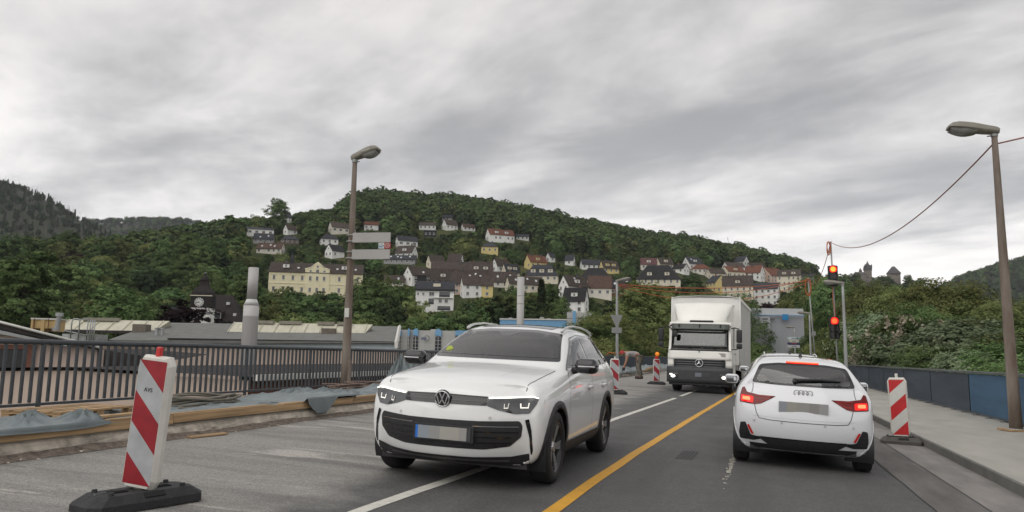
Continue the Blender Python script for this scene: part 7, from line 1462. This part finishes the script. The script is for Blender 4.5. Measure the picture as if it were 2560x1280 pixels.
# direction signs on the farthest post
p = lamps[2][1]; k3 = proj((4.42, p[1], 2))[2]/F
for i, (y, w_, col, lab, tip) in enumerate(((845, 26, (.50, .58, .60), 'white arrow sign with a dark pictogram, topmost of four', 1), (852.5, 22, (.52, .50, .42), 'cream oblong sign, second of four', 0), (859, 27, (.035, .035, .10), 'dark blue arrow sign, third of four', 1), (866, 27, (.46, .48, .47), 'pale arrow sign, lowest of four', 1))):
    z = planex(1988, y, 4.42)[2]; s_ = thing('direction_sign', lab+' on the far post', 'sign', (4.42-2*k3, p[1]-.1, z), YAW*.5, 'direction signs on the far post'); g = MB(); h2 = 3.1*k3; e = 3.5*k3*tip; g.prism([(-w_*.5*k3-e, 0), (-w_*.5*k3, -h2), (w_*.5*k3, -h2), (w_*.5*k3, h2), (-w_*.5*k3, h2)], lambda a, b, t: (a, t, b), -.015, .015); g.build('panel', pm('dirsign_%d' % i, col, .5, .05), s_); g = MB(); g.box((0, -.02, 0), (w_*.45*k3, .008, h2*.5)); g.build('print', pm('dirprint_%d' % i, (.10, .12, .16) if i != 2 else (.35, .05, .05), .5), s_)
    if i == 0: g = MB(); g.box((w_*.33*k3, -.02, 0), (w_*.16*k3, .008, h2*1.1)); g.build('pictogram', pm('picto', (.01, .01, .01), .5), s_)
# ---------------------------------------------------------------- temporary signals
MX = 4.18; m0 = planex(2094, 900, MX); m1 = planex(2077, 614, MX); SB2 = pm('signal_black', (.012, .012, .013), .4, .15, 8)
mast = thing('signal_mast', 'thin leaning pole that carries the two temporary traffic lights', 'pole', (MX, m0[1], .12)); dx = m1[0]-MX+.0; g = MB(); zt_ = m1[2]-.12; pxs_ = at(2077, 614, proj((MX, m0[1], 3))[2]); lean = pxs_[0]-MX; leany = pxs_[1]-m0[1]
g.tube([(lean*t, leany*t, zt_*t) for t in (0, .33, .66, 1)], .042, 10); g.build('pole', POLEG, mast); g = MB(); g.box((0, 0, .05), (.5, .5, .10), bev=.02); g.build('base_block', BPLAST, mast)
def signal(px, py, label, lit, h=52):
    D = proj((MX, m0[1], 3))[2]; q = at(px, py, D); tt = (q[2]-.12)/zt_; D = proj((MX+lean*tt, m0[1]+leany*tt, q[2]))[2]-.26; p = at(px, py, D); kk = D/F; o = thing('traffic_light', label, 'traffic light', p, YAW*.4); H = h*kk; W = H*.44; g = MB(); g.box((0, .06, 0), (W, .16, H), bev=.025); g.build('housing', SB2, o); g = MB(); g.box((0, .16, 0), (W*.5, .10, .08)); g.build('clamp', POLEG, o)
    for i, z in enumerate((.33, 0, -.33)):
        g = MB(); g.cyl((0, -.02, z*H), (0, -.04, z*H), W*.40, n=22); L_ = g.build('lens', lit if i == 0 else pm('lens_off', (.012, .011, .010), .15, .2), o)
        g = MB(); g.grid([[(W*.43*math.cos(a), -.03-d, z*H+W*.43*math.sin(a)) for d in (0, .13-.04*math.sin(a)*-1 if False else .12)] for a in np.linspace(-.35, math.pi+.35, 15)], True); v = g.build('visor', SB2, o); v.modifiers.new('t', 'SOLIDIFY').thickness = .008
        if i == 0: g = MB(); g.cyl((0, -.041, z*H), (0, -.044, z*H), W*.27, n=20); g.build('glare_core', pm('signal_glare_%d' % int(py), (1, .34, .03) if py < 750 else (1, .12, .03), .3, 0, emit=1.5 if py < 750 else 1.3), L_)  # added disc paints the overexposed glare in the middle of the lit lens
    return o
signal(2083, 690, 'upper red traffic light high on the temporary mast', pm('signal_red', (1, .015, .012), .3, 0, emit=.9)); signal(2086.5, 820, 'lower red traffic light on the temporary mast', pm('signal_red2', (1, .012, .010), .3, 0, emit=.9), 54)
# second cable pole
P2X = 4.65; c0 = planex(2040, 885, P2X); cp = thing('cable_pole', 'thin leaning pole wound with orange cable beyond the signal mast', 'pole', (P2X, c0[1], .14)); c1 = at(2020, 694, proj((P2X, c0[1], 3))[2]); g = MB(); g.tube([(0, 0, 0), ((c1[0]-P2X)*.5, (c1[1]-c0[1])*.5, (c1[2]-.14)*.5), (c1[0]-P2X, c1[1]-c0[1], c1[2]-.14)], .05, 8); g.build('pole', POLEG, cp); g = MB(); g.box((0, 0, .05), (.5, .5, .1)); g.build('base_block', BPLAST, cp); g = MB(); g.box((.0, -.1, 0), (.28, .16, .34), bev=.02); g.build('junction_box', pm('box_grey', (.33, .33, .33), .5), cp, ((c1[0]-P2X)*.28, 0, planex(2033, 836, P2X)[2]-.14))
# ---------------------------------------------------------------- orange cables
ORG = pm('cable_orange', (.50, .13, .045), .6, .15, 12); ORG2 = pm('cable_faded', (.30, .12, .085), .6, .15, 12)
def cable(a, b, sag, r, label, mat=ORG, grp=None):
    a, b = Vector([float(q) for q in a]), Vector([float(q) for q in b]); n = 40; g = MB(); g.tube([a+(b-a)*t-Vector((0, 0, sag*4*t*(1-t))) for t in np.linspace(0, 1, n)], r, 6); return g.build('cable', mat, label=label, cat='cable', group=grp)
LT = (LX, bL2[1], tL2[2]-.15); C1 = tuple(c1-np.array([0, 0, .25])); M1 = (MX+lean, m0[1]+leany, m1[2]-.05); RTp = planex(2481, 362, RXL)
cable(LT, C1, .42, .026, 'topmost of three orange cables hanging across the road'); cable((LT[0], LT[1], LT[2]-.05), (C1[0], C1[1], C1[2]+.1), .78, .022, 'middle orange cable hanging across the road'); cable((LT[0], LT[1], LT[2]-.1), (C1[0], C1[1], C1[2]-.1), 1.25, .022, 'lowest orange cable hanging across the road')
cable(C1, M1, 1.0, .018, 'cable sagging from the wound pole up to the signal mast', ORG2)
cable(M1, RTp, .95, .016, 'long cable sagging from the signal mast to the right lamp post', ORG2); cable(RTp, (9.0, RTp[1]-4.5, RTp[2]+.15), .05, .014, 'cable running on from the right lamp post out of the picture', ORG2)
def coil(c, w, h, n, label):
    g = MB(); rs = random.Random(len(label))
    for i in range(n):
        a = rs.uniform(.8, 1.1); ph = rs.uniform(-.15, .15); g.tube([(w*a*math.sin(t)*.5+ph*w*.4, .04*math.sin(t*2+i)-.06, -h*.5*(1-math.cos(t))*a) for t in np.linspace(0, 6.283, 22)[:-1]], .022, 5, closed=True)
    g.build('cable_coil', ORG, None, c, (0, 0, YAW), label=label, cat='cable')
coil((M1[0]-.14, M1[1]-.06, M1[2]+.02), .20, .75, 4, 'orange cable loops tied high on the signal mast'); coil((C1[0]-.05, C1[1]-.1, C1[2]+.15), .42, 1.25, 5, 'orange cable loops hanging on the far cable pole')
g = MB(); _mp = lambda t, e=0.: (MX+lean*t+e, m0[1]+leany*t-.07, .12+zt_*t); g.tube([_mp(.72), _mp(.66, -.05), _mp(.58, -.06), _mp(.50, .02), _mp(.46, .03)], .018, 5); g.build('cable', ORG, label='orange lead running down between the two traffic lights', cat='cable')
g = MB(); q = onz(1530, 893, 1.25); g.tube([(LX-.05, bL2[1]-.12, 1.55), (LX-.5, bL2[1]-.1, 1.62), (LX-.75, bL2[1], 1.35), (LX-.8, bL2[1], .95)], .03, 6); g.build('cable', ORG, label='short orange cable end curling off the far left lamp post', cat='cable')
# ---------------------------------------------------------------- lane beacons
BW = pm('beacon_white', (.66, .64, .59), .5, .10, 5); SWH = pm('sheet_white', (.40, .42, .43), .35, .16, 6); SWB = pm('sheet_bright', (.60, .60, .56), .35, .06, 9); SRD = pm('sheet_red', (.29, .013, .022), .35, .22, 6); SRB = pm('sheet_red_bright', (.52, .022, .025), .35, .10, 8); RUB = pm('recycled_rubber', (.026, .027, .029), .75, .3, 9, .4, 35); RUBG = pm('recycled_rubber_grey', (.085, .078, .072), .85, .3, 9, .4, 35); HCAP = pm('handle_red', (.55, .03, .03), .4, .1, 5)
def beacon(label, p, rz, lean, tilt, baserz, mirror=False, bl=.80, bright=False, handle='red', lamp=False, rub=None, text=True):
    o = thing('lane_beacon', label, 'lane beacon', p); rub = rub or RUB; x, y, h = bl/2, .21, .115
    # base: a chamfered slab with studs; black pads paint the shade of slots and grip recess
    g = MB(); P = [(-x, -y*.55), (-x*.86, -y), (x*.86, -y), (x, -y*.55), (x, y*.55), (x*.86, y), (-x*.86, y), (-x, y*.55)]; sc = .86; n = 8
    g.add([(a, b, .0) for a, b in P]+[(a, b, .055) for a, b in P]+[(a*.80, b*.74, h) for a, b in P], [tuple(range(n))[::-1]]+[(i, (i+1) % n, n+(i+1) % n, n+i) for i in range(n)]+[(n+i, n+(i+1) % n, 2*n+(i+1) % n, 2*n+i) for i in range(n)]+[tuple(range(2*n, 3*n))], False); b_ = g.build('base', rub, o, (0, 0, .002), (0, 0, baserz))
    for sx in (-1, 1):
        for sy in (-1, 1): g = MB(); g.cyl((sx*x*.62, sy*y*.55, h), (sx*x*.62, sy*y*.55, h+.022), .022, .018, 10); g.build('stud', rub, b_)
        g = MB(); g.box((sx*.17, 0, h+.003), (.11, .10, .012)); g.box((sx*.17, 0, h+.011), (.08, .07, .006)); g.build('slot_shade', pm('slot_shade_black', (.008, .008, .008), .8), b_)
    g = MB(); g.box((.02, -y*.80, h*.80), (.16, .05, .02), 0, math.radians(38)); g.build('grip_shade', pm('slot_shade_black', (.008, .008, .008), .8), b_)
    if text: lettering('AVS', .13, rub if False else pm('rubber_raised', (.075, .076, .078), .6, .2, 9), b_, (-x*.55, -.0, h+.003), (0, 0, 0), 'raised_lettering')
    # panel
    up = Matrix.Translation((0, 0, h)) @ Euler((tilt, lean, rz), 'XYZ').to_matrix().to_4x4(); pn = bpy.data.objects.new('panel', None); W, Hh, T = .150, .945, .048; z0 = .035
    g = MB(); c = .035; P = [(-W+c, z0-.03), (W-c, z0-.03), (W, z0+c), (W, z0+Hh-c), (W-c, z0+Hh+.03), (-W+c, z0+Hh+.03), (-W, z0+Hh-c), (-W, z0+c)]; n = 8
    Q = lambda s_, y_: [(a*s_, y_, (b-z0-Hh/2)*(1-(1-s_)*.25)+z0+Hh/2) for a, b in P]
    g.add(Q(.86, -T)+Q(1, -T*.2)+Q(1, T*.6)+Q(.9, T), [tuple(range(8))]+[(k*8+i, k*8+(i+1) % 8, k*8+8+(i+1) % 8, k*8+8+i) for k in range(3) for i in range(8)]+[tuple(range(24, 32))[::-1]], False); me = g.mesh('panel', BW); pn = obj('panel', me, o); pn.matrix_local = up
    g = MB(); g.add([(-.05, -.02, z0-.03), (.05, -.02, z0-.03), (.02, -.015, 0), (-.02, -.015, 0), (-.05, .02, z0-.03), (.05, .02, z0-.03), (.02, .015, 0), (-.02, .015, 0)], [(0, 1, 2, 3), (5, 4, 7, 6), (4, 0, 3, 7), (1, 5, 6, 2), (3, 2, 6, 7), (0, 4, 5, 1)]); g.build('foot_pin', BW, pn)
    g = MB(); w = .125; m = -1 if mirror else 1; zz = lambda v: z0+Hh*(1-v)*.985+.008
    def poly(pts, mi): g.m = mi; g.add([(m*a*w, -T-.0015, zz(v)) for a, v in pts], [tuple(range(len(pts)))])
    poly([(-1, 0), (1, 0), (1, .25)], 1); poly([(-1, 0), (1, .25), (1, .5), (-1, .25)], 0); poly([(-1, .25), (1, .5), (1, .75), (-1, .5)], 1); poly([(-1, .5), (1, .75), (1, 1), (-1, .75)], 0); poly([(-1, .75), (1, 1), (-1, 1)], 1); g.build('striped_sheet', [SWB, SRB] if bright else [SWH, SRD], pn)
    if text: lettering('AVS', .045, pm('ink_sheet', (.015, .015, .02), .6), pn, (-.01, -T-.003, z0+.715), (math.radians(90), 0, 0))
    hm = HCAP if handle == 'red' else BW; g = MB(); g.box((0, 0, z0+Hh+.055), (.045, .04, .09), bev=.012); g.build('handle', hm, pn)
    if lamp:
        g = MB(); g.box((0, 0, z0+Hh+.09), (.15, .09, .14), bev=.02); q = g.build('lamp_battery', HCAP, pn); g = MB(); g.cyl((.03, .05, z0+Hh+.25), (.03, -.05, z0+Hh+.25), .10, .10, 24); g.build('lamp_ring', pm('lamp_orange_body', (.60, .10, .02), .4), pn); g = MB(); g.lathe([(.09, 0), (.085, .02), (.06, .04), (.001, .05)], 24); e = g.build('lamp_lens', pm('lamp_orange', (.85, .28, .02), .25, .1, 20, emit=.35), pn, (.03, -.05, z0+Hh+.25), (math.radians(90), 0, 0))
    return o
pa, pb_ = ground(185, 1290), ground(492, 1243); bz = math.atan2(pb_[1]-pa[1], pb_[0]-pa[0]); pc = ground(346, 1262)
beacon('nearest red and white lane beacon, leaning over on a black foot at the left', (pc[0], pc[1], road_z(pc[0])), math.radians(3), math.radians(5.5), math.radians(1), bz, bl=.90)
p = ground(1536, 985); beacon('lane beacon standing just behind the white SUV', (p[0], p[1], road_z(p[0])), math.radians(14), math.radians(1.0), 0, math.radians(20), handle='white', text=False)
p = ground(1641, 961); beacon('lane beacon with an orange warning lamp left of the truck', (p[0], p[1], road_z(p[0])), math.radians(6), math.radians(1.2), 0, math.radians(0), lamp=True, text=False)
p = ground(2254, 1110); beacon('red and white lane beacon in the gutter at the right kerb', (p[0], p[1], road_z(p[0])), math.radians(-12), math.radians(-1.5), 0, math.radians(-4), mirror=True, bl=.64, bright=True, handle='white', rub=RUBG, text=False)
# ---------------------------------------------------------------- things lying on the closed walkway
TARP = pm('tarpaulin', (.165, .195, .205), .42, .22, 2.0, .25, 12, spec=.5)
def creases(seed, n, x0, x1, y0, y1):
    """random fold lines: (point, direction, width, height, reach)"""
    rs = random.Random(int(seed*100)); out = []
    for i in range(n):
        a = rs.gauss(math.pi/2, .55) if i % 3 else rs.uniform(0, math.pi); out.append((rs.uniform(x0, x1), rs.uniform(y0, y1), math.cos(a), math.sin(a), rs.choice((.025, .04, .06, .11)), rs.uniform(.35, 1.), rs.uniform(.35, 1.3)))
    return out
def fold(x, y, cr):
    z = 0.
    for (px, py, dx, dy, w, h, r) in cr:
        a, b = x-px, y-py; d = (a*-dy+b*dx)/w; t = (a*dx+b*dy)/r
        if abs(d) < 3 and abs(t) < 2.2: z += h*(1/(1+d*d*1.6))*math.exp(-t*t)*(w/.06)**.6
    return z
def tarp(label, x0, x1, y0, y1, zf, seed, amp=.07, nx=60, ny=150, hang=None, edge=.0, peaks=()):
    """a sheet laid on the walkway: folds everywhere, peaks where it is bunched, hanging where it passes the edge"""
    g = MB(); P = []; cr = creases(seed, int(16*abs((x1-x0)*(y1-y0)))+14, x0, x1, y0, y1)
    for j in range(ny+1):
        row = []; v = j/ny
        for i in range(nx+1):
            u = i/nx; yj = y0+(y1-y0)*v+.12*math.sin(u*5+seed)*(1 if 0 < j < ny else 1.6); xe = x1+edge*vnoise(v*5, 0, seed); x = x0+(xe-x0)*u; eg = min(1, min(u, 1-u, v, 1-v)*9); z = zf-.03+(.04+amp*.17*fold(x, yj, cr))*(.1+.9*eg)
            for (pxx, pyy, rr, hh) in peaks:
                d2 = ((x-pxx)**2+((yj-pyy)*1.0)**2)/rr**2; z += hh*math.exp(-d2*1.6)*(.8+.35*math.sin(9*math.atan2(yj-pyy, x-pxx)+seed))
            if hang and x > hang[0]:
                over = x-hang[0]; d = hang[1](yj); z0_ = z; x = hang[0]+.035+.012*math.sin(yj*9+seed)+.02*min(1, over*4); z = zf+.05-min(over, d)*(1.0)
                if over > d: x += .0
            row.append((x, yj, z))
        P.append(row)
    g.grid(P, True); o = g.build('tarpaulin', TARP, label=label, cat='tarpaulin'); m = o.modifiers.new('t', 'SOLIDIFY'); m.thickness = .004; return o
ZT = WZ+.015
tarp('grey tarpaulin bunched over the timber edge at the far left', -8.1, -6.70, 3.0, 6.75, ZT+.05, 1.7, .15, hang=(-6.93, lambda y: .10+.035*math.sin(y*2.2)-.05*max(0, y-5.2)), peaks=((-7.15, 6.55, .30, .16), (-7.5, 6.2, .22, .10), (-7.2, 5.9, .18, .12)))
tarp('long rippled grey tarpaulin lying along the middle of the walkway', -8.65, -6.99, 7.4, 13.6, ZT+.03, 4.1, .13, 70, 240, peaks=((-8.0, 11.9, .5, .12), (-7.4, 12.6, .4, .08), (-8.0, 13.2, .35, .08)))
tarp('grey tarpaulin with a flap hanging over the timber edge', -8.4, -6.62, 10.5, 12.15, ZT+.09, 2.2, .10, 70, 90, hang=(-6.90, lambda y: max(.02, .34-abs(y-10.95)*.62)), peaks=((-7.3, 11.8, .35, .08),))
tarp('grey tarpaulin lying in front of the lamp post towards the SUV', -8.5, -6.97, 12.4, 17.5, ZT+.05, 6.4, .17, 60, 170, peaks=((-7.5, 14.2, .5, .12), (-7.9, 15.2, .5, .16)))
tarp('heap of grey tarpaulin pulled up against the railing beside the SUV', -8.75, -7.4, 15.4, 19.0, ZT+.05, 9.3, .12, 40, 60, peaks=((-8.35, 16.9, .45, .75), (-8.3, 17.9, .6, .60), (-7.9, 16.5, .4, .35)))
tarp('grey tarpaulin spread round the feet of the worker', -8.6, -6.72, 36, 49, ZT+.04, 3.3, .22, 40, 110, hang=(-6.9, lambda y: .14+.07*math.sin(y*1.3)), peaks=((-7.1, 44.0, .6, .25), (-7.6, 41.5, .9, .18), (-7.2, 38.5, .7, .15), (-8.2, 46, 1.0, .3)))
tarp('pale tarpaulin spread beyond the orange warning lamp', -8.6, -7.0, 50, 72, ZT+.02, 5.5, .25, 30, 120, peaks=((-7.7, 56, 1.2, .2), (-7.6, 66, 1.2, .25)))
# pallet
pp = onz(190, 1032, WZ+.10); pal = thing('pallet', 'wooden pallet lying on the walkway by the railing', 'pallet', (pp[0]-.12, pp[1]+.05, WZ+.012), math.radians(96))
for i in range(5): g = MB(); g.box((0, -.36+.18*i, .135), (1.25, .115, .024), bev=.003); g.build('deck_board', TIMB, pal)
for xx in (-.56, 0, .56):
    g = MB(); g.box((xx, 0, .112), (.12, .82, .02)); g.build('stringer', TIMB, pal); g = MB(); g.box((xx, 0, .008), (.11, .82, .02)); g.build('bottom_board', TIMB, pal)
    for yy in (-.35, 0, .35): g = MB(); g.box((xx, yy, .06), (.13, .11, .084), bev=.004); g.build('block', TIMB, pal)
for i, (a, b, l, rz, lab) in enumerate(((-7.25, 6.35, 1.5, 4, 'rough board lying beside the pallet'), (-7.45, 7.4, 1.1, -6, 'short rough board behind the nearest beacon'), (-8.5, 10.6, 1.9, 1, 'board pushed against the foot of the railing'), (-8.6, 12.4, 1.6, -1, 'second board at the foot of the railing nearer the lamp post'), (-7.35, 15.4, 1.0, 12, 'loose board on the tarpaulin beside the SUV'))):
    g = MB(); g.box((0, 0, 0), (.12, l, .026), bev=.003); g.build('board', TIMB, None, (a, b, WZ+.085), (math.radians(1.5), 0, math.radians(rz)), label=lab, cat='board')
# hoses
HOSE = pm('hose_grey', (.17, .155, .125), .6, .2, 8); pp = onz(512, 1012, WZ+.08)
for i in range(1):
    g = MB(); rs = random.Random(4)
    for q in range(7):
        r = .62+rs.uniform(-.09, .06); ox, oy = rs.uniform(-.04, .04), rs.uniform(-.06, .06); g.tube([(ox+r*.62*math.cos(a), oy+r*1.05*math.sin(a), .025+.022*q+.02*math.sin(a*3+q)) for a in np.linspace(0, 6.283, 41)[:-1]], .019, 6, closed=True)
    g.tube([(.35, -.4, .03), (.40, -.75, .03), (.36, -.82, .05)], .02, 6); g.build('hose_coil', HOSE, None, (pp[0]-.1, pp[1], WZ+.05), label='coiled grey hose lying on the tarpaulin', cat='hose')
g = MB(); rs = random.Random(8)
for q in range(7): g.tube([(-8.1+rs.uniform(-.25, .3)+.08*math.sin(t*5+q), 13.4+3.2*t, WZ+.17+.03*math.sin(t*7+q*2)+.012*q) for t in np.linspace(0, 1, 16)], .018, 6)
g.build('hose_bundle', pm('hose_brown', (.20, .14, .115), .7, .25, 8), label='brown cables and hoses lying at the foot of the left lamp post', cat='hose')
soft_box('cement_bag', (-6.86, 14.2, road_z(-6.86)+.17), (.32, .55, .34), pm('bag_white', (.58, .55, .51), .8, .08), None, (.1, .05, .2)); tag(COL.objects[-1], 'white bag leaning on the ledge behind the SUV', 'bag')
# stacked timbers on the far ledge and small orange tool
for i in range(4): g = MB(); g.box((0, 0, 0), (.16, 7.5-.4*i, .05), bev=.006); g.build('timber_beam', TIMB, None, (-6.93+.015*i, 54+.5*i, WZ+.04+.052*i), label='%s beam of the timber stack on the far ledge' % ('lowest', 'second lowest', 'second highest', 'topmost')[i], cat='beam', group='timber stack on the far ledge')
g = MB(); g.box((0, 0, .10), (.30, .5, .20), bev=.05); g.box((0, .0, .25), (.22, .25, .12), bev=.04); g.cyl((0, -.2, .25), (0, -.45, .2), .03, n=8); g.build('power_tool', pm('tool_orange', (.55, .12, .04), .5), None, (-8.2, 56, WZ+.1), label='orange power tool lying behind the worker', cat='tool')
# ---------------------------------------------------------------- the worker, bent down over the walkway
def worker():
    p = onz(1597, 946, WZ+.05); s = .0; o = thing('person', 'worker in grey shirt, patterned trousers and red cap bending to the ground', 'person', (p[0], p[1], WZ+.03), YAW*.8)
    J = dict(pel=(0.02, 0, .88, .135), wai=(-.16, 0, 1.00, .13), che=(-.40, 0, 1.06, (.15, .17)), nec=(-.56, 0, 1.05, .062), hed=(-.66, 0, 1.00, .088), jaw=(-.70, 0, .93, .066), lsh=(-.46, -.19, 1.0, .072), lel=(-.50, -.21, .73, .050), lwr=(-.60, -.17, .48, .036), lhd=(-.63, -.16, .39, .042), rsh=(-.46, .19, 1.0, .072), rel=(-.47, .22, .73, .050), rwr=(-.54, .18, .47, .036), rhd=(-.57, .17, .38, .042),
             lhp=(.03, -.10, .84, .115), lkn=(-.05, -.12, .48, .078), lan=(.05, -.12, .10, .05), lto=(-.12, -.13, .05, .042), rhp=(.03, .10, .84, .115), rkn=(.02, .13, .47, .078), ran=(.12, .13, .10, .05), rto=(-.05, .14, .05, .042))
    B = [('pel', 'wai'), ('wai', 'che'), ('che', 'nec'), ('nec', 'hed'), ('hed', 'jaw'), ('che', 'lsh'), ('lsh', 'lel'), ('lel', 'lwr'), ('lwr', 'lhd'), ('che', 'rsh'), ('rsh', 'rel'), ('rel', 'rwr'), ('rwr', 'rhd'), ('pel', 'lhp'), ('lhp', 'lkn'), ('lkn', 'lan'), ('lan', 'lto'), ('pel', 'rhp'), ('rhp', 'rkn'), ('rkn', 'ran'), ('ran', 'rto')]
    skin_body('body', J, B, pm('skin_tan', (.36, .19, .13), .6, .1, 6), o); gr = lambda k, d: (*J[k][:3], (tuple(q+d for q in J[k][3]) if hasattr(J[k][3], '__len__') else J[k][3]+d))
    skin_body('shirt', {**{k: gr(k, .016) for k in ('pel', 'wai', 'che', 'lsh', 'rsh')}, 'le': (-.48, -.20, .86, .066), 're': (-.465, .205, .86, .066)}, [('pel', 'wai'), ('wai', 'che'), ('che', 'lsh'), ('lsh', 'le'), ('che', 'rsh'), ('rsh', 're')], pm('shirt_grey', (.40, .385, .385), .9, .12, 9), o)
    skin_body('trousers', {k: gr(k, .022) for k in ('pel', 'lhp', 'lkn', 'lan', 'rhp', 'rkn', 'ran')}, [('pel', 'lhp'), ('lhp', 'lkn'), ('lkn', 'lan'), ('pel', 'rhp'), ('rhp', 'rkn'), ('rkn', 'ran')], pm('camouflage', (.085, .075, .058), .9, .6, 9, tint=(.24, .225, .185)), o)
    g = MB(); n = 14; P = [[(-.655+.105*math.cos(a)*math.cos(b)-.03*math.sin(b), .098*math.sin(a)*math.cos(b), 1.02+.095*math.sin(b)+.02*math.cos(a)) for a in np.linspace(0, 6.283, n)] for b in np.linspace(-.1, math.pi/2, 7)]; g.grid(P, True); cp_ = g.build('cap', pm('cap_red', (.42, .03, .04), .8, .1), o); g = MB(); g.add([(-.74, -.075, 1.02), (-.74, .075, 1.02), (-.86, .05, .965), (-.86, -.05, .965)], [(0, 1, 2, 3)]); v = g.build('cap_peak', pm('cap_red', (.42, .03, .04), .8, .1), cp_); v.modifiers.new('t', 'SOLIDIFY').thickness = .01
    for k in ('lhd', 'rhd'):
        x, y, z, r = J[k]; g = MB(); g.lathe([(.03, .07), (.048, .04), (.046, 0), (.030, -.03)], 10, (x, y, z))
        for i in range(4): g.tube([(x-.03+.002*i, y-.03+.02*i, z-.02), (x-.055, y-.03+.02*i, z-.055), (x-.045, y-.028+.019*i, z-.095+.006*abs(i-1))], .011, 5)
        g.tube([(x+.03, y-.01, z-.0), (x+.02, y-.045, z-.04), (x-.0, y-.05, z-.07)], .012, 5); g.build('glove', pm('glove_black', (.02, .02, .022), .8), o)
    for k in ('l', 'r'):
        a, t = J[k+'an'], J[k+'to']; soft_box('boot', ((a[0]+t[0])/2+.01, a[1], .055), (.29, .11, .12), pm('boot_brown', (.05, .04, .032), .8), o)
    g = MB()
    g.cyl((-.745, 0, .975), (-.775, 0, .955), .012, .018, 8)
    for sy in (-1, 1): g.cyl((-.735, sy*.032, 1.0), (-.745, sy*.032, .996), .011, n=8); g.lathe([(.012, -.03), (.026, 0), (.012, .03)], 8, (-.645, sy*.092, .99))
    g.build('face', pm('face_tan', (.22, .11, .08), .6), o)
worker()
